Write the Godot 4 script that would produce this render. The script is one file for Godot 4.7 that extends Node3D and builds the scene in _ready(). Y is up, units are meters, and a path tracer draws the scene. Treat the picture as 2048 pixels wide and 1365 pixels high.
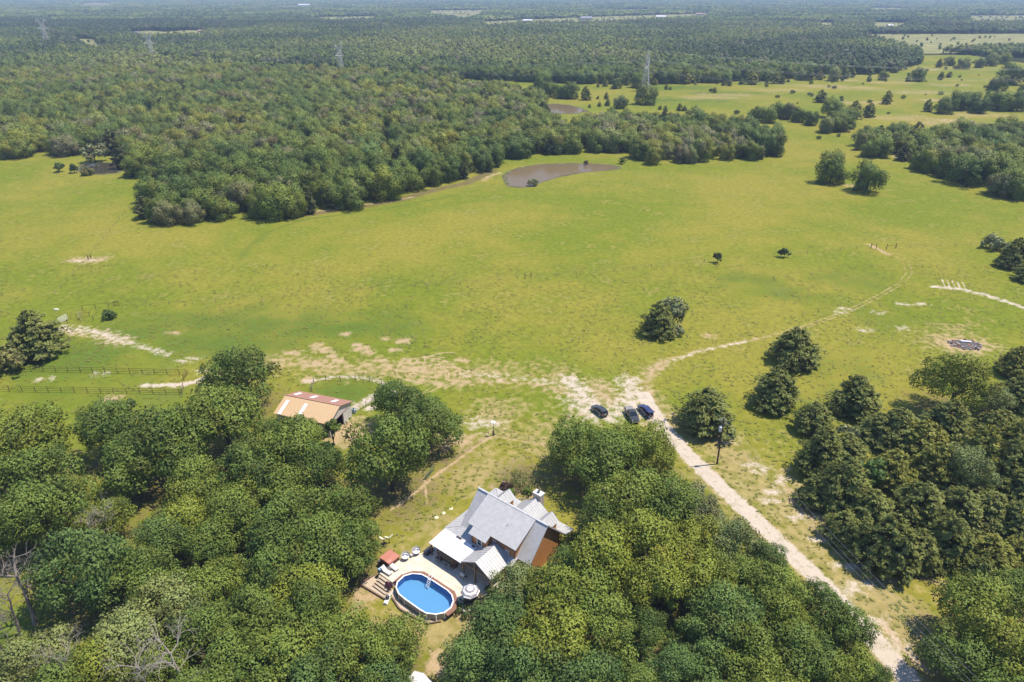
extends Node3D
# A farmhouse with a pool among oaks and pastures, seen from the air. Metres, y up, -z away from the viewer.

const SUN_ENERGY := 1.35
const HOUSE := Vector3(0, 0, -81.1)
const YAW := -0.679          # the house and pool are turned by this
var taken := {}
var rng := RandomNumberGenerator.new()
var frame := Transform3D(Basis(Vector3.UP, YAW), HOUSE)

# ------------------------------------------------------------------ helpers
class Shape:
	var v := PackedVector3Array()
	var n := PackedVector3Array()
	var c := PackedColorArray()
	var uv := PackedVector2Array()
	var ink := Color.WHITE
	var at := Transform3D()
	func tri(a: Vector3, b: Vector3, d: Vector3, face: Vector3) -> void:
		var g := (d - a).cross(b - a)
		if g.length_squared() < 1e-14:
			return
		if g.dot(face) < 0:
			var k := b
			b = d
			d = k
			g = -g
		g = g.normalized()
		v.append(at * a); v.append(at * b); v.append(at * d)
		var w := (at.basis * g).normalized()
		for i in 3:
			n.append(w); c.append(ink); uv.append(Vector2.ZERO)
	func quad(a: Vector3, b: Vector3, d: Vector3, e: Vector3, face: Vector3) -> void:
		tri(a, b, d, face)
		tri(a, d, e, face)
	func box(o: Vector3, s: Vector3, turn := Basis()) -> void:   # o the centre, s the full size
		for k in 3:
			for sg in [-1.0, 1.0]:
				var ax := Vector3.ZERO
				ax[k] = sg * s[k] / 2
				var p := Vector3.ZERO
				p[(k + 1) % 3] = s[(k + 1) % 3] / 2
				var q := Vector3.ZERO
				q[(k + 2) % 3] = s[(k + 2) % 3] / 2
				quad(o + turn * (ax - p - q), o + turn * (ax + p - q), o + turn * (ax + p + q), o + turn * (ax - p + q), turn * ax)
	func bar(a: Vector3, b: Vector3, w: float, h: float) -> void:  # a beam between two points
		var z := (b - a).normalized()
		var x := z.cross(Vector3.UP)
		x = Vector3.RIGHT if x.length() < 0.01 else x.normalized()
		box((a + b) / 2, Vector3(w, h, (b - a).length()), Basis(x, z.cross(x).normalized() * -1.0, z))
	func tube(a: Vector3, b: Vector3, ra: float, rb: float, k := 6, caps := true) -> void:
		var z := (b - a).normalized()
		var x := z.cross(Vector3.UP if absf(z.y) < 0.9 else Vector3.RIGHT).normalized()
		var y := z.cross(x)
		for i in k:
			var p := x * cos(TAU * i / k) + y * sin(TAU * i / k)
			var q := x * cos(TAU * (i + 1) / k) + y * sin(TAU * (i + 1) / k)
			quad(a + p * ra, a + q * ra, b + q * rb, b + p * rb, p + q)
			if caps:
				tri(a, a + p * ra, a + q * ra, -z)
				tri(b, b + p * rb, b + q * rb, z)
	func poly(points: PackedVector2Array, y: float, up := 1.0) -> void:   # a flat sheet in x and z
		var t := Geometry2D.triangulate_polygon(points)
		for i in range(0, t.size(), 3):
			var q := [points[t[i]], points[t[i + 1]], points[t[i + 2]]]
			tri(Vector3(q[0].x, y, q[0].y), Vector3(q[1].x, y, q[1].y), Vector3(q[2].x, y, q[2].y), Vector3(0, up, 0))
	func slab(points: PackedVector2Array, y0: float, y1: float) -> void:   # a sheet with thickness
		poly(points, y1)
		poly(points, y0, -1.0)
		var turn := -1.0 if Geometry2D.is_polygon_clockwise(points) else 1.0
		for i in points.size():
			var a := points[i]
			var b := points[(i + 1) % points.size()]
			var d := (b - a) * turn
			quad(Vector3(a.x, y0, a.y), Vector3(b.x, y0, b.y), Vector3(b.x, y1, b.y), Vector3(a.x, y1, a.y), Vector3(d.y, 0, -d.x))
	func extrude(points: Array, x0: float, x1: float) -> void:   # a profile of (z, y) run along x
		var flat := PackedVector2Array(points)
		var t := Geometry2D.triangulate_polygon(flat)
		for i in range(0, t.size(), 3):
			for s in [[x0, -1.0], [x1, 1.0]]:
				tri(Vector3(s[0], flat[t[i]].y, flat[t[i]].x), Vector3(s[0], flat[t[i + 1]].y, flat[t[i + 1]].x), Vector3(s[0], flat[t[i + 2]].y, flat[t[i + 2]].x), Vector3(s[1], 0, 0))
		var turn := -1.0 if Geometry2D.is_polygon_clockwise(flat) else 1.0
		for i in flat.size():
			var a := flat[i]
			var b := flat[(i + 1) % flat.size()]
			var d := (b - a) * turn
			quad(Vector3(x0, a.y, a.x), Vector3(x1, a.y, a.x), Vector3(x1, b.y, b.x), Vector3(x0, b.y, b.x), Vector3(0, -d.x, d.y))
	func panel(a: Vector3, b: Vector3, d: Vector3, e: Vector3, thick: float, ribs := 0.0, high := 0.035) -> void:  # a sheet of roofing a-b at the top, e-d at the eave, with standing seams
		var up := (b - a).cross(e - a).normalized()
		if up.y < 0:
			up = -up
		var o := up * thick
		quad(a, b, d, e, up)
		quad(a - o, b - o, d - o, e - o, -up)
		var mid := (a + b + d + e) / 4
		for p in [[a, b], [b, d], [d, e], [e, a]]:
			quad(p[0], p[1], p[1] - o, p[0] - o, (p[0] + p[1]) / 2 - mid)
		if ribs > 0:
			var k := maxi(1, int((b - a).length() / ribs))
			var side := (b - a).normalized() * 0.022
			for i in range(0, k + 1):
				var t := clampf(i / float(k), 0.004, 0.996)
				var p := a.lerp(b, t) + up * 0.002
				var q := e.lerp(d, t) + up * 0.002
				var r := up * high
				quad(p - side + r, p + side + r, q + side + r, q - side + r, up)
				quad(p - side, p - side + r, q - side + r, q - side, -side)
				quad(p + side, p + side + r, q + side + r, q + side, side)
	func lathe(profile: Array, k := 12, squash := Vector3.ONE) -> void:   # (radius, y) from below upwards
		for j in profile.size() - 1:
			var p: Vector2 = profile[j]
			var q: Vector2 = profile[j + 1]
			for i in k:
				var a := TAU * i / k
				var b := TAU * (i + 1) / k
				var da := Vector3(cos(a), 0, sin(a))
				var db := Vector3(cos(b), 0, sin(b))
				var face := (da + db) * (q.y - p.y) + Vector3(0, (p.x - q.x) * 2, 0)
				quad((da * p.x + Vector3(0, p.y, 0)) * squash, (db * p.x + Vector3(0, p.y, 0)) * squash, (db * q.x + Vector3(0, q.y, 0)) * squash, (da * q.x + Vector3(0, q.y, 0)) * squash, face)
	func leaf(o: Vector3, plane: Vector3, along: Vector3, s: float, wide: float, shade: Vector3) -> void:   # a folded spray of leaves, two triangles
		var side := plane.cross(along).normalized() * s * wide
		var tip := o + along * s
		var root := o - along * s
		var drop := plane * s * 0.25
		for q in [[side, 1.0], [-side, -1.0]]:
			var w: Vector3 = o + q[0] - drop
			var a := root
			var b := tip
			if (w - a).cross(b - a).dot(shade) < 0:
				a = tip
				b = root
			v.append(a); v.append(b); v.append(w)
			for i in 3:
				n.append(shade); c.append(ink); uv.append(Vector2.ZERO)
	func mesh() -> ArrayMesh:
		var a := []
		a.resize(Mesh.ARRAY_MAX)
		a[Mesh.ARRAY_VERTEX] = v
		a[Mesh.ARRAY_NORMAL] = n
		a[Mesh.ARRAY_COLOR] = c
		a[Mesh.ARRAY_TEX_UV] = uv
		var m := ArrayMesh.new()
		m.add_surface_from_arrays(Mesh.PRIMITIVE_TRIANGLES, a)
		return m

func numbered(called: String) -> String:
	var k: int = taken.get(called, 0)
	taken[called] = k + 1
	return called if k == 0 else "%s_%03d" % [called, k]

func tag(o: Node, label: String, category: String, group := "") -> Node:
	o.set_meta("label", label)
	o.set_meta("category", category)
	if group:
		o.set_meta("group", group)
	return o

func thing(called: String, label: String, category: String, at := Vector3.ZERO, turn := 0.0, group := "") -> Node3D:
	var o := Node3D.new()
	o.name = numbered(called)
	add_child(o)
	o.position = at
	o.rotation.y = turn
	tag(o, label, category, group)
	return o

func by_house(called: String, label: String, category: String, at := Vector3.ZERO, group := "") -> Node3D:   # at in the house's own axes
	return thing(called, label, category, frame * at, YAW, group)

func part(called: String, s: Shape, m: Material, under: Node) -> MeshInstance3D:
	return put(called, s.mesh(), m, under)

func put(called: String, mesh: Mesh, m: Material, under: Node) -> MeshInstance3D:
	var o := MeshInstance3D.new()
	o.name = numbered(called) if under == self else called
	o.mesh = mesh
	o.material_override = m
	under.add_child(o, true)
	return o

func struct(called: String, s: Shape, m: Material) -> MeshInstance3D:
	var o := part(called, s, m, self)
	o.set_meta("kind", "structure")
	return o

func pts(a: Array) -> PackedVector2Array:
	var o := PackedVector2Array()
	for i in range(0, a.size(), 2):
		o.append(Vector2(a[i], a[i + 1]))
	return o

func lin(r: float, g: float, b: float) -> Color:
	return Color(r, g, b).linear_to_srgb()

func mat(r: float, g: float, b: float, rough := 0.9, metal := 0.0) -> StandardMaterial3D:
	var m := StandardMaterial3D.new()
	m.albedo_color = lin(r, g, b)
	m.roughness = rough
	m.metallic = metal
	return m

func noise(freq: float, octaves: int, sd: int) -> FastNoiseLite:
	var f := FastNoiseLite.new()
	f.noise_type = FastNoiseLite.TYPE_SIMPLEX_SMOOTH
	f.frequency = freq
	f.fractal_octaves = octaves
	f.seed = sd
	return f

func worn(m: StandardMaterial3D, freq: float, low: float, scale: Vector3, sd: int, rise := 0.0) -> StandardMaterial3D:   # uneven tone, in the thing's own axes
	var im := noise(freq, 4, sd).get_seamless_image(256, 256)
	var o := Image.create(256, 256, false, Image.FORMAT_RGB8)
	for y in 256:
		for x in 256:
			var g := low + (1.0 - low) * im.get_pixel(x, y).r
			o.set_pixel(x, y, Color(g, g, g))
	var t := ImageTexture.create_from_image(o)
	m.albedo_texture = t
	m.uv1_triplanar = true
	m.uv1_scale = scale
	if rise > 0:
		m.heightmap_enabled = true
		m.heightmap_scale = rise
		m.heightmap_texture = t
	return m

func leafy(r: float, g: float, b: float) -> StandardMaterial3D:
	var m := mat(r, g, b, 0.62)
	m.vertex_color_use_as_albedo = true
	m.backlight_enabled = true
	m.backlight = Color(0.42, 0.42, 0.42)
	m.metallic_specular = 0.35
	return m

func soft(a: float, b: float, x: float) -> float:
	return smoothstep(a, b, x)

func fall(x: float, z: float) -> float:   # the ground steps down beside the patio and pool
	var d := Vector2(x - HOUSE.x, z - HOUSE.z)
	var u := d.x * 0.778 + d.y * 0.628
	var w := -d.x * 0.628 + d.y * 0.778
	if w < 6.0:
		return 0.0
	var inner := soft(-13.2, -12.4, u) * (1.0 - soft(1.6, 3.2, u))
	var near := 1.0 - soft(22.0, 48.0, Vector2(u + 5.0, w - 20.0).length())
	return -1.1 * near * lerpf(soft(11.5, 18.5, w), soft(10.4, 11.8, w), inner)

# ------------------------------------------------------------------ trees
func crown(sd: int, r: float, low: float, high: float, lobes: int, leaves: int, size: float, wide := 0.55, smooth := 0.0) -> ArrayMesh:   # a broadleaf crown: lobes of leaf sprays round a hollow middle
	var g := RandomNumberGenerator.new()
	g.seed = sd
	var s := Shape.new()
	var mid := Vector3(0, (low + high) / 2, 0)
	var tall := (high - low) / 2
	var blobs := [[mid + Vector3(g.randfn() * 0.08 * r, tall * 0.05, g.randfn() * 0.08 * r), r * (0.55 if lobes < 20 else 0.42)]]
	var oval := Vector3(g.randf_range(0.84, 1.14), 1, g.randf_range(0.84, 1.14))
	for i in lobes:
		var a := TAU * (i + g.randf() * 0.8) * 0.381966
		var up := lerpf(-0.92 if low < 0.0 else -0.55, 0.98, (i + 0.5) / lobes) + g.randf_range(-0.12, 0.12)
		var out := sqrt(maxf(0.05, 1.0 - up * up))
		if low < 0.0 and up < 0.0:
			out = maxf(out, 0.82)
		var k := r * (g.randf_range(0.24, 0.42) if lobes < 20 else pow(g.randf(), 1.6) * 0.22 + 0.13)
		var reach := g.randf_range(0.5, 1.0) * (1.0 + 0.16 * sin(a * 2.0 + sd) + 0.1 * sin(a * 3.0 + sd * 2))
		blobs.append([mid + Vector3(cos(a) * out * r * reach, up * tall * (0.72 + 0.3 * (reach - 0.7)), sin(a) * out * r * reach) * oval, k])
	for j in blobs.size():
		var o: Vector3 = blobs[j][0]
		var k: float = blobs[j][1]
		var tone := g.randf_range(0.58, 1.38)
		var warm := g.randf_range(-0.13, 0.17)
		var many := int(leaves * k * k / (r * r * 0.1))
		for i in many:
			var d := Vector3(g.randfn(), g.randfn() * 0.9 + 0.12, g.randfn()).normalized()
			var p := o + d * k * g.randf_range(0.6, 1.3)
			var hidden := false
			for q in blobs.size():
				if q != j and p.distance_to(blobs[q][0]) < blobs[q][1] * 0.72:
					hidden = true
					break
			if hidden:
				continue
			var t := tone * g.randf_range(0.72, 1.3)
			s.ink = Color(t * (1.0 + warm + g.randf_range(-0.07, 0.07)), t, t * (1.0 - warm))
			var plane := (d + Vector3(g.randfn(), g.randfn(), g.randfn()) * 0.55 + Vector3(0, 0.25, 0)).normalized()
			var along := plane.cross(Vector3(g.randfn(), g.randfn(), g.randfn())).normalized()
			var shade := (plane * (0.8 - smooth * 0.5) + d * (0.25 + smooth * 0.3) + (p - mid).normalized() * (0.15 + smooth * 0.45)).normalized()
			s.leaf(p, plane, along, size * g.randf_range(0.65, 1.25), wide, shade)
	return s.mesh()

func trunk(sd: int, r: float, low: float, high: float, thick: float) -> ArrayMesh:
	var g := RandomNumberGenerator.new()
	g.seed = sd
	var s := Shape.new()
	var fork := Vector3(g.randf_range(-0.3, 0.3), low * 0.95, g.randf_range(-0.3, 0.3))
	s.tube(Vector3(0, -0.3, 0), Vector3(0, 0.25, 0), thick * 1.7, thick * 1.15, 8, false)
	s.tube(Vector3(0, 0.25, 0), fork, thick * 1.15, thick * 0.85, 8, false)
	for i in 6:
		var a := TAU * (i + g.randf() * 0.6) / 6
		var p := fork + Vector3(cos(a) * r * 0.3, (high - low) * g.randf_range(0.18, 0.35), sin(a) * r * 0.3)
		var q := fork + Vector3(cos(a + 0.2) * r * 0.72, (high - low) * g.randf_range(0.35, 0.75), sin(a + 0.2) * r * 0.72)
		s.tube(fork, p, thick * 0.6, thick * 0.42, 6, false)
		s.tube(p, q, thick * 0.42, thick * 0.12, 5, false)
		for k in 3:
			var w := p.lerp(q, 0.3 + 0.3 * k)
			s.tube(w, w + Vector3(g.randfn() * 1.0, g.randf_range(0.2, 1.2), g.randfn() * 1.0), thick * 0.2, thick * 0.06, 4, false)
	return s.mesh()

func spire(sd: int, r: float, high: float, boughs: int, sprays: int, size: float) -> ArrayMesh:   # a cedar: pointed, boughs of drooping sprays down to the ground
	var g := RandomNumberGenerator.new()
	g.seed = sd
	var s := Shape.new()
	var leaders := [[Vector3.ZERO, 1.0, 1.0]]
	for i in 4:
		var a := i * 1.7 + g.randf() * 1.2
		leaders.append([Vector3(cos(a), 0, sin(a)) * r * g.randf_range(0.3, 0.55), g.randf_range(0.5, 0.88), g.randf_range(0.45, 0.7)])
	for e in leaders:
		var top: float = high * e[1]
		var wide: float = r * e[2]
		var n := int(boughs * (0.5 if e[2] == 1.0 else 0.26))
		for i in n:
			var t := (i + g.randf()) / n * 0.98
			var y := top * (0.02 + 0.96 * t)
			var a := TAU * i * 0.381966 + g.randf() * 0.9
			var env := wide * pow(1.0 - t, 0.62) * soft(-0.15, 0.18, t) * g.randf_range(0.6, 1.2) + 0.14
			var d := Vector3(cos(a), 0, sin(a))
			var tone := g.randf_range(0.62, 1.32)
			for k in sprays:
				var f := sqrt(g.randf())
				var across := Vector3(-d.z, 0, d.x) * g.randfn() * 0.22 * (0.3 + env * 0.5)
				var p: Vector3 = e[0] + Vector3(0, y + f * env * 0.34 - f * f * env * 0.16 + g.randfn() * 0.14, 0) + d * env * (0.3 + 0.74 * f) + across * f
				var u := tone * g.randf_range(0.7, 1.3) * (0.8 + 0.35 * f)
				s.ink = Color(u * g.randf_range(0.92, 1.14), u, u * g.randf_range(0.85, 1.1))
				var plane := (Vector3(0, 1.0, 0) + d * 0.7 + Vector3(g.randfn(), g.randfn(), g.randfn()) * 0.6).normalized()
				var along := (d + Vector3(g.randfn(), g.randfn() * 0.5 + 0.25, g.randfn()) * 0.5)
				along = (along - plane * along.dot(plane)).normalized()
				s.leaf(p, plane, along, size * g.randf_range(0.7, 1.3), 0.4, (plane * 0.7 + d * 0.4).normalized())
	return s.mesh()

func dome(sd: int, r: float, high: float, k: int, rings: int) -> ArrayMesh:   # the far trees: a lumpy crown of a few dozen faces
	var g := RandomNumberGenerator.new()
	g.seed = sd
	var f := noise(0.55 / r, 3, sd)
	var s := Shape.new()
	var grid := []
	for j in rings + 1:
		var row := []
		for i in k:
			var e := lerpf(-0.35, PI / 2, j / float(rings))
			var a := TAU * (i + 0.5 * (j % 2)) / k
			var d := Vector3(cos(a) * cos(e), sin(e), sin(a) * cos(e))
			var m := 1.0 + 0.55 * f.get_noise_3dv(d * r * 2.2) + g.randf_range(-0.14, 0.14)
			row.append(Vector3(d.x * r * m, high * 0.5 + d.y * high * 0.5 * m, d.z * r * m))
		grid.append(row)
	for j in rings:
		for i in k:
			var t := g.randf_range(0.65, 1.3)
			s.ink = Color(t, t, t)
			var a: Vector3 = grid[j][i]
			var b: Vector3 = grid[j][(i + 1) % k]
			var d: Vector3 = grid[j + 1][(i + 1) % k]
			var e: Vector3 = grid[j + 1][i]
			var o := (a + b + d + e) / 4 - Vector3(0, high * 0.4, 0)
			s.tri(a, b, d, o)
			t *= g.randf_range(0.8, 1.2)
			s.ink = Color(t, t, t)
			s.tri(a, d, e, o)
	return s.mesh()

func snag(sd: int, high: float, thick: float, spread: float, depth: int) -> Array:   # a leafless tree: [trunk, branches]
	var g := RandomNumberGenerator.new()
	g.seed = sd
	var t := Shape.new()
	var b := Shape.new()
	var lean := Vector3(g.randf_range(-0.12, 0.12), 1, g.randf_range(-0.12, 0.12))
	var p := Vector3(0, -0.3, 0)
	var r := thick
	var stack := []
	var steps := 7
	for i in steps:
		var q := p + (lean + Vector3(g.randfn() * 0.12, 0, g.randfn() * 0.12)) * high * 0.72 / steps
		t.tube(p, q, r, r * 0.88, 8, false)
		r *= 0.88
		if i >= 3:
			for k in 2:
				var a := g.randf() * TAU
				stack.append([q, (Vector3(cos(a) * spread, g.randf_range(0.25, 1.0), sin(a) * spread)).normalized(), r * 0.5, high * g.randf_range(0.13, 0.24), depth])
		p = q
	for k in 3:
		var a := TAU * k / 3 + g.randf()
		stack.append([p, Vector3(cos(a) * spread * 0.8, 1.0, sin(a) * spread * 0.8).normalized(), r * 0.8, high * 0.22, depth])
	while stack:
		var w: Array = stack.pop_back()
		var o: Vector3 = w[0]
		var d: Vector3 = w[1]
		var k: float = w[2]
		var mid: Vector3 = o + d * w[3] * 0.5 + Vector3(g.randfn(), g.randfn(), g.randfn()) * w[3] * 0.09
		var tip: Vector3 = mid + (d + Vector3(g.randfn() * 0.3, g.randfn() * 0.2 + 0.12, g.randfn() * 0.3)).normalized() * w[3] * 0.5
		b.tube(o, mid, k, k * 0.8, 5, false)
		b.tube(mid, tip, k * 0.8, k * 0.5, 5, false)
		if w[4] > 0:
			for i in (3 if w[4] > 1 else 2):
				var f: Vector3 = (tip - mid).normalized() + Vector3(g.randfn(), g.randfn() + 0.15, g.randfn()) * 0.55
				stack.append([mid.lerp(tip, g.randf_range(0.2, 1.0)), f.normalized(), k * 0.52, w[3] * g.randf_range(0.5, 0.8), w[4] - 1])
	return [t.mesh(), b.mesh()]

# ------------------------------------------------------------------ the painted ground: strokes of bare earth, gravel and weeds
const BARE := 0      # pinkish brown earth
const CHALK := 1     # pale gravel and caliche
const WEED := 2      # darker lush grass
const DRY := 3       # tan, thin grass
const LITTER := 4    # fallen leaves under trees
var strokes := []

func stroke(kind: int, line: PackedVector2Array, wide: float, force := 1.0, feather := 0.6) -> void:
	strokes.append([kind, line, wide, force, feather])

func blot(kind: int, o: Vector2, r: float, force := 1.0, squash := 1.0) -> void:
	stroke(kind, PackedVector2Array([o - Vector2(r * (squash - 1.0) + 0.01, 0), o + Vector2(r * (squash - 1.0) + 0.01, 0)]), r * 2.0, force, 0.9)

func layer(o: Vector2, w: int, h: int, mpp: float, freq: float, oct: int, sd: int) -> PackedByteArray:
	var f := noise(freq * mpp, oct, sd)
	f.offset = Vector3(o.x / mpp, o.y / mpp, 0)
	var im := f.get_image(w, h, false, false, false)
	im.convert(Image.FORMAT_L8)
	return im.get_data()

func paint(o: Vector2, size: Vector2, w: int) -> ImageTexture:
	var mpp := size.x / w
	var h := int(size.y / mpp)
	var broad := layer(o, w, h, mpp, 0.012, 3, 11)
	var mids := layer(o, w, h, mpp, 0.07, 3, 12)
	var fine := layer(o, w, h, mpp, 0.45, 3, 13)
	var grit := layer(o, w, h, mpp, 1.9, 2, 14)
	var masks := []
	for k in 5:
		var a := PackedFloat32Array()
		a.resize(w * h)
		masks.append(a)
	for k in 5:
		var a: PackedFloat32Array = masks[k]
		for st in strokes:
			if st[0] != k:
				continue
			var line: PackedVector2Array = st[1]
			var half: float = st[2] / 2
			var soft_edge: float = maxf(half * st[4], mpp)
			for i in line.size() - 1:
				var p := (line[i] - o) / mpp
				var q := (line[i + 1] - o) / mpp
				var reach := (half + soft_edge) / mpp
				var x0 := maxi(0, int(minf(p.x, q.x) - reach))
				var x1 := mini(w - 1, int(maxf(p.x, q.x) + reach) + 1)
				var y0 := maxi(0, int(minf(p.y, q.y) - reach))
				var y1 := mini(h - 1, int(maxf(p.y, q.y) + reach) + 1)
				var d := q - p
				var dd := maxf(d.length_squared(), 1e-6)
				for y in range(y0, y1 + 1):
					for x in range(x0, x1 + 1):
						var s := Vector2(x, y) - p
						var t := clampf(s.dot(d) / dd, 0.0, 1.0)
						var m := (s - d * t).length() * mpp
						if m < half + soft_edge:
							var f: float = st[3] * clampf((half + soft_edge - m) / (2.0 * soft_edge), 0.0, 1.0)
							var at := y * w + x
							if f > a[at]:
								a[at] = f
		masks[k] = a
	var bare: PackedFloat32Array = masks[BARE]
	var chalk: PackedFloat32Array = masks[CHALK]
	var weed: PackedFloat32Array = masks[WEED]
	var dry: PackedFloat32Array = masks[DRY]
	var litter: PackedFloat32Array = masks[LITTER]
	var gamma := PackedByteArray()
	gamma.resize(1025)
	for i in 1025:
		gamma[i] = int(255.0 * lin(i / 1024.0, 0, 0).r + 0.5)
	var px := PackedByteArray()
	px.resize(w * h * 3)
	for i in w * h:
		var a := broad[i] / 255.0
		var b := mids[i] / 255.0
		var c := fine[i] / 255.0
		var e := grit[i] / 255.0
		var lush := clampf((a - 0.5) * 2.2 + (b - 0.5) * 1.2 + 0.5, 0.0, 1.0)
		var tone := 0.60 + 0.42 * c + 0.34 * e
		var r := lerpf(0.213, 0.138, lush)
		var g := lerpf(0.200, 0.172, lush)
		var l := lerpf(0.033, 0.018, lush)
		var k := clampf((b + 0.45 * c - 0.90) * 2.6, 0.0, 0.45)      # thin, tan places
		r += (0.27 - r) * k; g += (0.215 - g) * k; l += (0.075 - l) * k
		k = weed[i]
		if k > 0:
			k = clampf(k * 1.25 + (c - 0.5) * 1.1 + (b - 0.5) * 0.8 - 0.25, 0.0, 0.85)
			r += (0.085 - r) * k; g += (0.135 - g) * k; l += (0.022 - l) * k
		k = dry[i]
		if k > 0:
			k = clampf(k * 1.4 + (c - 0.5) * 1.6 + (b - 0.5) * 1.2 - 0.4, 0.0, 0.8)
			r += (0.31 - r) * k; g += (0.245 - g) * k; l += (0.11 - l) * k
		r *= tone; g *= tone; l *= tone
		k = litter[i]
		if k > 0:
			k = clampf(k * 1.5 + (c - 0.5) * 1.2 - 0.25, 0.0, 0.85)
			var q := 0.7 + 0.6 * e
			r += (0.135 * q - r) * k; g += (0.105 * q - g) * k; l += (0.055 * q - l) * k
		k = bare[i]
		if k > 0:
			k = clampf((k - 0.5) * 1.9 + 0.5 + (c - 0.5) * 1.5 + (e - 0.5) * 0.9 + (b - 0.5) * 0.6, 0.0, 0.95)
			var q := 0.80 + 0.26 * e + 0.16 * c
			r += (0.37 * q - r) * k; g += (0.275 * q - g) * k; l += (0.165 * q - l) * k
		k = chalk[i]
		if k > 0:
			k = clampf((k - 0.55) * 1.8 + 0.5 + (c - 0.5) * 1.7 + (e - 0.5) * 1.3, 0.0, 1.0)
			var q := 0.80 + 0.26 * e + 0.12 * c
			r += (0.46 * q - r) * k; g += (0.395 * q - g) * k; l += (0.325 * q - l) * k
		px[i * 3] = gamma[clampi(int(r * 1024.0), 0, 1024)]
		px[i * 3 + 1] = gamma[clampi(int(g * 1024.0), 0, 1024)]
		px[i * 3 + 2] = gamma[clampi(int(l * 1024.0), 0, 1024)]
	return ImageTexture.create_from_image(Image.create_from_data(w, h, false, Image.FORMAT_RGB8, px))

func sheet(called: String, o: Vector2, size: Vector2, y: float, cell: float, w: int) -> void:
	var s := Shape.new()
	var nx := int(size.x / cell)
	var nz := int(size.y / cell)
	for j in nz:
		for i in nx:
			var q := []
			for e in [[0, 0], [1, 0], [1, 1], [0, 1]]:
				var f := Vector2((i + e[0]) / float(nx), (j + e[1]) / float(nz))
				var p := o + size * f
				q.append([Vector3(p.x, y + fall(p.x, p.y), p.y), f])
			for t in [[0, 1, 2], [0, 2, 3]]:
				for k in t:
					s.v.append(q[k][0]); s.n.append(Vector3.UP); s.c.append(Color.WHITE); s.uv.append(q[k][1])
	var m := mat(1, 1, 1, 0.95)
	m.albedo_texture = paint(o, size, w)
	m.metallic_specular = 0.15
	struct(called, s, m)

# ------------------------------------------------------------------ the wood: where trees grow
var clear := []          # open land, as outlines
var far_clear := []
var seen_from := Vector3(0, 78, 0)
var tests := 0

func open_land(p: Vector2, far: bool) -> bool:
	for k in (far_clear if far else clear):
		if k[1].has_point(p) and Geometry2D.is_point_in_polygon(p, k[0]):
			return true
	return false

func opening(list: Array, outline: PackedVector2Array) -> void:
	var r := Rect2(outline[0], Vector2.ZERO)
	for p in outline:
		r = r.expand(p)
	list.append([outline, r])

func in_view(p: Vector2, margin := 14.0) -> bool:
	return absf(p.x) < -p.y * 0.70 + 32.0 + margin and p.y < -44.0

class Flock:   # many alike, kept as one body
	var buf := PackedFloat32Array()
	func add(p: Vector3, turn: float, sx: float, sy: float, c: Color) -> void:
		var a := cos(turn) * sx
		var b := sin(turn) * sx
		buf.append_array(PackedFloat32Array([a, 0, b, p.x, 0, sy, 0, p.y, -b, 0, a, p.z, c.r, c.g, c.b, 1.0]))
	func count() -> int:
		return buf.size() / 16

func flock(called: String, f: Flock, mesh: Mesh, m: Material, under: Node) -> void:
	if f.count() == 0:
		return
	var mm := MultiMesh.new()
	mm.transform_format = MultiMesh.TRANSFORM_3D
	mm.use_colors = true
	mm.mesh = mesh
	mm.instance_count = f.count()
	mm.buffer = f.buf
	var o := MultiMeshInstance3D.new()
	o.name = numbered(called) if under == self else called
	o.multimesh = mm
	o.material_override = m
	under.add_child(o, true)
	o.set_meta("kind", "stuff")

# ------------------------------------------------------------------ the scene
func _ready() -> void:
	rng.seed = 7
	# camera, sky, sun, air, exposure
	var cam := Camera3D.new()
	cam.name = "camera"
	cam.position = Vector3(0, 78, 0)
	cam.rotation_degrees = Vector3(-27.2, 0, 0)
	cam.fov = 53.13
	cam.near = 0.5
	cam.far = 40000.0
	add_child(cam)
	var sky := ProceduralSkyMaterial.new()
	sky.sky_top_color = Color(0.42, 0.55, 0.76)
	sky.sky_horizon_color = Color(0.84, 0.87, 0.90)
	sky.ground_horizon_color = Color(0.62, 0.68, 0.72)
	sky.ground_bottom_color = Color(0.30, 0.33, 0.26)
	sky.sky_curve = 0.12
	sky.sun_angle_max = 12.0
	var env := Environment.new()
	env.background_mode = Environment.BG_SKY
	env.sky = Sky.new()
	env.sky.sky_material = sky
	env.background_energy_multiplier = 0.9
	env.tonemap_mode = Environment.TONE_MAPPER_LINEAR
	env.tonemap_exposure = 1.6
	env.fog_enabled = true
	env.fog_density = 0.00016
	env.fog_light_color = Color(0.70, 0.80, 0.95)
	env.sdfgi_enabled = true
	env.ssao_enabled = true
	env.ssil_enabled = true
	var we := WorldEnvironment.new()
	we.name = "world"
	we.environment = env
	add_child(we)
	var sun := DirectionalLight3D.new()
	sun.name = "sun"
	sun.light_energy = SUN_ENERGY
	sun.light_color = Color(1.0, 0.955, 0.88)
	sun.light_angular_distance = 0.53
	sun.shadow_enabled = true
	sun.look_at_from_position(Vector3.ZERO, Vector3(-4.3, -10.1, 0.75), Vector3.UP)
	add_child(sun)

	mark_the_ground()
	outline_the_woods()
	lay_the_ground()
	plant_trees()
	build_house()
	build_poolside()
	build_barn()
	build_fences()
	build_vehicles()
	build_power_lines()
	build_far_houses()
	scatter_small_things()

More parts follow.
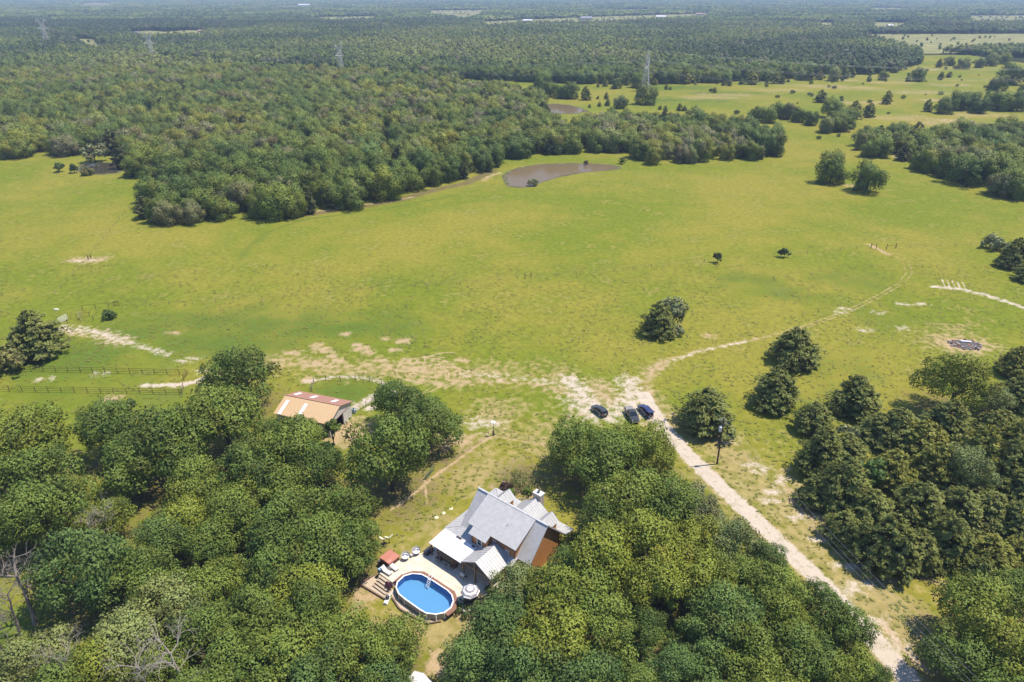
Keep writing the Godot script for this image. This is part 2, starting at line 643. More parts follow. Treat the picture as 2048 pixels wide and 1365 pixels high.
func mark_the_ground() -> void:
	# the driveway, the parking place and the ways out of it
	var drive := pts([50.18, -54.76, 50.29, -57.87, 49.05, -62.89, 47.33, -68.98, 45.16, -75.24, 42.46, -81.49, 39.43, -89.2, 36.36, -96.69, 33.72, -103.25, 31.61, -109.62, 29.84, -115.69, 29.02, -121.29, 28.29, -126.28])
	stroke(CHALK, drive, 3.3, 0.97, 0.26)
	for side in [-0.95, 0.95]:
		var rut := PackedVector2Array()
		for i in drive.size():
			var d := (drive[mini(i + 1, drive.size() - 1)] - drive[maxi(i - 1, 0)]).normalized()
			rut.append(drive[i] + Vector2(-d.y, d.x) * side)
		stroke(CHALK, rut, 1.0, 1.0, 0.5)
	stroke(DRY, drive, 9.0, 0.75)
	stroke(CHALK, pts([28.51, -118.44, 25.12, -121.87, 25.8, -126.28, 26.28, -132.24]), 5.5, 0.72, 0.8)
	stroke(CHALK, pts([24.73, -124.25, 20.76, -118.44, 16.11, -118.44, 13.49, -124.25]), 6.0, 0.62, 0.9)
	stroke(CHALK, pts([19.61, -117.51, 16.5, -122.26, 14.47, -129.42, 12.53, -133.13]), 4.4, 0.74, 0.7)
	stroke(BARE, pts([20.45, -124.25, 18.33, -129.42]), 7.0, 0.7, 0.9)
	stroke(BARE, pts([28.86, -114.79, 28.7, -124.25, 29.75, -131.58, 31.68, -136.08, 36.21, -141.54]), 3.4, 0.6, 0.8)
	stroke(BARE, pts([36.21, -141.54, 45.86, -147.1, 55.4, -150.55, 65.49, -154.69, 74.94, -159.6]), 1.6, 0.5, 0.9)
	stroke(CHALK, pts([37.4, -141.54, 48.5, -147.89, 58.13, -151.36]), 1.2, 0.5, 0.8)
	for k in [0.0, 9.0]:
		stroke(DRY, pts([Vector2(74.94, -159.6).x + k * 0.2, Vector2(74.94, -159.6).y, Vector2(91.12, -169.88).x + k * 0.2, Vector2(91.12, -169.88).y, Vector2(105.26, -180.91).x + k * 0.2, Vector2(105.26, -180.91).y, Vector2(116.23, -190.37).x + k * 0.2, Vector2(116.23, -190.37).y, Vector2(122.53, -198.54).x + k * 0.22, Vector2(122.53, -198.54).y, Vector2(126.37, -208.23).x + k * 0.22, Vector2(126.37, -208.23).y, Vector2(126.86, -216.76).x + k * 0.2, Vector2(126.86, -216.76).y]), 0.5, 0.85, 0.5)
	stroke(BARE, pts([123.36, -224.33, 124.97, -215.3]), 2.4, 0.7)
	# the worn way along the barn
	stroke(BARE, pts([16.6, -123.25, 10.54, -128.36, 4.01, -130.93, -2.69, -132.24, -10.51, -131.58, -17.16, -130.93, -22.97, -132.68]), 3.0, 0.58, 1.0)
	stroke(CHALK, pts([12.89, -130.49, 2.94, -133.35, -3.87, -134.48, -10.75, -135.39]), 2.6, 0.46, 1.0)
	stroke(BARE, pts([-18.82, -136.08, -26.3, -140.09, -35.36, -138.41, -44.96, -139.6, -54.91, -141.54]), 5.0, 0.50, 1.0)
	stroke(DRY, pts([8.56, -132.68, -14.23, -136.08, -37.68, -138.41, -54.47, -140.09, -64.01, -137.24]), 11.0, 0.7, 0.9)
	stroke(BARE, pts([16.11, -118.44, 12.05, -119.38, 10.9, -114.79, 12.43, -111.31]), 1.0, 0.6)
	for k in 16:      # tyre loops where carts turn
		var a := k * 0.39
		var o: Vector2 = Vector2(-20.05, -136.77) + Vector2(sin(k * 2.1) * 2.6, cos(k * 1.3) * 2.4)
		var line := PackedVector2Array()
		for i in 12:
			var t := a + i * 0.2
			line.append(o + Vector2(cos(t) * (4.5 + k * 0.2), sin(t) * (4.0 + k * 0.22)) - Vector2(cos(a), sin(a)) * 3.0)
		stroke(BARE, line, 0.42, 0.72, 0.6)
	for k in 9:
		var a := 0.25 + k * 0.29
		var o: Vector2 = Vector2(-19.89, -135.39)
		stroke(BARE, PackedVector2Array([o, o + Vector2(cos(a), -sin(a)) * (5.0 + (k % 3) * 1.6)]), 0.4, 0.7)
	# diggings in the grass
	for q in [Vector2(-48.24, -149.74), Vector2(-45.18, -146.32), Vector2(-43.07, -144.03), Vector2(-46.97, -147.62), Vector2(-41.3, -141.54), Vector2(-38.59, -149.74), Vector2(-36.99, -147.89), Vector2(-35.3, -146.07), Vector2(-32, -153.29), Vector2(-42.64, -155.82), Vector2(-27.4, -151.91), Vector2(-28.54, -147.1), Vector2(-25.16, -142.04), Vector2(-30.65, -141.54), Vector2(-11.75, -142.04), Vector2(-45.82, -132.68), Vector2(-53.46, -145.55)]:
		blot(BARE, q, 0.95 + fmod(absf(q.x), 0.5), 0.85, 1.5)
	# left side
	stroke(CHALK, pts([-117.27, -159.01, -110.94, -158.13, -103.61, -155.25, -98.36, -152.46]), 3.6, 0.62, 0.9)
	stroke(BARE, pts([-116.76, -158.13, -105.18, -155.82, -97.32, -151.63]), 5.5, 0.6, 0.8)
	stroke(CHALK, pts([-98.08, -151.91, -90.15, -148.41, -83.11, -145.04]), 2.0, 0.62, 0.9)
	stroke(CHALK, pts([-82.03, -130.28, -77.14, -130.49, -72.32, -130.93, -69.57, -133.8]), 1.7, 0.86, 0.6)
	stroke(BARE, pts([-74.91, -130.49, -68.26, -133.35, -63.84, -136.77]), 2.2, 0.7, 0.8)
	for q in [Vector2(-77.99, -141.54), Vector2(-76.14, -142.78), Vector2(-105.64, -133.13), Vector2(-71.33, -136.77), Vector2(-94.21, -135.39), Vector2(-140.05, -208.69), Vector2(-136.25, -209.15)]:
		blot(CHALK, q, 1.1, 0.56, 2.0)
	blot(BARE, Vector2(-86.08, -124.85), 1.5, 0.8, 1.5)
	blot(BARE, Vector2(-86.41, -156.68), 1.5, 0.6, 1.6)
	blot(BARE, Vector2(-138.95, -209.61), 2.6, 0.7, 2.6)
	# lush ground by the water troughs and behind the barn
	for q in [Vector2(-92.82, -156.68), Vector2(-83.11, -161.09), Vector2(-72.39, -164.14), Vector2(-60.82, -161.09), Vector2(-49.96, -159.6), Vector2(-39.55, -159.6), Vector2(-103.94, -144.53), Vector2(-105.84, -139.6), Vector2(-62.34, -149.74), Vector2(-74.71, -149.74)]:
		blot(WEED, q, 8.0, 0.78, 1.7)
	blot(WEED, Vector2(-36.43, -127.31), 4.5, 1.0, 1.7)
	blot(WEED, Vector2(-35.49, -101.74), 6.0, 0.8)
	blot(WEED, Vector2(-65.92, -62.73), 7.0, 0.9, 1.5)
	for q in [Vector2(-112.12, -138.41), Vector2(-89.32, -126.28), Vector2(-76.31, -126.28), Vector2(-94.74, -126.28), Vector2(80.06, -180.91), Vector2(72.1, -192.36), Vector2(102.39, -192.36), Vector2(97.94, -164.14), Vector2(65.96, -124.25), Vector2(73.29, -139.6)]:
		blot(WEED, q, 7.0, 0.45, 1.6)
	stroke(WEED, pts([-90.39, -235.14, -81.01, -253.13, -60.04, -263.04, -40.12, -277.33, -20.4, -293.05]), 1.6, 0.7, 0.8)
	stroke(WEED, pts([-88.51, -209.61, -90.28, -224.33, -87.7, -237.99, -80.66, -251.86]), 3.0, 0.55, 0.9)
	# barn
	blot(BARE, Vector2(-33.25, -112.68), 4.2, 0.95, 1.35)
	stroke(CHALK, pts([-46.49, -132.24, -39.13, -134.48, -32.1, -133.35, -27.05, -130.06, -25.37, -126.28]), 1.3, 0.66, 0.9)
	stroke(CHALK, pts([-33.02, -121.29, -30.06, -125.26]), 2.8, 0.72, 0.6)
	blot(CHALK, Vector2(-29.79, -120.9), 1.0, 0.9)
	# right side
	stroke(CHALK, pts([125.11, -186.87, 131.62, -185.35, 136.22, -180.91, 139.24, -176.64, 142.18, -170.54, 144.52, -164.14]), 2.4, 0.76, 0.8)
	for k in 5:
		var o: Vector2 = Vector2(128.07, -186.87) + Vector2(k * 1.2, 0.6 * k)
		stroke(CHALK, PackedVector2Array([o, o + Vector2(2.4, -6.0)]), 0.45, 0.8)
	for q in [Vector2(89.33, -168.9), Vector2(91.83, -171.53), Vector2(109.24, -174.57), Vector2(91.18, -158.13), Vector2(101.32, -159.01), Vector2(114.13, -174.57), Vector2(99.54, -168.9)]:
		blot(CHALK, q, 1.2, 0.57, 1.8)
	blot(BARE, Vector2(112.06, -149.74), 4.4, 0.8, 1.2)
	blot(DRY, Vector2(111.16, -152.46), 7.0, 0.8, 1.4)
	blot(BARE, Vector2(50, -154.69), 1.6, 0.7)
	blot(CHALK, Vector2(256.01, -597.74), 3.0, 0.8, 2.0)
	stroke(DRY, pts([38.14, -109.62, 41.21, -101.74, 44.2, -93.97, 46.81, -84.65, 49.64, -76.04, 52.09, -68.54, 54.67, -62.73]), 15.0, 0.86, 0.8)
	for q in [Vector2(43.99, -101.74), Vector2(45.36, -100.26), Vector2(48.46, -97.39), Vector2(45.94, -93.97), Vector2(47.09, -87.61), Vector2(49.15, -82.38), Vector2(50.83, -77.05), Vector2(51.55, -73.59), Vector2(42.04, -109.62), Vector2(49.44, -72.17), Vector2(50.92, -66.82), Vector2(51.04, -63.52), Vector2(51.59, -61.95), Vector2(44.41, -91.99)]:
		blot(CHALK, q, 1.0, 0.62, 1.9)
	stroke(BARE, pts([51.27, -66.82, 51.99, -62.73, 53.3, -58.95]), 1.0, 0.8)
	stroke(BARE, pts([49.41, -98.81, 50.53, -85.82, 54.18, -76.04, 62.5, -76.04, 63.02, -70.32]), 5.0, 0.5, 1.0)
	# the yard
	for q in [Vector2(-6.11, -106.37), Vector2(-2.22, -101.74), Vector2(-8.6, -100.26), Vector2(3.44, -106.37), Vector2(1.58, -111.31), Vector2(-12.52, -84.65), Vector2(-11.11, -97.39), Vector2(5.65, -114.79), Vector2(-3.51, -118.44), Vector2(-15.2, -80.19)]:
		blot(DRY, q, 5.0, 0.72, 1.4)
	stroke(BARE, pts([-3.84, -110.97, -7.12, -107.49, -11.46, -101.74, -13.94, -98.81, -16.95, -93.97, -20.59, -89.45]), 0.8, 0.75, 0.8)
	stroke(BARE, pts([-3.84, -110.97, 1.56, -109.29, 6.38, -108.3]), 0.6, 0.6, 0.8)
	blot(BARE, Vector2(-11.12, -109.62), 3.0, 0.62, 1.8)
	blot(CHALK, Vector2(-5.97, -115.15), 2.2, 0.6, 1.8)
	blot(LITTER, Vector2(1.88, -97.39), 4.2, 0.9)
	blot(BARE, Vector2(0.52, -93.97), 2.5, 0.5, 1.8)
	stroke(BARE, pts([-15.68, -97.39, -15.11, -93.97, -14.64, -91.35]), 0.4, 0.7)
	blot(DRY, Vector2(-8.64, -66.82), 5.0, 0.8, 1.6)
	blot(DRY, Vector2(-17.83, -67.67), 4.0, 0.7, 1.4)
	blot(BARE, Vector2(-21.83, -71.98), 2.2, 0.8)
	blot(BARE, Vector2(-9.43, -60.43), 2.0, 0.8)
	blot(BARE, Vector2(-5.92, -68.1), 1.8, 0.7)
	for q in [Vector2(178.74, -603.85), Vector2(305.56, -653.63), Vector2(360.3, -691.33), Vector2(287.41, -664.53), Vector2(406.44, -671.98), Vector2(329.64, -500.41), Vector2(267.91, -489.77), Vector2(284.34, -469.7), Vector2(236.19, -636.2), Vector2(350.77, -619.63), Vector2(272.47, -560.73), Vector2(162.27, -588.8), Vector2(314.91, -460.23)]:
		blot(DRY, q, 11.0, 0.8, 2.2)
	for q in [Vector2(298.29, -479.54), Vector2(326.27, -711.76), Vector2(461.06, -806.32), Vector2(338.76, -574.44)]:
		blot(BARE, q, 7.0, 0.62, 2.0)
	for q in [Vector2(182.23, -616.41), Vector2(147.36, -653.63), Vector2(142.55, -574.44)]:
		blot(WEED, q, 14.0, 0.8, 2.6)
	# pond banks and the edge of the woods
	stroke(BARE, pts([-13.65, -315.02, -10.46, -324.64, -5.78, -329.65]), 3.0, 0.6)
	stroke(LITTER, pts([-80.86, -259.66, -61.85, -272.18, -47.11, -282.66, -34.02, -298.92, -21.41, -309.49, -9.53, -334.8]), 5.0, 0.9)
	stroke(BARE, pts([-81.59, -262.36, -74.71, -266.49, -63.16, -273.64, -52.91, -279.6, -43.32, -285.79]), 2.2, 0.7)
	blot(BARE, Vector2(205.59, -366.52), 4.0, 0.8, 1.4)
	blot(BARE, Vector2(152.39, -305.89), 3.0, 0.6, 1.4)

func outline_the_woods() -> void:
	# the near land and the hay meadow
	opening(clear, pts([-396.58, -359.28, -252.87, -361.66, -225.99, -366.52, -207.98, -366.52, -188.02, -332.73, -175.85, -311.31, -164.74, -307.68, -155.23, -288.98, -139.14, -251.23, -131.17, -245.06, -119.3, -246.88, -108.45, -246.88, -98.32, -251.23, -94.34, -243.25, -87.32, -245.06, -80.18, -255.71, -74.57, -265.1, -62.21, -267.89, -53.82, -278.84, -43.52, -293.87, -33.88, -299.78, -23.61, -305.01, -21.34, -319.77, -12.05, -329.65, -9.97, -342.26, 2.86, -359.28, 26.09, -372.75, 43.31, -370.23, 64.15, -375.3, 65.33, -350.02, 76.42, -344.44, 100.33, -355.75, 129.87, -354.59, 140.47, -368.99, 167.27, -438.86, 189.74, -438.86, 201.66, -428.85, 223.58, -473.59, 250.11, -483.59, 232.81, -438.86, 194, -392.66, 185.46, -366.52, 189.18, -359.28, 198.96, -348.89, 197.31, -329.65, 203.13, -320.73, 201.48, -296.38, 203.64, -281.12, 294.85, -266.49, 96.76, -48.52, -99.53, -48.52]))
	# the rough meadow beyond, with cedars
	opening(clear, pts([-73.15, -679.6, 5.21, -687.38, 35.64, -679.6, 151.94, -679.6, 237.2, -695.33, 292.3, -733.36, 360.16, -760.98, 409.04, -780.52, 492.27, -888.04, 592.8, -1072.1, 621.53, -1036.52, 639.92, -987.21, 816.72, -942.23, 491.83, -438.86, 312.89, -428.85, 257.55, -407.04, 229.13, -413.06, 194, -392.66, 248.18, -479.54, 223.77, -475.56, 175.01, -400.06, 147.88, -393.85, 140.11, -421.59, 123.84, -449.88, 100.66, -453.92, 68.8, -453.92, 45.06, -442, 21.63, -432.5, 22.2, -518.35, 17.23, -560.73, 2.52, -603.85, -32.28, -629.47]))
	opening(far_clear, pts([679.03, -1524.66, 1056.32, -1543.07, 1355.65, -1471.93, 1086.99, -1172.29, 753.09, -1092.72, 570.23, -1037.02]))
	opening(far_clear, pts([-3162.5, -5564.45, -3177.97, -5807.97, -2914.17, -5564.45, -2108.02, -4009.07, -2055.9, -3748.29, -2200.81, -3874.34]))
	opening(far_clear, pts([-815.93, -1376.44, -774.39, -1376.44, -577.85, -1056.7, -589.8, -1037.02]))
	opening(far_clear, pts([-831.36, -1621.23, -803.56, -1663.28, -751.25, -1621.23, -732.93, -1685.12, -688.13, -1663.28, -562.12, -1365.02, -607.9, -1348.74, -687.27, -1348.74]))
	opening(far_clear, pts([-717.93, -2498.67, -476.94, -2650.95, -383.56, -2128.72, -490.76, -2016.8]))
	opening(far_clear, pts([-375.39, -3409.67, -89.97, -3500.42, -109.21, -2393.64, -130.19, -2090.08, -184.58, -2345.07, -281.56, -2552.01]))
	opening(far_clear, pts([-84.8, -2165.8, 302.56, -2598.2, 771.49, -2949.85, 599.16, -2298.41, 321.12, -2052.8, 223.78, -1915.9, 20.02, -1884.43, -61.59, -1715.07]))
	opening(far_clear, pts([857.29, -2095.78, 896.26, -2095.78, 723.92, -1689.7, 692.44, -1689.7]))
	opening(far_clear, pts([1021.01, -2130.23, 1094.6, -2062.42, 848.07, -1641.28, 757.5, -1574.2]))
	opening(far_clear, pts([1631.77, -2705.85, 2104.12, -2705.85, 1600.16, -2052.8, 1184.08, -1948.41]))
	opening(far_clear, pts([-1414.17, -4444.09, -1215.06, -4598.64, -944.63, -3570.86, -1137.32, -3570.86]))
	opening(far_clear, pts([488.07, -3596.07, 653.92, -3596.07, 535.1, -2939.98, 399.38, -2939.98]))
	opening(far_clear, pts([1846.02, -3916.77, 2026.49, -3916.77, 1604.04, -3096.52, 1461.19, -3096.52]))

func near_wires(p: Vector2) -> bool:      # the cut kept open below the power line
	for q in [[Vector2(116.05, -629.47), Vector2(-176.94, -756.24)], [Vector2(-176.94, -756.24), Vector2(-460.2, -942.23)]]:
		var a: Vector2 = q[0]
		var b: Vector2 = q[1]
		var t := clampf((p - a).dot(b - a) / (b - a).length_squared(), 0.0, 1.0)
		if p.distance_to(a.lerp(b, t)) < 15.0:
			return true
	return false

func lay_the_ground() -> void:
	for t in near_oaks():
		blot(LITTER, Vector2(t[0], t[1]), t[2] * 1.0, 0.8)
	# the land to the horizon
	var s := Shape.new()
	s.quad(Vector3(-16000, -1.6, 3000), Vector3(16000, -1.6, 3000), Vector3(16000, -1.6, -24000), Vector3(-16000, -1.6, -24000), Vector3.UP)
	var m := mat(0.075, 0.085, 0.03, 0.95)
	m.metallic_specular = 0.1
	struct("ground", s, worn(m, 0.02, 0.55, Vector3(0.002, 0.002, 0.002), 3))
	sheet("meadow", Vector2(-620, -1000), Vector2(1240, 800), -0.05, 40.0, 1500)
	sheet("pasture", Vector2(-172, -268), Vector2(344, 226), 0.0, 1.5, 2048)
	# far fields
	var f := mat(0.29, 0.285, 0.09, 0.95)
	worn(f, 0.02, 0.7, Vector3(0.006, 0.006, 0.006), 5)
	for k in far_clear:
		var q := Shape.new()
		q.poly(k[0], -1.4)
		struct("field", q, f)
	# ponds
	var w := mat(0.150, 0.112, 0.065, 0.1)
	w.metallic_specular = 0.18
	var murk := mat(0.045, 0.040, 0.026, 0.1)
	murk.metallic_specular = 0.25
	var bank := worn(mat(0.17, 0.165, 0.065, 0.95), 0.02, 0.5, Vector3(0.05, 0.05, 0.05), 6)
	for k in [["muddy brown stock pond curving along the edge of the wood", pts([-2.84, -322.68, 0, -331.7, 4.94, -339.03, 14.07, -345.55, 26.79, -347.77, 39.42, -347.77, 47.99, -345.55, 52.67, -341.18, 50.95, -335.85, 43.97, -332.73, 32.76, -329.65, 22.69, -322.68, 15.19, -313.16, 9.87, -304.12, 4.69, -302.37, -0.9, -304.12])],
			["small dark pond at the left edge of the pasture", pts([-213.92, -339.03, -215.82, -347.77, -212.61, -351.15, -205.64, -350.02, -196.44, -344.44, -191.11, -336.9, -190.81, -329.65, -195.7, -326.63, -202.22, -327.63, -209.4, -332.73])],
			["far brown pond in the meadow behind the wood", pts([20.59, -545.06, 31.29, -552.79, 42.51, -547.61, 50, -532.61, 53.85, -518.35, 44.92, -507, 27.09, -507, 20.55, -523.02])]]:
		var o := PackedVector2Array()
		var mid := Vector2.ZERO
		for p in k[1]:
			mid += p / k[1].size()
		for p in k[1]:
			o.append(mid + (p - mid) * (1.0 + 2.2 / (p - mid).length()))
		var q := Shape.new()
		q.poly(o, -0.03)
		struct("pond_bank", q, bank)
		q = Shape.new()
		q.poly(k[1], -0.02 + 0.03)
		var n := struct("pond_water", q, murk if k[0].begins_with("small") else w)
		n.set_meta("label", k[0])

func near_oaks() -> Array:    # x, z, crown radius, leaf tone: the trees nearest to the house
	var a: Array = [[-55.92, -121.08, 6.76, 1], [-53.17, -105.5, 6.65, 0], [-38.7, -98.73, 5.99, 0], [-43.72, -105.5, 3.74, 1], [-22.15, -114.44, 4.75, 1], [-20.89, -94.47, 7.13, 0], [-15.74, -106.16, 5.59, 1], [-60.1, -97.13, 7.27, 1], [-73.97, -103.58, 5.67, 1], [-84.79, -98.13, 6.65, 2], [-79.32, -88.08, 6.48, 0], [-64.61, -93.34, 5.6, 0], [-52.67, -89.23, 4.78, 0], [-43.99, -92.24, 5.88, 1], [-37.47, -88.2, 5.06, 0], [-33.83, -95, 4.49, 1], [-71.47, -81.54, 6, 0], [-64.22, -82.38, 3.61, 2], [-50.87, -82.33, 4.53, 2], [-43.41, -83.04, 4.86, 0]]
	a.append_array([[-33.88, -79.1, 5.73, 1], [-26.29, -83.6, 4.88, 0], [-27.37, -74.98, 5.68, 0], [-23.78, -76.79, 4.17, 0], [-34.66, -71.73, 5.1, 1], [-29.06, -67.94, 4.8, 2], [-53.02, -78.65, 3.94, 3], [-59.07, -69.1, 6.19, 3], [-51.91, -69.8, 4.74, 0], [-45.27, -77.12, 4.33, 0], [-41.46, -69.5, 4.19, 0], [-45.48, -65.17, 4.15, 4], [-49.01, -60.02, 4.94, 4], [-38.89, -61.32, 4.38, 0], [-33.53, -62.72, 4.57, 0], [-26.4, -63.12, 4.97, 0], [-28.4, -56.9, 5.14, 0], [-20.58, -57.9, 4.83, 0], [-14.77, -59.11, 3.91, 0]])
	a.append_array([[-35.09, -56.27, 4.28, 0], [-15.62, -54.81, 3.98, 3], [-23.37, -52.56, 4.69, 3], [-58.32, -55.27, 4.24, 4], [-51.2, -56.16, 4.39, 2], [-43.74, -55.97, 3.43, 0], [-52.25, -51.22, 4.39, 0], [-38, -51.48, 4.07, 0], [-29.09, -50.88, 4.04, 0], [-17.37, -49.99, 4, 1], [-10.37, -50.54, 2.9, 0], [-77.64, -78.97, 4.55, 0]])
	a.append_array([[11.15, -98.94, 5.49, 0], [21.39, -99.75, 5.17, 2], [16.23, -93.58, 5.44, 0], [25.07, -97.79, 4.06, 2], [18.68, -83.9, 5.97, 0], [14.01, -79.33, 4.27, 1], [24.14, -83.35, 5.33, 0], [29.08, -84.38, 4.29, 5], [8.19, -72.14, 3.31, 1], [13.3, -72.76, 5.29, 2], [20.01, -74.34, 5.36, 2], [26.67, -75.15, 4.69, 2], [32.72, -76.96, 4.03, 4], [1.1, -67.77, 3.72, 4], [5.45, -65.98, 4.84, 2], [11.86, -66, 4.58, 0], [19.1, -68.04, 4.53, 2], [26.05, -68.38, 4.55, 2], [32.16, -70.08, 4.07, 0]])
	a.append_array([[37.55, -74.52, 3.09, 3], [-1.55, -61.43, 4.51, 3], [4.79, -59.52, 4.91, 2], [10.66, -59.86, 4.32, 0], [-3.95, -57.15, 4.08, 3], [1.26, -54.75, 4.45, 3], [8.1, -54.1, 4.65, 3], [17.49, -62.63, 3.03, 1], [27.94, -62.25, 4.8, 3], [35.37, -67.22, 4.23, 0], [24.2, -58.73, 3.53, 3], [19.67, -55.97, 3.43, 3], [35.24, -62.67, 3.8, 2], [41.34, -65.05, 3.62, 1], [29.26, -56.94, 4.55, 0], [35.91, -57.25, 4.2, 1], [43.53, -62.16, 3.27, 1], [40.12, -55.87, 3.55, 2], [14.64, -54.94, 3.04, 0]])
	a.append_array([[44.75, -56.41, 2.11, 1], [2.05, -50.03, 4.34, 3], [9.98, -49.44, 4.31, 0], [22.71, -50.28, 4.01, 3], [30.73, -50.28, 4.01, 2], [60.91, -62.24, 5.05, 2], [69.74, -68.06, 3.86, 0], [55.89, -56.47, 4.05, 1], [61.28, -56.77, 4.9, 2], [90.46, -119.57, 6.5, 2], [98.94, -118.84, 3.48, 4], [79.43, -95.07, 3.98, 4], [57.11, -50.28, 4.01, 0], [-40.2, -107.33, 3.22, 0]])
	return a

func cedars() -> Array:
	var a: Array = [[38.55, -113.75, 6.29, 0], [54.89, -122.04, 5.61, 0], [65.95, -139.83, 6.46, 0], [36.71, -155.2, 5.03, 0], [59.81, -112.97, 4.52, 0], [70.59, -119.12, 5.71, 0], [55.53, -99.47, 5.01, 0], [62.83, -104.45, 4.09, 0], [55.69, -90.72, 5.35, 0], [51.92, -91.05, 3.88, 0], [58.29, -86.24, 4.85, 0], [56.53, -77.02, 5.08, 0], [76.6, -104.72, 5.38, 2], [84.36, -110.2, 5.39, 0], [73.52, -107.76, 5.31, 0], [75.7, -97.77, 4.6, 2], [66.96, -86.66, 5.03, 0], [72.98, -86.4, 4.7, 0], [84.58, -100.19, 5.03, 0]]
	a.append_array([[95.47, -110.44, 4.83, 0], [88.35, -97.57, 4.77, 0], [114.15, -135.01, 4.29, 0], [78.39, -86.56, 4.54, 0], [66.22, -77.69, 4.37, 0], [71.87, -76.69, 4.34, 0], [81.19, -84.16, 3.99, 0], [60.98, -76.82, 4.2, 0], [67.07, -96.39, 4.55, 0], [105.89, -121.29, 4.77, 0], [70.34, -108.72, 4.59, 0], [94.23, -104.23, 4.27, 0], [79.34, -93.15, 3.77, 0], [-112.65, -144.3, 6.85, 0], [158.3, -203.41, 5.34, 0], [155.17, -192.31, 4.5, 0], [53.76, -79.17, 3.37, 0], [52.5, -82.64, 3.78, 0], [87.91, -93.15, 3.77, 0], [67.53, -72.17, 3.32, 0], [77.2, -76.99, 3.46, 0], [91.98, -109.44, 4.04, 0]])
	return a

const OAK_WORDS := ["mid green", "dark green", "yellow-green", "blue-green", "pale green", "grey-green"]
var oak_near := []
var oak_stem := []
var oak_mid := []
var cedar_near := []
var cedar_mid := []
var oak_paint := []
var cedar_paint := []
var bark: StandardMaterial3D

func oak_place(p: Vector2) -> String:
	if p.y > -165.0:
		var marks := {"the pool": Vector2(-12.62, -71.24), "the house": Vector2(0.49, -84.65), "the barn": Vector2(-40.77, -114.79), "the hot tub": Vector2(-19.77, -77.05), "the white shed roof": Vector2(-12.09, -58.08), "the utility pole": Vector2(37.93, -101.89), "the picnic table": Vector2(16.43, -97.67), "the parked cars": Vector2(22.31, -118.44), "the burn pile": Vector2(112.31, -149.74), "the thick leafless tree": Vector2(-65.86, -65.97), "the pink leafless pair": Vector2(-66.65, -81.82), "the bottom leafless trees": Vector2(-43.19, -55.44), "the drive's lower end": Vector2(49.8, -59.68), "the middle of the drive": Vector2(42.46, -81.49), "the lane fences": Vector2(-78.48, -126.28), "the yard gate": Vector2(-14.84, -98.81), "the parasol": Vector2(-6.09, -71.24), "the striped right corner wires": Vector2(56.64, -65.14), "the cedar wood's pale tree": Vector2(82.23, -97.39), "the service wires": Vector2(48.89, -85.82)}
		marks.erase("the striped right corner wires")
		var best := ""
		var least := 1e9
		for k in marks:
			if p.distance_to(marks[k]) < least:
				least = p.distance_to(marks[k])
				best = k
		var d: Vector2 = p - marks[best]
		var side := ("right of " if d.x > 0 else "left of ") if absf(d.x) > absf(d.y) else ("below " if d.y > 0 else "behind ")
		return ("close " if least < 8.0 else "a little way " if least < 15.0 else "well ") + side + best
	if p.y < -470.0 and p.x > 20.0:
		return "in the rough meadow behind the wood"
	var marks := {"the wood's front corner": Vector2(-138.33, -253.13), "the middle of the wood's front": Vector2(-84.39, -258.33), "the wood's inner bend": Vector2(-49.57, -285), "the strip by the brown pond": Vector2(-19.86, -322.68), "the brown pond": Vector2(24.98, -359.28), "the clump by the brown pond": Vector2(76.89, -345.55), "the long wood's right end": Vector2(132.46, -361.66), "the small dark pond": Vector2(-205.79, -345.55), "the long wood's left end": Vector2(-258.2, -354.59), "the right-hand wood's corner": Vector2(188.37, -366.52), "the gap in the right-hand wood": Vector2(200.37, -351.15), "the right-hand wood's tip": Vector2(202.1, -282.66)}
	var best := ""
	var least := 1e9
	for k in marks:
		if p.distance_to(marks[k]) < least:
			least = p.distance_to(marks[k])
			best = k
	var d: Vector2 = p - marks[best]
	var side := ("right of " if d.x > 0 else "left of ") if absf(d.x) > absf(d.y) else ("in front of " if d.y > 0 else "behind ")
	return ("just " if least < 14.0 else "a short way " if least < 28.0 else "far ") + side + best

func drift(p: Vector2) -> float:   # tint patches: darker and paler stands, and cloud shadow put into leaf colour
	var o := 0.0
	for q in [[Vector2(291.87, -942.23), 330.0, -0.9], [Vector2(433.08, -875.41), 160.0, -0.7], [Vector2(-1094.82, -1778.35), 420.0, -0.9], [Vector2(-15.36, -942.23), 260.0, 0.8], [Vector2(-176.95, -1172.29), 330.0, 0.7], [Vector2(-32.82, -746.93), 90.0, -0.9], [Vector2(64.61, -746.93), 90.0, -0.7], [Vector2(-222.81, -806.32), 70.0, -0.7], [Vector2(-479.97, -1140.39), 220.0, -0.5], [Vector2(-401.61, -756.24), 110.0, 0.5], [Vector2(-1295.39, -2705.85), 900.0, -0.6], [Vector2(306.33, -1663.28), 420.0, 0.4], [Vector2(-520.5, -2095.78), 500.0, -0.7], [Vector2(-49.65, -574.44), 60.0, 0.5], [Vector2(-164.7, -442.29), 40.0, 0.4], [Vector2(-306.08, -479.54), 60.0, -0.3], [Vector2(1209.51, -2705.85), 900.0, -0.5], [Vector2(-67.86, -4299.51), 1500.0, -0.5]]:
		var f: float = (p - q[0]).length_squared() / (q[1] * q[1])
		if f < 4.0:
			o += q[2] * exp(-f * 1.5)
	return o

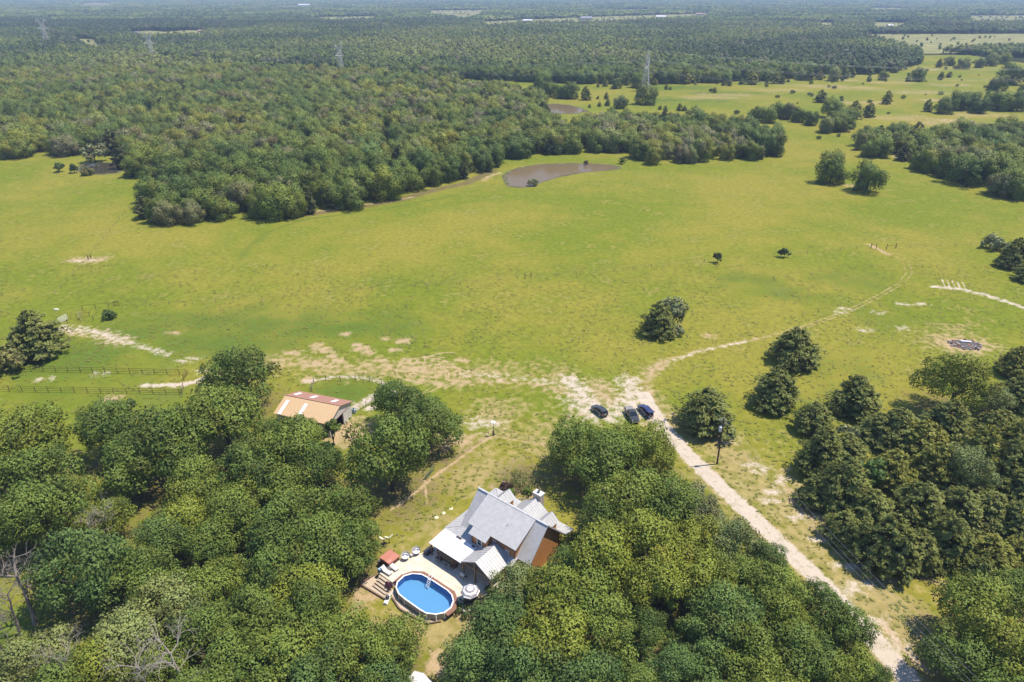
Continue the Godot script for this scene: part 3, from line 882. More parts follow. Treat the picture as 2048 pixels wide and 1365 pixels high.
func oak(p: Vector2, r: float, tall: float, tone: int, k: int, fine: bool) -> void:
	var where := oak_place(p)
	var size := ("broad" if tall < r * 1.9 else "tall broad") if r > 5.2 else (("small" if tall < 10.0 else "tall slim") if r < 3.9 else ("round" if tall < 11.0 else "tall round"))
	var o := thing("oak_tree", "%s %s oak %s" % [size, OAK_WORDS[tone], where], "tree", Vector3(p.x, fall(p.x, p.y), p.y), fmod(p.x * 1.7 + p.y, TAU), "%s %s oaks %s" % [size, OAK_WORDS[tone], where])
	o.scale = Vector3(r / 5.0, tall / 9.6, r / 5.0 * (1.0 + 0.12 * sin(k * 2.3)))
	put("trunk", oak_stem[k % oak_stem.size()], bark, o)
	put("crown", (oak_near if fine else oak_mid)[k % (oak_near if fine else oak_mid).size()], oak_paint[tone + 6 * (k * 7 / 3 % 2)], o)

func cedar(p: Vector2, r: float, tall: float, tone: int, k: int, fine: bool, label := "") -> void:
	var where := oak_place(p)
	var o := thing("cedar_tree", label if label else "%s cedar %s" % [["dark", "olive green"][tone], where], "tree", Vector3(p.x, fall(p.x, p.y), p.y), fmod(p.x * 2.3 + p.y, TAU), "" if label else "%s cedars %s" % [["dark", "olive green"][tone], where])
	o.scale = Vector3(r / 4.0, tall / 8.0 * (1.0 + 0.16 * sin(k * 3.7)), r / 4.0)
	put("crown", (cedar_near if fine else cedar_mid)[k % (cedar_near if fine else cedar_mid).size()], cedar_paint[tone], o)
	var s := Shape.new()
	s.tube(Vector3(0, -0.2, 0), Vector3(0, 7.0, 0), 0.22, 0.04, 6, false)
	if fine:
		part("trunk", s, bark, o)

func plant_trees() -> void:
	bark = worn(mat(0.12, 0.095, 0.075, 0.95), 0.1, 0.5, Vector3(1, 0.3, 1), 21)
	for k in 7:
		oak_near.append(crown(100 + k, 5.0, 1.3, 9.6, 50 + k % 3 * 6, 440, 0.20))
		oak_stem.append(trunk(200 + k, 5.0, 3.2, 9.0, 0.27))
	for k in 6:
		oak_mid.append(crown(300 + k, 5.0, -1.6, 9.6, 17, 330, 0.25, 0.6, 1.0))
	for k in 4:
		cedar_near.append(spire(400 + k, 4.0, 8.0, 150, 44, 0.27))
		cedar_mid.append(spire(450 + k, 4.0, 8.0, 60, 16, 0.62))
	for c in [[0.172, 0.228, 0.036], [0.122, 0.180, 0.032], [0.216, 0.252, 0.032], [0.132, 0.200, 0.046], [0.230, 0.268, 0.082], [0.216, 0.224, 0.086]]:
		oak_paint.append(leafy(c[0], c[1], c[2]))
	for c in oak_paint.duplicate():
		var m: StandardMaterial3D = c.duplicate()
		m.albedo_color = Color(c.albedo_color.r * 0.90, c.albedo_color.g * 0.93, c.albedo_color.b * 0.95)
		oak_paint.append(m)
	for c in [[0.190, 0.215, 0.052], [0.236, 0.246, 0.046]]:
		cedar_paint.append(leafy(c[0], c[1], c[2]))
	# by the house
	var k := 0
	var stems := []
	for t in near_oaks():
		oak(Vector2(t[0], t[1]), t[2], t[2] * (1.95 + 0.12 * sin(k * 1.7)), t[3], k, true)
		stems.append(Vector3(t[0], t[1], t[2]))
		k += 1
	var odd := {0: "dark pointed cedar beside the utility pole", 1: "dark round cedar between the utility pole and the cedar wood", 2: "big dark cedar standing by the grass track in the pasture", 3: "dark pointed cedar wrapped by a pale shrub in the pasture", 31: "dark spreading cedar beside the metal gate at the left edge", 32: "big dark cedar at the right edge of the pasture fence", 33: "low dark cedar beside the big one at the pasture fence"}
	for t in cedars():
		cedar(Vector2(t[0], t[1]), t[2], t[2] * (1.6 + 0.18 * sin(k * 2.1)), 1 if not odd.has(k - near_oaks().size()) and (t[3] == 2 or (k % 3 == 1 and t[0] > 60.0)) else 0, k, true, odd.get(k - near_oaks().size(), ""))
		stems.append(Vector3(t[0], t[1], t[2]))
		k += 1
	# the woods: every spot where a tree grows, nearest first
	var g := RandomNumberGenerator.new()
	g.seed = 31
	var spots := []
	var thin := noise(0.012, 2, 77)
	var step := 7.3
	for j in range(int(-760.0 / step), int(-170.0 / step)):
		for i in range(int(-600.0 / step), int(600.0 / step)):
			var p := Vector2((i + g.randf_range(-0.35, 1.35)) * step, (j + g.randf_range(-0.35, 1.35)) * step)
			var q := g.randf()
			if not in_view(p) or open_land(p, false) or near_wires(p):
				continue
			spots.append([p, q])
	# scattered in the rough meadow and along the strips
	spots.sort_custom(func(a, b): return a[0].y > b[0].y)
	var named := 0
	var rest := []
	for m in oak_mid:
		rest.append(Flock.new())
	var dark := [Flock.new(), Flock.new()]
	for s in spots:
		var p: Vector2 = s[0]
		var n := thin.get_noise_2dv(p)
		var m := thin.get_noise_2dv(p * 3.1 + Vector2(900, 100))
		var r := lerpf(3.6, 7.0, pow(g.randf(), 1.3)) + maxf(0.0, m) * 1.2
		var tall := r * g.randf_range(0.6, 1.15) + 5.6
		var tone := 0
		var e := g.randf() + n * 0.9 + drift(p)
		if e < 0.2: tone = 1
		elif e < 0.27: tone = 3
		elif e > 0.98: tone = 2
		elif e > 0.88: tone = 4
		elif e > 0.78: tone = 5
		k += 1
		var conifer: bool = s[1] > 0.9
		if named < 205 and not conifer and p.y > -560.0:
			oak(p, r, tall, tone, k, false)
			named += 1
		elif conifer:
			dark[k % 2].add(Vector3(p.x, -0.05, p.y), g.randf() * TAU, r / 4.6, tall / 8.4, Color(0.115, 0.130, 0.045) * g.randf_range(0.8, 1.25))
		else:
			var c: Color = [Color(0.180, 0.232, 0.044), Color(0.122, 0.178, 0.040), Color(0.245, 0.270, 0.046), Color(0.132, 0.202, 0.054), Color(0.240, 0.270, 0.092), Color(0.225, 0.222, 0.110)][tone]
			rest[k % rest.size()].add(Vector3(p.x, -0.05, p.y), g.randf() * TAU, r / 5.0, tall / 9.6, c * g.randf_range(0.82, 1.15))
	var white := leafy(1, 1, 1)
	var wood := Node3D.new()
	wood.name = "woodland"
	add_child(wood)
	wood.set_meta("kind", "stuff")
	wood.set_meta("label", "dense green oak wood stretching away beyond the pasture")
	wood.set_meta("category", "woodland")
	for i in oak_mid.size():
		flock("oak_crowns", rest[i], oak_mid[i], white, wood)
	for i in 2:
		flock("cedar_crowns", dark[i], cedar_mid[i], white, wood)
	# the far forest
	var far_kinds := []
	for i in 5:
		far_kinds.append(crown(500 + i, 5.0, -1.0, 9.6, 9, 80, 0.52, 0.75, 1.2))
	var far := []
	for i in 5:
		far.append(Flock.new())
	var hue := noise(0.0035, 3, 91)
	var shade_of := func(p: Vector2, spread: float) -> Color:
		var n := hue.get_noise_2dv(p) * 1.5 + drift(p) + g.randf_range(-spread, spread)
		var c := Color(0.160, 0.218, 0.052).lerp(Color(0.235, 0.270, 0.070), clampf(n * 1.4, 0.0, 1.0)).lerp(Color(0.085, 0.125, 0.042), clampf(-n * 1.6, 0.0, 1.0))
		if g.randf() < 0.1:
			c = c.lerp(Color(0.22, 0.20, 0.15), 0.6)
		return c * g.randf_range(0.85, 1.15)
	var z := -760.0
	while z > -2100.0:
		var cell := 8.4 + (-z - 760.0) * 0.0018
		var w := int((-z * 0.72 + 60.0) / cell)
		for i in range(-w, w):
			var p := Vector2((i + g.randf()) * cell, z + g.randf_range(-0.6, 0.6) * cell)
			if open_land(p, false) or near_wires(p):
				continue
			if open_land(p, true):
				if g.randf() < 0.035:
					var b := g.randf_range(1.2, 2.6)
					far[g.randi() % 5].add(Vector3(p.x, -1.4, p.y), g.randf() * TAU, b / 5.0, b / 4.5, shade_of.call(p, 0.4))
				continue
			var r := lerpf(4.0, 8.6, pow(g.randf(), 1.5))
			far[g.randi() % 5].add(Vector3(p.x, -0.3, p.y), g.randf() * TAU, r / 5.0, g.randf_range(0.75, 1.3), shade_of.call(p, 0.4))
		z -= cell
	for i in 5:
		flock("far_crowns", far[i], far_kinds[i], white, wood)
	var domes := []
	var last := []
	for i in 4:
		domes.append(dome(600 + i, 5.0, 9.0, 9, 4))
		last.append(Flock.new())
	while z > -9500.0:
		var grow := clampf((-z - 2100.0) / 3500.0, 0.0, 1.0)
		var cell := 9.0 + grow * 17.0
		var w := int((-z * 0.70 + 60.0) / cell)
		for i in range(-w, w):
			var p := Vector2((i + g.randf()) * cell, z + g.randf_range(-0.6, 0.6) * cell)
			if open_land(p, true):
				if g.randf() < 0.05:
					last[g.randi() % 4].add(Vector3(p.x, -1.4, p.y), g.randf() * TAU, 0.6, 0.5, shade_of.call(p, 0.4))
				continue
			var r := g.randf_range(0.62, 0.95) * cell
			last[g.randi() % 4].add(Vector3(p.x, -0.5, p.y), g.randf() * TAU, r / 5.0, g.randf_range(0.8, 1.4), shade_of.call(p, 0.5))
		z -= cell
	var flat_leaf := mat(1, 1, 1, 0.8)
	flat_leaf.vertex_color_use_as_albedo = true
	flat_leaf.metallic_specular = 0.2
	for i in 4:
		flock("horizon_crowns", last[i], domes[i], flat_leaf, wood)


# ------------------------------------------------------------------ the house, in its own axes: x along the ridge, z towards the pool
func window(under: Node, o: Vector3, w: float, h: float, white: Material, glass: Material) -> void:
	var s := Shape.new()
	for q in [[Vector3(0, h / 2, 0), Vector3(w + 0.24, 0.13, 0.1)], [Vector3(0, -h / 2, 0), Vector3(w + 0.24, 0.13, 0.1)], [Vector3(w / 2, 0, 0), Vector3(0.12, h - 0.13, 0.1)], [Vector3(-w / 2, 0, 0), Vector3(0.12, h - 0.13, 0.1)], [Vector3(0, 0, 0.01), Vector3(w - 0.12, 0.05, 0.05)]]:
		s.box(o + q[0], q[1])
	var f := part("window", s, white, under)
	s = Shape.new()
	s.box(o - Vector3(0, 0, 0.012), Vector3(w - 0.12, h - 0.13, 0.03))
	part("pane", s, glass, f)

func build_house() -> void:
	var tin := worn(mat(0.48, 0.48, 0.49, 0.42), 0.03, 0.88, Vector3(0.12, 0.5, 0.12), 31)
	var pale := worn(mat(0.80, 0.81, 0.84, 0.5, 0.05), 0.03, 0.9, Vector3(0.15, 0.15, 0.15), 32)
	var siding := worn(mat(0.72, 0.32, 0.105, 0.7), 0.05, 0.62, Vector3(0.25, 3.2, 0.25), 33, 2.0)
	var fascia := mat(0.20, 0.085, 0.05, 0.7)
	var timber := worn(mat(0.40, 0.27, 0.15, 0.85), 0.05, 0.6, Vector3(1.5, 0.3, 1.5), 34)
	var dark_timber := mat(0.20, 0.085, 0.055, 0.8)
	var white := mat(0.8, 0.79, 0.76, 0.5)
	var glass := mat(0.03, 0.04, 0.05, 0.06)
	var stone := worn(mat(0.68, 0.59, 0.47, 0.95), 0.06, 0.6, Vector3(0.9, 1.8, 0.9), 35, 5.0)
	var h := by_house("farmhouse", "orange timber farmhouse with grey metal gable roofs and a shed dormer beside the pool", "house")
	# walls
	var s := Shape.new()
	s.extrude([Vector2(-4.0, -0.4), Vector2(-4.0, 3.45), Vector2(0, 7.78), Vector2(4.0, 3.45), Vector2(4.0, -0.4)], -6.3, 6.3)
	s.extrude([Vector2(0.4, 3.0), Vector2(0.4, 7.72), Vector2(4.5, 5.68), Vector2(4.5, 0.0), Vector2(4.05, 0.0), Vector2(4.05, 3.0)], -4.2, 4.2)
	s.extrude([Vector2(4.52, 0.0), Vector2(4.52, 5.66), Vector2(5.7, 5.08), Vector2(5.7, 0.0)], -3.2, -0.35)
	var wall := part("wall", s, siding, h)
	# corner boards
	s = Shape.new()
	for q in [[4.2, 4.5], [-0.35, 5.7], [-3.2, 5.7]]:
		s.box(Vector3(q[0], 2.6, q[1]), Vector3(0.14, 5.0, 0.14))
	part("corner_board", s, fascia, wall)
	# steep main roof in two slopes
	s = Shape.new()
	s.panel(Vector3(-6.82, 8, 0), Vector3(6.82, 8, 0), Vector3(6.82, 3.36, 4.3), Vector3(-6.82, 3.36, 4.3), 0.14, 0.42)
	part("roof_slope", s, tin, h)
	s = Shape.new()
	s.panel(Vector3(-6.82, 8, -0.002), Vector3(6.82, 8, -0.002), Vector3(6.82, 3.36, -4.3), Vector3(-6.82, 3.36, -4.3), 0.14, 0.42)
	part("roof_slope", s, tin, h)
	s = Shape.new()
	s.bar(Vector3(-6.84, 8.05, 0), Vector3(6.84, 8.05, 0), 0.34, 0.06)
	part("ridge_cap", s, tin, h)
	s = Shape.new()
	for x in [-6.75, 6.75]:
		for sg in [-1.0, 1.0]:
			s.bar(Vector3(x, 7.80, sg * 0.03), Vector3(x, 3.2, sg * 4.28), 0.08, 0.2)
	part("barge_board", s, fascia, h)
	# the shed dormer and its step
	s = Shape.new()
	s.panel(Vector3(-4.7, 8.06, 0.05), Vector3(4.7, 8.06, 0.05), Vector3(4.7, 5.56, 5.02), Vector3(-4.7, 5.56, 5.02), 0.16, 0.42)
	s.panel(Vector3(-3.48, 5.553, 5.03), Vector3(-0.1, 5.553, 5.03), Vector3(-0.1, 4.98, 6.2), Vector3(-3.48, 4.98, 6.2), 0.16, 0.42)
	part("dormer_roof", s, tin, h)
	s = Shape.new()
	s.bar(Vector3(4.66, 7.87, 0.1), Vector3(4.66, 5.40, 5.0), 0.07, 0.18)
	s.bar(Vector3(-4.66, 7.87, 0.1), Vector3(-4.66, 5.40, 5.0), 0.07, 0.18)
	s.bar(Vector3(-0.05, 5.33, 5.0), Vector3(4.7, 5.33, 5.0), 0.07, 0.16)
	part("dormer_fascia", s, fascia, h)
	s = Shape.new()
	s.tube(Vector3(1.4, 6.9, 2.6), Vector3(1.4, 7.35, 2.6), 0.05, 0.05, 8)
	part("vent_pipe", s, white, h)
	window(wall, Vector3(-1.7, 3.95, 5.74), 0.85, 1.35, white, glass)
	window(wall, Vector3(0.25, 4.25, 4.54), 0.5, 0.5, white, glass)
	window(wall, Vector3(2.74, 3.75, 4.54), 0.5, 0.55, white, glass)
	# porch roofs round the house
	s = Shape.new()
	s.panel(Vector3(-6.4, 3.42, 4.32), Vector3(4.6, 3.42, 4.32), Vector3(4.6, 2.86, 6.05), Vector3(-8.9, 2.78, 6.05), 0.1, 0.45)
	part("front_porch_roof", s, tin, h)
	s = Shape.new()
	s.panel(Vector3(-6.4, 3.42, -4.3), Vector3(-6.4, 3.42, 4.3), Vector3(-8.9, 2.78, 6.03), Vector3(-8.9, 2.78, -6.6), 0.1, 0.45)
	part("side_porch_roof", s, tin, h)
	s = Shape.new()
	s.panel(Vector3(-6.4, 3.42, -4.32), Vector3(7.2, 3.42, -4.32), Vector3(7.2, 2.78, -6.6), Vector3(-8.88, 2.78, -6.62), 0.1, 0.45)
	part("back_porch_roof", s, tin, h)
	s = Shape.new()
	for x in [-8.6, -5.5, -2.0, 2.0, 5.0, 7.0]:
		s.box(Vector3(x, 1.3, -6.35), Vector3(0.16, 2.8, 0.16))
	for z in [-2.5, 1.5, 5.6]:
		s.box(Vector3(-8.6, 1.3, z), Vector3(0.16, 2.8, 0.16))
	part("porch_posts", s, dark_timber, h)
	# gables at the back
	for x in [-4.15, 4.4]:
		var hw := 1.28
		var y := 6.3
		s = Shape.new()
		var back := -4.5
		s.panel(Vector3(x, y, back), Vector3(x, y, -1.4), Vector3(x + hw, y - 1.22, -1.4), Vector3(x + hw, y - 1.22, back), 0.1, 0.45)
		s.panel(Vector3(x, y + 0.002, back), Vector3(x, y + 0.002, -1.4), Vector3(x - hw, y - 1.22, -1.4), Vector3(x - hw, y - 1.22, back), 0.1, 0.45)
		var g := part("gable_roof", s, tin, h)
		s = Shape.new()
		s.at = Transform3D(Basis(Vector3.UP, PI / 2), Vector3(x, 0, 0))
		s.extrude([Vector2(-1.05, 3.4), Vector2(-1.05, y - 1.16), Vector2(0, y - 0.16), Vector2(1.05, y - 1.16), Vector2(1.05, 3.4)], 1.6, 4.2)
		part("gable_wall", s, siding, g)
	s = Shape.new()
	s.panel(Vector3(0.65, 6.4, -5.4), Vector3(0.65, 6.4, -1.3), Vector3(3.3, 4.42, -1.3), Vector3(3.3, 4.42, -5.4), 0.1, 0.45)
	s.panel(Vector3(0.65, 6.402, -5.4), Vector3(0.65, 6.402, -1.3), Vector3(-2.0, 4.42, -1.3), Vector3(-2.0, 4.42, -5.4), 0.1, 0.45)
	var cross := part("gable_roof", s, tin, h)
	s = Shape.new()
	s.at = Transform3D(Basis(Vector3.UP, PI / 2), Vector3(0.65, 0, 0))
	s.extrude([Vector2(-2.3, 0), Vector2(-2.3, 4.5), Vector2(0, 6.22), Vector2(2.3, 4.5), Vector2(2.3, 0)], 1.6, 5.1)
	part("gable_wall", s, siding, cross)
	# chimney
	s = Shape.new()
	s.box(Vector3(0.65, 3.3, -5.95), Vector3(1.5, 7.4, 0.95))
	var chim := part("chimney", s, stone, h)
	s = Shape.new()
	s.box(Vector3(0.65, 7.05, -5.95), Vector3(1.66, 0.1, 1.1))
	part("chimney_cap", s, mat(0.6, 0.6, 0.6, 0.5), chim)
	s = Shape.new()
	s.tube(Vector3(0.65, 7.1, -5.95), Vector3(0.65, 7.4, -5.95), 0.14, 0.14, 10)
	s.tube(Vector3(0.65, 7.4, -5.95), Vector3(0.65, 7.47, -5.95), 0.26, 0.2, 10)
	part("flue", s, mat(0.06, 0.06, 0.06, 0.6), chim)
	# flat cover over the bar
	s = Shape.new()
	s.panel(Vector3(-8.5, 3.04, 6.2), Vector3(-1.85, 3.04, 6.2), Vector3(-1.85, 2.72, 9.75), Vector3(-8.5, 2.72, 9.75), 0.12, 0.28, 0.02)
	var cover := part("patio_roof", s, pale, h)
	s = Shape.new()
	s.bar(Vector3(-8.5, 2.5, 9.4), Vector3(-1.9, 2.5, 9.4), 0.1, 0.2)
	s.bar(Vector3(-8.5, 2.78, 6.35), Vector3(-1.9, 2.78, 6.35), 0.1, 0.2)
	for i in 10:
		s.bar(Vector3(-8.3 + i * 0.7, 2.86, 6.3), Vector3(-8.3 + i * 0.7, 2.55, 9.6), 0.06, 0.1)
	part("rafters", s, dark_timber, cover)
	for q in [Vector3(-7.05, 1.2, 9.4), Vector3(-3.75, 1.2, 9.4), Vector3(-8.35, 1.2, 9.4)]:
		s = Shape.new()
		s.box(q, Vector3(0.17, 2.5, 0.17))
		part("post", s, dark_timber, h)
	s = Shape.new()
	for x in [-5.6, -5.1, -2.4]:
		s.box(Vector3(x, 3.12, 6.35), Vector3(0.5, 0.16, 0.22))
	part("gutter_bracket", s, mat(0.05, 0.05, 0.06), cover)
	# gabled porch
	s = Shape.new()
	s.panel(Vector3(0.94, 4.52, 4.6), Vector3(0.94, 4.52, 9.62), Vector3(-1.96, 2.84, 9.62), Vector3(-1.96, 2.84, 4.6), 0.1, 0.48)
	s.panel(Vector3(0.94, 4.522, 4.6), Vector3(0.94, 4.522, 9.62), Vector3(3.84, 2.84, 9.62), Vector3(3.84, 2.84, 4.6), 0.1, 0.48)
	var porch := part("gable_roof", s, tin, h)
	s = Shape.new()
	s.bar(Vector3(0.94, 4.36, 9.52), Vector3(-1.95, 2.68, 9.52), 0.12, 0.2)
	s.bar(Vector3(0.94, 4.36, 9.52), Vector3(3.83, 2.68, 9.52), 0.12, 0.2)
	s.bar(Vector3(-1.9, 2.62, 9.36), Vector3(3.8, 2.62, 9.36), 0.2, 0.24)
	s.bar(Vector3(-1.75, 2.62, 9.2), Vector3(-1.75, 2.62, 5.8), 0.16, 0.2)
	s.bar(Vector3(3.6, 2.62, 9.2), Vector3(3.6, 2.62, 5.8), 0.16, 0.2)
	part("beam", s, timber, porch)
	for q in [[Vector3(-1.75, 1.25, 9.36), 2.5], [Vector3(0.6, 2.05, 9.4), 4.1], [Vector3(3.6, 1.25, 9.36), 2.5]]:
		s = Shape.new()
		s.box(q[0], Vector3(0.24, q[1], 0.24))
		part("post", s, timber, h)
	s = Shape.new()
	s.box(Vector3(0.9, 1.05, 5.74), Vector3(1.0, 2.1, 0.06))
	var door := part("door", s, mat(0.5, 0.17, 0.06, 0.6), h)
	s = Shape.new()
	s.box(Vector3(1.28, 1.0, 5.8), Vector3(0.05, 0.14, 0.06))
	part("handle", s, mat(0.5, 0.45, 0.3, 0.3, 0.8), door)
	s = Shape.new()
	s.box(Vector3(1.6, 1.3, 5.65), Vector3(4.2, 2.7, 0.1))
	part("porch_wall", s, siding, h)

# ------------------------------------------------------------------ patio, pool and what stands there
const TOP := 0.06

func by(mesh_of: Callable) -> Shape:
	var s := Shape.new()
	mesh_of.call(s)
	return s

func build_poolside() -> void:
	var slab := worn(mat(0.66, 0.585, 0.475, 0.9), 0.02, 0.9, Vector3(0.09, 0.09, 0.09), 41)
	var edge := [Vector2(-9.0, 17.06), Vector2(-9.1, 15.2), Vector2(-8.27, 13.56), Vector2(-6.82, 12.62), Vector2(-5.48, 12.58), Vector2(-0.6, 12.52), Vector2(0.69, 13.3)]
	# patio: one concrete slab, stepping down at the left
	var o := Node3D.new()
	o.name = "patio"
	o.transform = frame
	add_child(o)
	o.set_meta("kind", "structure")
	var s := Shape.new()
	var line := [Vector2(-9.0, 6.0), Vector2(-9.76, 9.9), Vector2(-11.2, 12.2), Vector2(-12.3, 15.6), Vector2(-12.3, 17.05)]
	line.append_array(edge)
	line.append_array([Vector2(2.9, 14.4), Vector2(4.2, 12.2), Vector2(4.6, 5.0), Vector2(-6.0, 4.0)])
	s.slab(PackedVector2Array(line), -1.25, TOP)
	part("slab", s, slab, o)
	s = Shape.new()
	for q in [[Vector3(-12.2, TOP, 12.5), Vector3(4.0, TOP, 11.2)], [Vector3(-4.2, TOP, 6.2), Vector3(-4.2, TOP, 12.5)], [Vector3(0.6, TOP, 9.7), Vector3(-0.9, TOP, 12.4)]]:
		s.bar(q[0] + Vector3(0, 0.001, 0), q[1] + Vector3(0, 0.001, 0), 0.025, 0.008)
	part("joint", s, mat(0.22, 0.19, 0.15), o)
	# brown deck round the pool's house side
	var rim := [Vector2(-8.03, 13.99), Vector2(-6.85, 13.2), Vector2(-5.38, 13.0), Vector2(-1.55, 12.95), Vector2(-0.4, 13.2), Vector2(0.55, 13.9), Vector2(1.08, 15.04), Vector2(0.95, 16.26), Vector2(0.22, 17.23), Vector2(-0.99, 17.96), Vector2(-2.2, 18.1), Vector2(-5.4, 18.12), Vector2(-6.74, 18.0), Vector2(-7.95, 17.4), Vector2(-8.56, 16.55), Vector2(-8.65, 15.1)]
	var mid := Vector2(-3.8, 15.5)
	var d := by_house("pool_deck", "narrow brown deck strip round the house side of the pool", "deck")
	var brown := worn(mat(0.30, 0.155, 0.105, 0.85), 0.05, 0.75, Vector3(0.6, 0.6, 0.6), 42)
	var out := [Vector2(-9.0, 17.04), Vector2(-9.08, 15.2), Vector2(-8.25, 13.55), Vector2(-6.81, 12.6), Vector2(-5.48, 12.56), Vector2(-0.6, 12.5), Vector2(0.69, 13.28), Vector2(1.75, 14.8), Vector2(1.6, 16.3)]
	var inn := [Vector2(-8.75, 16.3), Vector2(-8.68, 15.1), Vector2(-8.05, 13.97), Vector2(-6.86, 13.17), Vector2(-5.38, 12.97), Vector2(-1.0, 12.97), Vector2(0.3, 13.65), Vector2(1.1, 15.04), Vector2(0.97, 16.25)]
	for i in out.size() - 1:
		s = Shape.new()
		var a: Vector2 = out[i]
		var b: Vector2 = out[i + 1]
		var e: Vector2 = inn[i + 1]
		var f: Vector2 = inn[i]
		var c := (a + b + e + f) / 4
		s.slab(PackedVector2Array([c + (a - c) * 0.996, c + (b - c) * 0.996, c + (e - c) * 0.996, c + (f - c) * 0.996]), -0.1, TOP + 0.014)
		part("board", s, brown, d)
	# the pool: wall panels, white rim, blue liner, water, ladder
	var pool := by_house("swimming_pool", "long oval above ground swimming pool of bright blue water with a white rim", "swimming pool")
	var white := mat(0.80, 0.80, 0.82, 0.45)
	var panel_paint := worn(mat(0.50, 0.46, 0.40, 0.7), 0.06, 0.75, Vector3(0.5, 0.3, 0.5), 43)
	var blue := worn(mat(0.13, 0.46, 0.88, 0.6), 0.05, 0.55, Vector3(0.7, 0.7, 0.7), 44)
	var deep := mat(0.006, 0.065, 0.30, 0.6)
	var scaled := func(p: Vector2, k: float) -> Vector2:
		return mid + (p - mid) * (1.0 + k / (p - mid).length())
	s = Shape.new()
	for i in rim.size():
		var a: Vector2 = rim[i]
		var b: Vector2 = rim[(i + 1) % rim.size()]
		var p: Vector2 = scaled.call(a, -0.2)
		var q: Vector2 = scaled.call(b, -0.2)
		s.slab(PackedVector2Array([a, b, q, p]), 0.05, 0.13)
	part("rim", s, white, pool)
	for i in rim.size():
		var a: Vector2 = scaled.call(rim[i], -0.07)
		var b: Vector2 = scaled.call(rim[(i + 1) % rim.size()], -0.07)
		if (a.y + b.y) / 2 < 14.0:
			continue
		s = Shape.new()
		s.slab(PackedVector2Array([a, b, scaled.call(b, -0.05), scaled.call(a, -0.05)]), -1.2, 0.05)
		part("wall_panel", s, panel_paint, pool)
		s = Shape.new()
		s.box(Vector3(a.x, -0.58, a.y), Vector3(0.16, 1.26, 0.16))
		part("upright", s, white, pool)
	var inside := PackedVector2Array()
	for p in rim:
		inside.append(scaled.call(p, -0.16))
	s = Shape.new()
	for i in inside.size():
		var a := inside[i]
		var b := inside[(i + 1) % inside.size()]
		var c := mid - (a + b) / 2
		s.quad(Vector3(a.x, 0.06, a.y), Vector3(b.x, 0.06, b.y), Vector3(b.x, -1.05, b.y), Vector3(a.x, -1.05, a.y), Vector3(c.x, 0, c.y))
	part("liner_wall", s, deep, pool)
	s = Shape.new()
	s.poly(inside, -1.04)
	part("liner_floor", s, blue, pool)
	var water := mat(0.1, 0.4, 0.75, 0.04)
	water.albedo_color.a = 0.035
	water.transparency = BaseMaterial3D.TRANSPARENCY_ALPHA
	s = Shape.new()
	s.poly(inside, -0.07)
	part("water", s, water, pool)
	# ladder over the rim
	var lad := by_house("pool_ladder", "white ladder standing in the pool at the house side", "ladder", Vector3(-4.95, 0, 13.2))
	for x in [-0.27, 0.27]:
		s = Shape.new()
		s.tube(Vector3(x, TOP, -0.55), Vector3(x, 0.75, -0.45), 0.05, 0.05, 8)
		s.tube(Vector3(x, 0.75, -0.45), Vector3(x, 0.75, 0.0), 0.05, 0.05, 8)
		s.tube(Vector3(x, 0.75, 0.0), Vector3(x, -1.0, 0.85), 0.05, 0.05, 8)
		part("rail", s, white, lad)
	for i in 5:
		s = Shape.new()
		s.box(Vector3(0, 0.32 - i * 0.27, 0.21 + i * 0.13), Vector3(0.52, 0.05, 0.14))
		part("rung", s, white, lad)
	# steps down to the lawn
	var st := by_house("wooden_steps", "four wooden steps from the patio corner down to the pebbled pad", "steps", Vector3(-10.35, 0, 17.1))
	var plank := worn(mat(0.60, 0.49, 0.38, 0.9), 0.05, 0.7, Vector3(0.5, 2, 2), 45)
	for i in 4:
		s = Shape.new()
		s.box(Vector3(0.1 * i, -0.12 - i * 0.24, 0.22 + i * 0.42), Vector3(1.75 + 0.28 * i, 0.07, 0.40))
		var t := part("tread", s, plank, st)
		s = Shape.new()
		s.box(Vector3(0.1 * i, -0.26 - i * 0.24, 0.06 + i * 0.42), Vector3(1.65 + 0.28 * i, 0.2, 0.05))
		part("riser", s, mat(0.1, 0.07, 0.05), t)
		s = Shape.new()
		s.bar(Vector3(0.1 * i - 0.9 - 0.14 * i, -0.12 - i * 0.24, 0.42 + i * 0.42), Vector3(0.1 * i - 1.25 - 0.16 * i, -0.12 - i * 0.24, 0.1), 0.34, 0.07)
		part("corner_tread", s, plank, t)
	o = Node3D.new()
	o.name = "pebble_pad"
	o.transform = frame
	add_child(o)
	o.set_meta("kind", "structure")
	s = Shape.new()
	s.slab(PackedVector2Array([Vector2(-13.0, 17.2), Vector2(-13.2, 19.6), Vector2(-8.3, 19.2), Vector2(-8.0, 17.3)]), -1.2, -1.02)
	s.slab(PackedVector2Array([Vector2(-8.9, 17.4), Vector2(-7.6, 18.5), Vector2(-5.3, 19.1), Vector2(-2.8, 18.86), Vector2(-0.2, 18.3), Vector2(0.9, 17.0), Vector2(0.35, 17.35), Vector2(-0.95, 18.1), Vector2(-2.2, 18.22), Vector2(-5.4, 18.24), Vector2(-6.8, 18.12), Vector2(-8.05, 17.5)]), -1.2, -1.04)
	part("pebbles", s, worn(mat(0.64, 0.52, 0.40, 0.95), 0.16, 0.72, Vector3(1, 1, 1), 46, 4.0), o)
	# landscape timbers round them
	var log := worn(mat(0.33, 0.23, 0.17, 0.9), 0.05, 0.6, Vector3(1, 2, 2), 47)
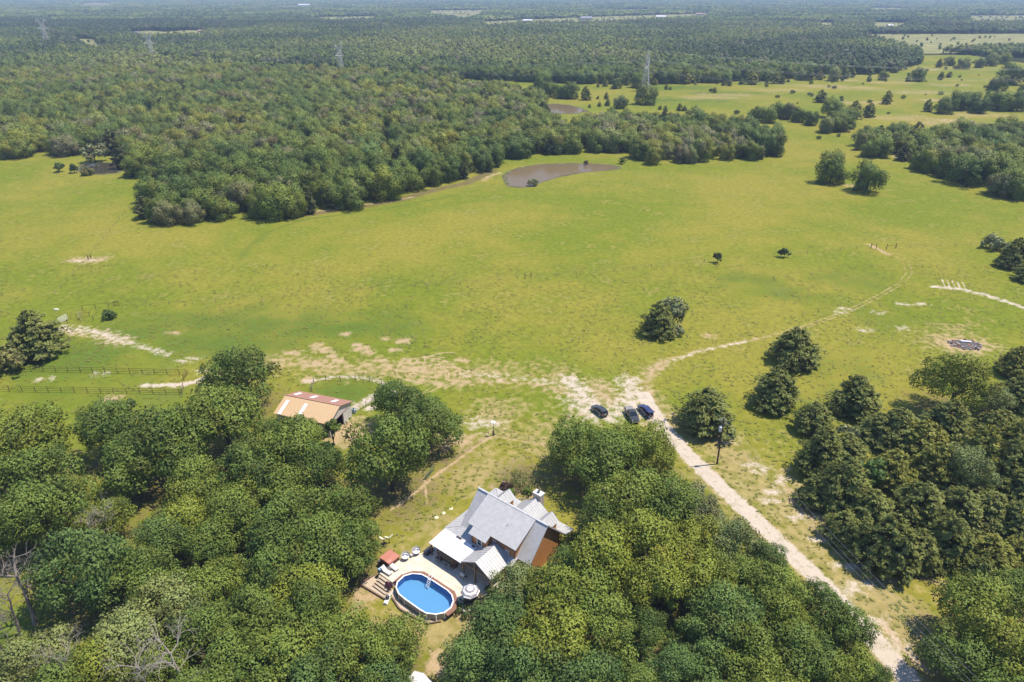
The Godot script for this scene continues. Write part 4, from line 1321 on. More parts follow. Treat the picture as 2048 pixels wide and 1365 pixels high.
	var runs := [[Vector3(-13.25, -1.0, 19.75), Vector3(-8.3, -1.0, 19.3), "long timber edging the pebbled pad below the steps"], [Vector3(-13.25, -1.0, 19.6), Vector3(-13.0, -1.0, 17.2), "timber edging the left side of the pebbled pad"], [Vector3(-7.6, -1.0, 18.45), Vector3(-5.3, -1.0, 19.15), "timber edging the bed at the left end of the pool wall"], [Vector3(-5.2, -1.0, 19.15), Vector3(-2.8, -1.0, 18.92), "timber edging the bed along the middle of the pool wall"], [Vector3(-2.7, -1.0, 18.9), Vector3(-0.25, -1.0, 18.38), "timber edging the bed near the right end of the pool wall"], [Vector3(-0.15, -1.0, 18.3), Vector3(0.86, -1.0, 17.0), "short timber edging the bed at the far right end of the pool"]]
	for r in runs:
		var a: Vector3 = r[0]
		var b: Vector3 = r[1]
		var t := by_house("landscape_timber", r[2], "timber", Vector3.ZERO)
		for y in 2:
			s = Shape.new()
			s.bar(a + Vector3(0, y * 0.17 - 0.03, 0), b + Vector3(0, y * 0.17 - 0.03, 0), 0.2, 0.165)
			part("beam", s, log, t)
	# hot tub
	var tub := by_house("hot_tub", "square hot tub with a salmon red cover at the patio's left corner", "hot tub", Vector3(-12.5, 0, 14.35))
	s = Shape.new()
	s.box(Vector3(0, -0.12, 0), Vector3(2.0, 1.75, 2.05))
	part("cabinet", s, worn(mat(0.20, 0.085, 0.05, 0.7), 0.05, 0.6, Vector3(3, 0.5, 3), 48), tub)
	s = Shape.new()
	for x in [-0.53, 0.53]:
		s.panel(Vector3(x * 0.02, 0.97, -1.08), Vector3(x * 0.02, 0.97, 1.08), Vector3(x * 2.06, 0.90, 1.08), Vector3(x * 2.06, 0.90, -1.08), 0.12)
	var lid := part("cover", s, worn(mat(0.50, 0.20, 0.145, 0.7), 0.05, 0.85, Vector3(0.7, 0.7, 0.7), 49), tub)
	s = Shape.new()
	for q in [[Vector3(0, 0.86, 1.08), Vector3(2.22, 0.14, 0.04)], [Vector3(0, 0.86, -1.08), Vector3(2.22, 0.14, 0.04)], [Vector3(1.1, 0.86, 0), Vector3(0.04, 0.14, 2.1)], [Vector3(-1.1, 0.86, 0), Vector3(0.04, 0.14, 2.1)]]:
		s.box(q[0], q[1])
	part("skirt", s, mat(0.40, 0.16, 0.11, 0.7), lid)
	s = Shape.new()
	s.box(Vector3(-1.5, -0.7, 0.6), Vector3(0.7, 0.5, 0.9))
	part("step", s, mat(0.05, 0.05, 0.05), tub)
	# two round wicker chairs and a small table
	var wicker := worn(mat(0.72, 0.70, 0.68, 0.9), 0.2, 0.45, Vector3(2.5, 2.5, 2.5), 50)
	var seat := mat(0.66, 0.66, 0.68, 0.9)
	var k := 0
	for q in [[Vector3(-10.95, TOP, 12.55), "round white wicker swivel chair nearer the hot tub"], [Vector3(-10.45, TOP, 10.75), "round white wicker swivel chair nearer the patio cover"]]:
		var c := by_house("wicker_chair", q[1], "chair", q[0], "round wicker chairs on the patio")
		s = Shape.new()
		s.tube(Vector3(0, 0, 0), Vector3(0, 0.22, 0), 0.34, 0.12, 12)
		part("swivel_base", s, mat(0.12, 0.1, 0.09), c)
		s = Shape.new()
		for i in 20:
			var a := TAU * i / 20
			var b := TAU * (i + 1) / 20
			var tilt := func(t: float) -> float: return 0.62 + 0.30 * maxf(0.0, -sin(t + 0.7))
			var p0 := Vector3(cos(a) * 0.42, 0.22, sin(a) * 0.42)
			var p1 := Vector3(cos(b) * 0.42, 0.22, sin(b) * 0.42)
			var q0 := Vector3(cos(a) * 0.70, tilt.call(a), sin(a) * 0.70)
			var q1 := Vector3(cos(b) * 0.70, tilt.call(b), sin(b) * 0.70)
			s.quad(p0, p1, q1, q0, p0)
			s.quad(p0 * 0.94, p1 * 0.94, q1 * 0.93, q0 * 0.93, -p0)
			s.quad(q0, q1, q1 * 0.93, q0 * 0.93, Vector3.UP)
		part("shell", s, wicker, c)
		s = Shape.new()
		s.lathe([Vector2(0.48, 0.26), Vector2(0.56, 0.36), Vector2(0.5, 0.44), Vector2(0.0, 0.46)], 16)
		part("seat_cushion", s, seat, c)
		for i in 3:
			s = Shape.new()
			var a := -0.7 - PI / 2 + (i - 1) * 0.75
			s.at = Transform3D(Basis(Vector3.UP, -a - PI / 2), Vector3(cos(a) * 0.40, 0.58, sin(a) * 0.40))
			s.lathe([Vector2(0.0, -0.18), Vector2(0.22, -0.12), Vector2(0.24, 0.1), Vector2(0.0, 0.2)], 8, Vector3(1, 1, 0.45))
			part("pillow", s, mat([0.3, 0.75, 0.42][i], [0.32, 0.74, 0.44][i], [0.36, 0.74, 0.46][i]), c)
	var tb := by_house("side_table", "small square grey table between the two wicker chairs", "table", Vector3(-10.55, TOP, 11.65))
	s = Shape.new()
	s.box(Vector3(0, 0.42, 0), Vector3(0.5, 0.05, 0.5))
	part("tabletop", s, mat(0.45, 0.42, 0.42, 0.5), tb)
	for x in [-0.2, 0.2]:
		for z in [-0.2, 0.2]:
			s = Shape.new()
			s.box(Vector3(x, 0.2, z), Vector3(0.05, 0.4, 0.05))
			part("leg", s, mat(0.3, 0.28, 0.28), tb)
	# loungers
	var sling := mat(0.56, 0.53, 0.50, 0.85)
	var tube := mat(0.62, 0.60, 0.58, 0.5)
	for q in [[Vector3(-11.1, TOP, 16.3), "grey sun lounger nearest the wooden steps", 0.06], [Vector3(-11.0, TOP, 15.05), "grey sun lounger beside the hot tub", -0.04]]:
		var c := by_house("sun_lounger", q[1], "sun lounger", q[0], "sun loungers on the patio")
		c.rotation.y += q[2]
		s = Shape.new()
		s.box(Vector3(0.35, 0.36, 0), Vector3(1.25, 0.05, 0.62))
		part("seat", s, sling, c)
		s = Shape.new()
		s.box(Vector3(-0.58, 0.62, 0), Vector3(0.80, 0.05, 0.62), Basis(Vector3.BACK, -0.72))
		part("backrest", s, sling, c)
		s = Shape.new()
		for z in [-0.33, 0.33]:
			s.bar(Vector3(-0.8, 0.33, z), Vector3(1.0, 0.33, z), 0.05, 0.05)
			s.bar(Vector3(-0.28, 0.36, z), Vector3(-0.9, 0.9, z), 0.04, 0.04)
		part("frame", s, tube, c)
		for x in [-0.7, 0.85]:
			for z in [-0.33, 0.33]:
				s = Shape.new()
				s.box(Vector3(x, 0.16, z), Vector3(0.05, 0.32, 0.05))
				part("leg", s, tube, c)
	tb = by_house("side_table", "low dark grey table between the two sun loungers", "table", Vector3(-11.15, TOP, 15.7))
	s = Shape.new()
	s.box(Vector3(0, 0.4, 0), Vector3(0.62, 0.05, 0.5))
	part("tabletop", s, mat(0.13, 0.12, 0.125, 0.5), tb)
	for x in [-0.26, 0.26]:
		s = Shape.new()
		s.box(Vector3(x, 0.19, 0), Vector3(0.05, 0.38, 0.44))
		part("leg", s, mat(0.1, 0.1, 0.1), tb)
	var bin := by_house("blue_tub", "open dark blue tub behind the lounger at the patio's left edge", "tub", Vector3(-12.05, TOP, 16.6))
	s = Shape.new()
	s.box(Vector3(0, 0.25, 0), Vector3(0.5, 0.5, 0.8))
	part("body", s, mat(0.03, 0.09, 0.17, 0.5), bin)
	s = Shape.new()
	s.box(Vector3(0, 0.505, 0), Vector3(0.42, 0.02, 0.72))
	s.box(Vector3(0.1, 0.54, 0.1), Vector3(0.2, 0.06, 0.4))
	part("towel", s, mat(0.35, 0.5, 0.7), bin)
	# storage box
	var bx := by_house("storage_box", "long black deck box at the left end of the patio cover", "storage box", Vector3(-9.1, TOP, 9.4))
	s = Shape.new()
	s.box(Vector3(0, 0.3, 0), Vector3(0.75, 0.6, 1.45))
	part("body", s, mat(0.025, 0.022, 0.028, 0.5), bx)
	s = Shape.new()
	s.box(Vector3(0, 0.64, 0), Vector3(0.82, 0.08, 1.52))
	part("lid", s, mat(0.045, 0.042, 0.05, 0.4), bx)
	# bar counter and stools
	var bar := by_house("bar_counter", "outdoor bar counter with a stone front under the patio cover", "bar", Vector3(-5.3, TOP, 8.9))
	s = Shape.new()
	s.box(Vector3(0, 0.5, 0), Vector3(3.4, 1.0, 0.5))
	part("front", s, worn(mat(0.30, 0.22, 0.15, 0.9), 0.1, 0.4, Vector3(1.5, 1.5, 1.5), 51), bar)
	s = Shape.new()
	s.box(Vector3(0, 1.04, 0.12), Vector3(3.6, 0.07, 0.75))
	part("counter_top", s, mat(0.36, 0.25, 0.15, 0.5), bar)
	var iron := mat(0.02, 0.02, 0.022, 0.5, 0.3)
	for i in 4:
		var c := by_house("bar_stool", "black bar stool at the counter, %s" % ["left end by the post", "second from the left", "second from the right, turned out", "right end by the second post"][i], "bar stool", Vector3(-6.75 + [0.0, 0.75, 2.0, 2.9][i], TOP, 9.9 + [0.0, -0.1, 0.15, -0.1][i]), "bar stools at the counter")
		c.rotation.y += [0.2, -0.1, 0.6, 0.0][i]
		s = Shape.new()
		s.lathe([Vector2(0.0, 0.70), Vector2(0.2, 0.70), Vector2(0.22, 0.76), Vector2(0.0, 0.78)], 10)
		part("seat", s, iron, c)
		s = Shape.new()
		s.box(Vector3(0, 0.98, 0.2), Vector3(0.4, 0.36, 0.04))
		part("backrest", s, iron, c)
		for a in 4:
			s = Shape.new()
			var dv := Vector3(cos(a * PI / 2 + PI / 4), 0, sin(a * PI / 2 + PI / 4))
			s.tube(dv * 0.16 + Vector3(0, 0.72, 0), dv * 0.3, 0.022, 0.022, 5)
			part("leg", s, iron, c)
	# grill beside the porch post
	var gr := by_house("grill", "pale grey barrel grill beside the left porch post", "grill", Vector3(-1.35, TOP, 9.95))
	s = Shape.new()
	s.at = Transform3D(Basis(Vector3.BACK, PI / 2), Vector3(0.4, 0.85, 0))
	s.lathe([Vector2(0.0, 0.0), Vector2(0.24, 0.0), Vector2(0.26, 0.4), Vector2(0.24, 0.8), Vector2(0.0, 0.8)], 12)
	part("barrel", s, mat(0.5, 0.48, 0.45, 0.4, 0.2), gr)
	for x in [-0.32, 0.32]:
		for z in [-0.18, 0.18]:
			s = Shape.new()
			s.tube(Vector3(x, 0.7, z), Vector3(x * 1.2, 0.0, z * 1.4), 0.03, 0.03, 5)
			part("leg", s, iron, gr)
	s = Shape.new()
	s.box(Vector3(0.62, 0.82, 0), Vector3(0.35, 0.04, 0.4))
	part("shelf", s, mat(0.08, 0.08, 0.08), gr)
	# parasol over a round table
	var ub := by_house("parasol", "white and grey striped parasol open over a round table by the shrubs", "parasol", Vector3(2.35, TOP, 12.4))
	s = Shape.new()
	s.tube(Vector3(0, 0, 0), Vector3(0, 2.75, 0), 0.03, 0.025, 8)
	part("pole", s, mat(0.5, 0.5, 0.5, 0.4, 0.5), ub)
	s = Shape.new()
	s.lathe([Vector2(0.3, 0.0), Vector2(0.28, 0.08), Vector2(0.05, 0.12)], 12)
	part("foot", s, iron, ub)
	var pale := mat(0.80, 0.78, 0.80, 0.85)
	var grey := mat(0.27, 0.26, 0.29, 0.85)
	pale.backlight_enabled = true
	pale.backlight = Color(0.3, 0.3, 0.3)
	for i in 8:
		var a := TAU * i / 8
		var b := TAU * (i + 1) / 8
		var m := (a + b) / 2
		var bands := [0.02, 0.34, 0.56, 0.74, 0.90, 1.0]
		var tri_up: MeshInstance3D
		for j in 5:
			s = Shape.new()
			var at := func(t: float, w: float) -> Vector3:
				var r := 1.42 * t * (1.0 if w != m else 0.90)
				return Vector3(cos(w) * r, 2.68 - 0.62 * t * t - 0.1 * t - (0.03 if w == m else 0.0) * t, sin(w) * r)
			for e in [[a, m], [m, b]]:
				s.quad(at.call(bands[j], e[0]), at.call(bands[j], e[1]), at.call(bands[j + 1], e[1]), at.call(bands[j + 1], e[0]), Vector3.UP)
			if j == 0:
				tri_up = part("canopy_panel", s, pale, ub)
			else:
				part("stripe", s, grey if j % 2 == 1 or j == 4 and i % 2 == 0 else pale, tri_up)
	var ot := by_house("patio_table", "round dark patio table under the striped parasol", "table", Vector3(2.35, TOP, 12.4))
	s = Shape.new()
	s.lathe([Vector2(0.035, 0.70), Vector2(0.6, 0.70), Vector2(0.6, 0.74), Vector2(0.035, 0.74)], 16)
	part("tabletop", s, mat(0.07, 0.06, 0.06, 0.4), ot)
	for a in 4:
		s = Shape.new()
		var dv := Vector3(cos(a * PI / 2), 0, sin(a * PI / 2))
		s.tube(dv * 0.45 + Vector3(0, 0.7, 0), dv * 0.5, 0.025, 0.025, 5)
		part("leg", s, iron, ot)
	for i in 4:
		var a := 0.4 + i * PI / 2
		var c := by_house("patio_chair", "dark metal chair at the parasol table, %s" % ["towards the shrubs", "towards the pool", "towards the patio", "towards the house porch"][i], "chair", Vector3(2.35 + cos(a) * 0.95, TOP, 12.4 + sin(a) * 0.95), "chairs at the parasol table")
		c.rotation.y = YAW - a + PI / 2
		s = Shape.new()
		s.box(Vector3(0, 0.42, 0), Vector3(0.45, 0.05, 0.45))
		part("seat", s, mat(0.09, 0.06, 0.05), c)
		s = Shape.new()
		s.box(Vector3(0, 0.7, -0.23), Vector3(0.45, 0.5, 0.04))
		part("backrest", s, mat(0.09, 0.06, 0.05), c)
		for x in [-0.2, 0.2]:
			for z in [-0.2, 0.2]:
				s = Shape.new()
				s.box(Vector3(x, 0.2, z), Vector3(0.03, 0.4, 0.03))
				part("leg", s, iron, c)
	# pump and cart by the steps
	var cart := by_house("pool_pump", "white and black pool pump unit on the grass beside the steps", "pool pump", Vector3(-7.95, -1.02, 19.05))
	cart.rotation.y += 0.5
	s = Shape.new()
	s.box(Vector3(0, 0.08, 0.2), Vector3(0.62, 0.14, 1.6))
	part("base", s, mat(0.68, 0.67, 0.66, 0.6), cart)
	s = Shape.new()
	s.lathe([Vector2(0.0, 0.14), Vector2(0.27, 0.16), Vector2(0.3, 0.5), Vector2(0.2, 0.78), Vector2(0.0, 0.84)], 12)
	part("filter_tank", s, mat(0.04, 0.05, 0.07, 0.4), cart)
	s = Shape.new()
	s.box(Vector3(0, 0.25, 0.72), Vector3(0.4, 0.26, 0.5))
	part("motor", s, mat(0.75, 0.75, 0.74, 0.5), cart)
	s = Shape.new()
	s.tube(Vector3(0.1, 0.7, 0.0), Vector3(0.35, 0.45, -0.5), 0.05, 0.05, 6)
	s.tube(Vector3(0.35, 0.45, -0.5), Vector3(0.5, 0.7, -1.1), 0.05, 0.05, 6)
	part("hose", s, mat(0.7, 0.7, 0.7), cart)
	# flower pot at the pool's end
	var pot := by_house("flower_pot", "dark pot of purple flowers at the left end of the pool", "flower pot", Vector3(-9.2, -1.02, 17.6))
	s = Shape.new()
	s.lathe([Vector2(0.2, 0.0), Vector2(0.36, 0.5), Vector2(0.32, 0.52), Vector2(0.0, 0.46)], 12)
	part("pot", s, mat(0.10, 0.08, 0.08), pot)
	put("flowers", crown(71, 0.55, 0.45, 1.25, 12, 60, 0.07), leafy(0.10, 0.03, 0.07), pot)
	# stepping stones and the whirligigs on the lawn
	for i in 3:
		var p: Vector3 = [Vector3(-10.32, 0, -89.7), Vector3(-11.49, 0, -88.58), Vector3(-12.55, 0, -87.49)][i]
		var c := thing("stepping_stone", "round pale stepping stone on the lawn, %s" % ["nearest the house", "middle one of three", "farthest from the house"][i], "stone", p, 0.0, "stepping stones on the lawn")
		s = Shape.new()
		s.lathe([Vector2(0.36, 0.0), Vector2(0.34, 0.07), Vector2(0.0, 0.08)], 14)
		part("disc", s, mat(0.66, 0.6, 0.42), c)
	for i in 2:
		var p: Vector3 = [Vector3(-20.2, 0, -81.27), Vector3(-19.43, 0, -81.6)][i]
		var c := thing("yard_ornament", "white winged wind ornament on a dark pole on the lawn, %s" % ["nearer one", "farther one"][i], "ornament", p, 0.4 * i, "wind ornaments on the lawn")
		s = Shape.new()
		s.tube(Vector3.ZERO, Vector3(0, 1.15, 0), 0.05, 0.04, 6)
		part("pole", s, iron, c)
		for sg in [-1.0, 1.0]:
			s = Shape.new()
			s.box(Vector3(sg * 0.36, 1.38, 0), Vector3(0.75, 0.04, 0.24), Basis(Vector3.BACK, sg * 0.7))
			part("wing", s, mat(0.75, 0.76, 0.62), c)
		if i == 0:
			s = Shape.new()
			s.lathe([Vector2(0.42, 0.02), Vector2(0.45, 0.2), Vector2(0.36, 0.2), Vector2(0.33, 0.12), Vector2(0.0, 0.12)], 16)
			part("bowl", s, mat(0.06, 0.05, 0.03), c)
	# shrubs and the stone edging of the beds
	var bed := [["rose_bush", Vector3(-6.7, 0, -69.25), 1.5, 1.5, "green flowering bush at the right end of the pool", leafy(0.13, 0.17, 0.05)], ["shrub", Vector3(-4.42, 0, -69.25), 1.25, 1.3, "reddish green shrub in front of the parasol table", leafy(0.13, 0.12, 0.055)], ["shrub", Vector3(-2.83, 0, -71.24), 1.3, 1.4, "leafy shrub between the parasol and the oaks", leafy(0.10, 0.15, 0.035)], ["bush", Vector3(1.41, 0, -95.32), 2.3, 3.2, "tall bushy shrub in the stone edged bed behind the house", leafy(0.11, 0.15, 0.04)], ["shrub", Vector3(-0.17, 0, -93.3), 0.9, 1.0, "bright green small shrub at the front of the bed behind the house", leafy(0.13, 0.21, 0.03)], ["shrub", Vector3(2.79, 0, -93.57), 1.0, 1.1, "round light green shrub at the right of the bed behind the house", leafy(0.14, 0.20, 0.04)], ["shrub", Vector3(-1.06, 0, -94.91), 1.1, 0.9, "dark red leaved shrub at the left of the bed behind the house", leafy(0.10, 0.06, 0.045)]]
	for b in bed:
		var p: Vector3 = b[1]
		p.y = fall(p.x, p.z)
		var c := thing(b[0], b[4], "shrub", p)
		put("foliage", crown(80 + k, b[2], 0.05, b[3], 22, 120, 0.12), b[5], c)
		s = Shape.new()
		for i in 4:
			s.tube(Vector3(0, -0.1, 0), Vector3(cos(i * 1.6) * b[2] * 0.4, b[3] * 0.5, sin(i * 1.6) * b[2] * 0.4), 0.05, 0.02, 5)
		part("stem", s, bark, c)
		k += 1
	var rock := worn(mat(0.52, 0.42, 0.34, 0.95), 0.08, 0.5, Vector3(2, 2, 2), 52)
	var g := RandomNumberGenerator.new()
	g.seed = 12
	for run in [[pts([-1.73, -93.04, -2.12, -95.32, -1.26, -97.67]), "low stone edging at the left of the bed behind the house"], [pts([-1.03, -91.99, 0.52, -91.73, 2.24, -92.25, 3.65, -93.3, 4.74, -94.64]), "low stone edging at the front of the bed behind the house"], [pts([-5.54, -67.5, -4.49, -67.67, -3.46, -68.37, -2.42, -69.25]), "low stone edging below the shrubs by the pool"]]:
		var e := Node3D.new()
		e = thing("stone_edging", run[1], "stone edging")
		var l: PackedVector2Array = run[0]
		for i in l.size() - 1:
			var n := int(l[i].distance_to(l[i + 1]) / 0.42)
			for j in n:
				var p := l[i].lerp(l[i + 1], j / float(n))
				s = Shape.new()
				s.at = Transform3D(Basis(Vector3.UP, g.randf() * TAU), Vector3(p.x, fall(p.x, p.y) - 0.04, p.y))
				var w := g.randf_range(0.8, 1.2)
				s.lathe([Vector2(0.22, 0.0), Vector2(0.2, 0.14), Vector2(0.12, 0.22), Vector2(0.0, 0.24)], 6, Vector3(w, g.randf_range(0.7, 1.2), 1.0 / w))
				part("stone", s, rock, e)
	# small white shed roof at the bottom edge, a trailer under the oaks
	var sh := thing("garden_shed", "white metal shed roof showing at the bottom edge under the oaks", "shed", Vector3(-12.5, -1.0, -55.0), -0.62)
	s = Shape.new()
	s.box(Vector3(0, 1.1, 0), Vector3(2.6, 2.2, 4.4))
	part("wall", s, mat(0.5, 0.5, 0.48), sh)
	s = Shape.new()
	s.panel(Vector3(0, 2.95, -2.4), Vector3(0, 2.95, 2.4), Vector3(1.55, 2.2, 2.4), Vector3(1.55, 2.2, -2.4), 0.06, 0.4)
	s.panel(Vector3(0, 2.952, -2.4), Vector3(0, 2.952, 2.4), Vector3(-1.55, 2.2, 2.4), Vector3(-1.55, 2.2, -2.4), 0.06, 0.4)
	part("roof", s, pale, sh)
	var pt := thing("picnic_table", "pale picnic table in the shade of the oaks by the drive", "picnic table", Vector3(16.43, 0, -97.67), 0.35)
	s = Shape.new()
	for i in 4:
		s.box(Vector3(0, 0.75, -0.3 + 0.2 * i), Vector3(1.9, 0.05, 0.18))
	part("tabletop", s, mat(0.55, 0.54, 0.54), pt)
	for z in [-0.75, 0.75]:
		s = Shape.new()
		s.box(Vector3(0, 0.45, z), Vector3(1.9, 0.05, 0.28))
		part("bench_seat", s, mat(0.55, 0.54, 0.54), pt)
	for x in [-0.7, 0.7]:
		for sg in [-1.0, 1.0]:
			s = Shape.new()
			s.bar(Vector3(x, 0.72, sg * 0.2), Vector3(x, 0.0, sg * 0.7), 0.06, 0.1)
			part("leg", s, mat(0.3, 0.25, 0.2), pt)

# ------------------------------------------------------------------ the barn
func build_barn() -> void:
	var o := thing("barn", "white walled metal barn with a red roof part glare-tinted tan and an open sliding door", "barn", Vector3(-39.94, 0, -116.08), -0.3215)
	var wall := worn(mat(0.66, 0.65, 0.63, 0.6), 0.05, 0.8, Vector3(0.8, 0.2, 0.8), 61)
	var tan_glare_tin := worn(mat(0.62, 0.44, 0.255, 0.55), 0.03, 0.82, Vector3(0.9, 0.2, 0.2), 62)  # near slope: sun glare on the reddish metal put into the colour
	var red_tin := worn(mat(0.40, 0.205, 0.15, 0.55), 0.03, 0.84, Vector3(0.3, 0.3, 0.3), 63)
	var clear_tin := mat(0.74, 0.72, 0.72, 0.4)
	var trim := mat(0.24, 0.17, 0.14, 0.6)
	var s := Shape.new()
	s.extrude([Vector2(-4.1, -0.2), Vector2(-4.1, 3.3), Vector2(0, 4.82), Vector2(4.1, 3.3), Vector2(4.1, -0.2), Vector2(2.5, -0.2), Vector2(2.5, 2.7), Vector2(-0.8, 2.7), Vector2(-0.8, -0.2)], 5.9, 6.0)
	s.extrude([Vector2(-4.1, -0.2), Vector2(-4.1, 3.3), Vector2(0, 4.82), Vector2(4.1, 3.3), Vector2(4.1, -0.2)], -6.0, -5.9)
	for z in [-4.05, 4.05]:
		s.box(Vector3(0, 1.55, z), Vector3(11.8, 3.5, 0.1))
	for i in 14:      # battens of the sheeting
		var z := -3.9 + i * 0.6
		if z < -0.9 or z > 2.55:
			s.box(Vector3(6.012, 1.5, z), Vector3(0.02, 3.2, 0.05))
	var w := part("wall", s, wall, o)
	s = Shape.new()
	s.box(Vector3(0, 0.01, 0), Vector3(11.7, 0.04, 8.0))
	part("floor", s, mat(0.14, 0.10, 0.07), o)
	s = Shape.new()
	s.box(Vector3(6.1, 1.36, -1.75), Vector3(0.06, 2.75, 1.9))
	for z in [-2.68, -0.82]:
		s.box(Vector3(6.14, 1.36, z), Vector3(0.03, 2.75, 0.05))
	var d := part("sliding_door", s, wall, o)
	s = Shape.new()
	s.box(Vector3(6.1, 2.82, 0.0), Vector3(0.16, 0.16, 5.4))
	part("rail", s, trim, d)
	s = Shape.new()
	s.panel(Vector3(-6.35, 5.02, 0), Vector3(6.35, 5.02, 0), Vector3(6.35, 3.36, 4.5), Vector3(-6.35, 3.36, 4.5), 0.08, 0.62, 0.07)
	var near := part("roof_slope", s, tan_glare_tin, o)
	s = Shape.new()
	s.panel(Vector3(-6.35, 5.022, -0.002), Vector3(6.35, 5.022, -0.002), Vector3(6.35, 3.36, -4.5), Vector3(-6.35, 3.36, -4.5), 0.08, 0.9, 0.02)
	var back := part("roof_slope", s, red_tin, o)
	for x in [-5.0, -1.2, 3.65]:
		s = Shape.new()
		s.panel(Vector3(x - 0.42, 4.70, -1.1), Vector3(x + 0.42, 4.70, -1.1), Vector3(x + 0.42, 3.93, -3.2), Vector3(x - 0.42, 3.93, -3.2), 0.04)
		part("skylight", s, clear_tin, back)
	for x in [-5.0, -0.75]:
		s = Shape.new()
		s.panel(Vector3(x - 0.36, 4.70, 1.1), Vector3(x + 0.36, 4.70, 1.1), Vector3(x + 0.36, 3.47, 4.45), Vector3(x - 0.36, 3.47, 4.45), 0.02, 0.24, 0.03)
		part("skylight", s, clear_tin, near)
	s = Shape.new()
	for sg in [-1.0, 1.0]:
		s.bar(Vector3(6.32, 4.93, sg * 0.02), Vector3(6.32, 3.27, sg * 4.5), 0.07, 0.16)
	part("barge_board", s, trim, o)
	s = Shape.new()
	s.bar(Vector3(-6.3, 5.07, 0), Vector3(6.3, 5.07, 0), 0.3, 0.05)
	part("ridge_cap", s, red_tin, o)
	var bin := thing("water_tank", "small blue-grey tank at the back corner of the barn", "tank", Vector3(-32.8, 0, -119.19))
	s = Shape.new()
	s.lathe([Vector2(0.5, 0.0), Vector2(0.52, 0.9), Vector2(0.3, 1.05), Vector2(0.0, 1.08)], 14)
	part("body", s, mat(0.22, 0.30, 0.33, 0.5), bin)
	s = Shape.new()
	s.tube(Vector3(0, 1.06, 0), Vector3(0, 1.16, 0), 0.16, 0.16, 10)
	part("cap", s, mat(0.1, 0.12, 0.13), bin)

# ------------------------------------------------------------------ fences
func fence(called: String, label: String, category: String, line: PackedVector2Array, high: float, gap: float, rails: Array, thick: float, rail: float, paint: Material, group := "") -> Node3D:
	var o := thing(called, label, category, Vector3.ZERO, 0.0, group)
	var d := 0.0
	var next := 0.0
	for i in line.size() - 1:
		var a := line[i]
		var b := line[i + 1]
		var len := a.distance_to(b)
		while next <= d + len + 0.001:
			var p := a.lerp(b, (next - d) / len)
			var y := fall(p.x, p.y)
			var s := Shape.new()
			var k := high * (1.0 + 0.06 * sin(next * 3.7))
			s.tube(Vector3(p.x, y - 0.2, p.y), Vector3(p.x + 0.03 * sin(next), y + k, p.y), thick, thick * 0.95, 6)
			part("post", s, paint, o)
			next += gap
		d += len
	for y in rails:
		var s := Shape.new()
		for i in line.size() - 1:
			s.tube(Vector3(line[i].x, fall(line[i].x, line[i].y) + y, line[i].y), Vector3(line[i + 1].x, fall(line[i + 1].x, line[i + 1].y) + y, line[i + 1].y), rail, rail, 5, false)
		part("rail" if rail > 0.02 else "wire", s, paint, o)
	return o

func gate(called: String, label: String, a: Vector3, b: Vector3, high: float, bars: int, slats: int, paint: Material) -> Node3D:
	var o := thing(called, label, "gate")
	var s := Shape.new()
	for p in [a, b]:
		s.tube(p, p + Vector3(0, high, 0), 0.045, 0.045, 6)
	for y in [0.2, high]:
		s.tube(a + Vector3(0, y, 0), b + Vector3(0, y, 0), 0.04, 0.04, 6)
	part("frame", s, paint, o)
	for i in bars:
		s = Shape.new()
		var y := 0.2 + (high - 0.2) * (i + 1) / (bars + 1)
		s.tube(a + Vector3(0, y, 0), b + Vector3(0, y, 0), 0.03, 0.03, 5)
		part("bar", s, paint, o)
	for i in slats:
		s = Shape.new()
		var p := a.lerp(b, (i + 1.0) / (slats + 1))
		s.tube(p + Vector3(0, 0.2, 0), p + Vector3(0, high, 0), 0.025, 0.025, 5)
		part("bar", s, paint, o)
	return o

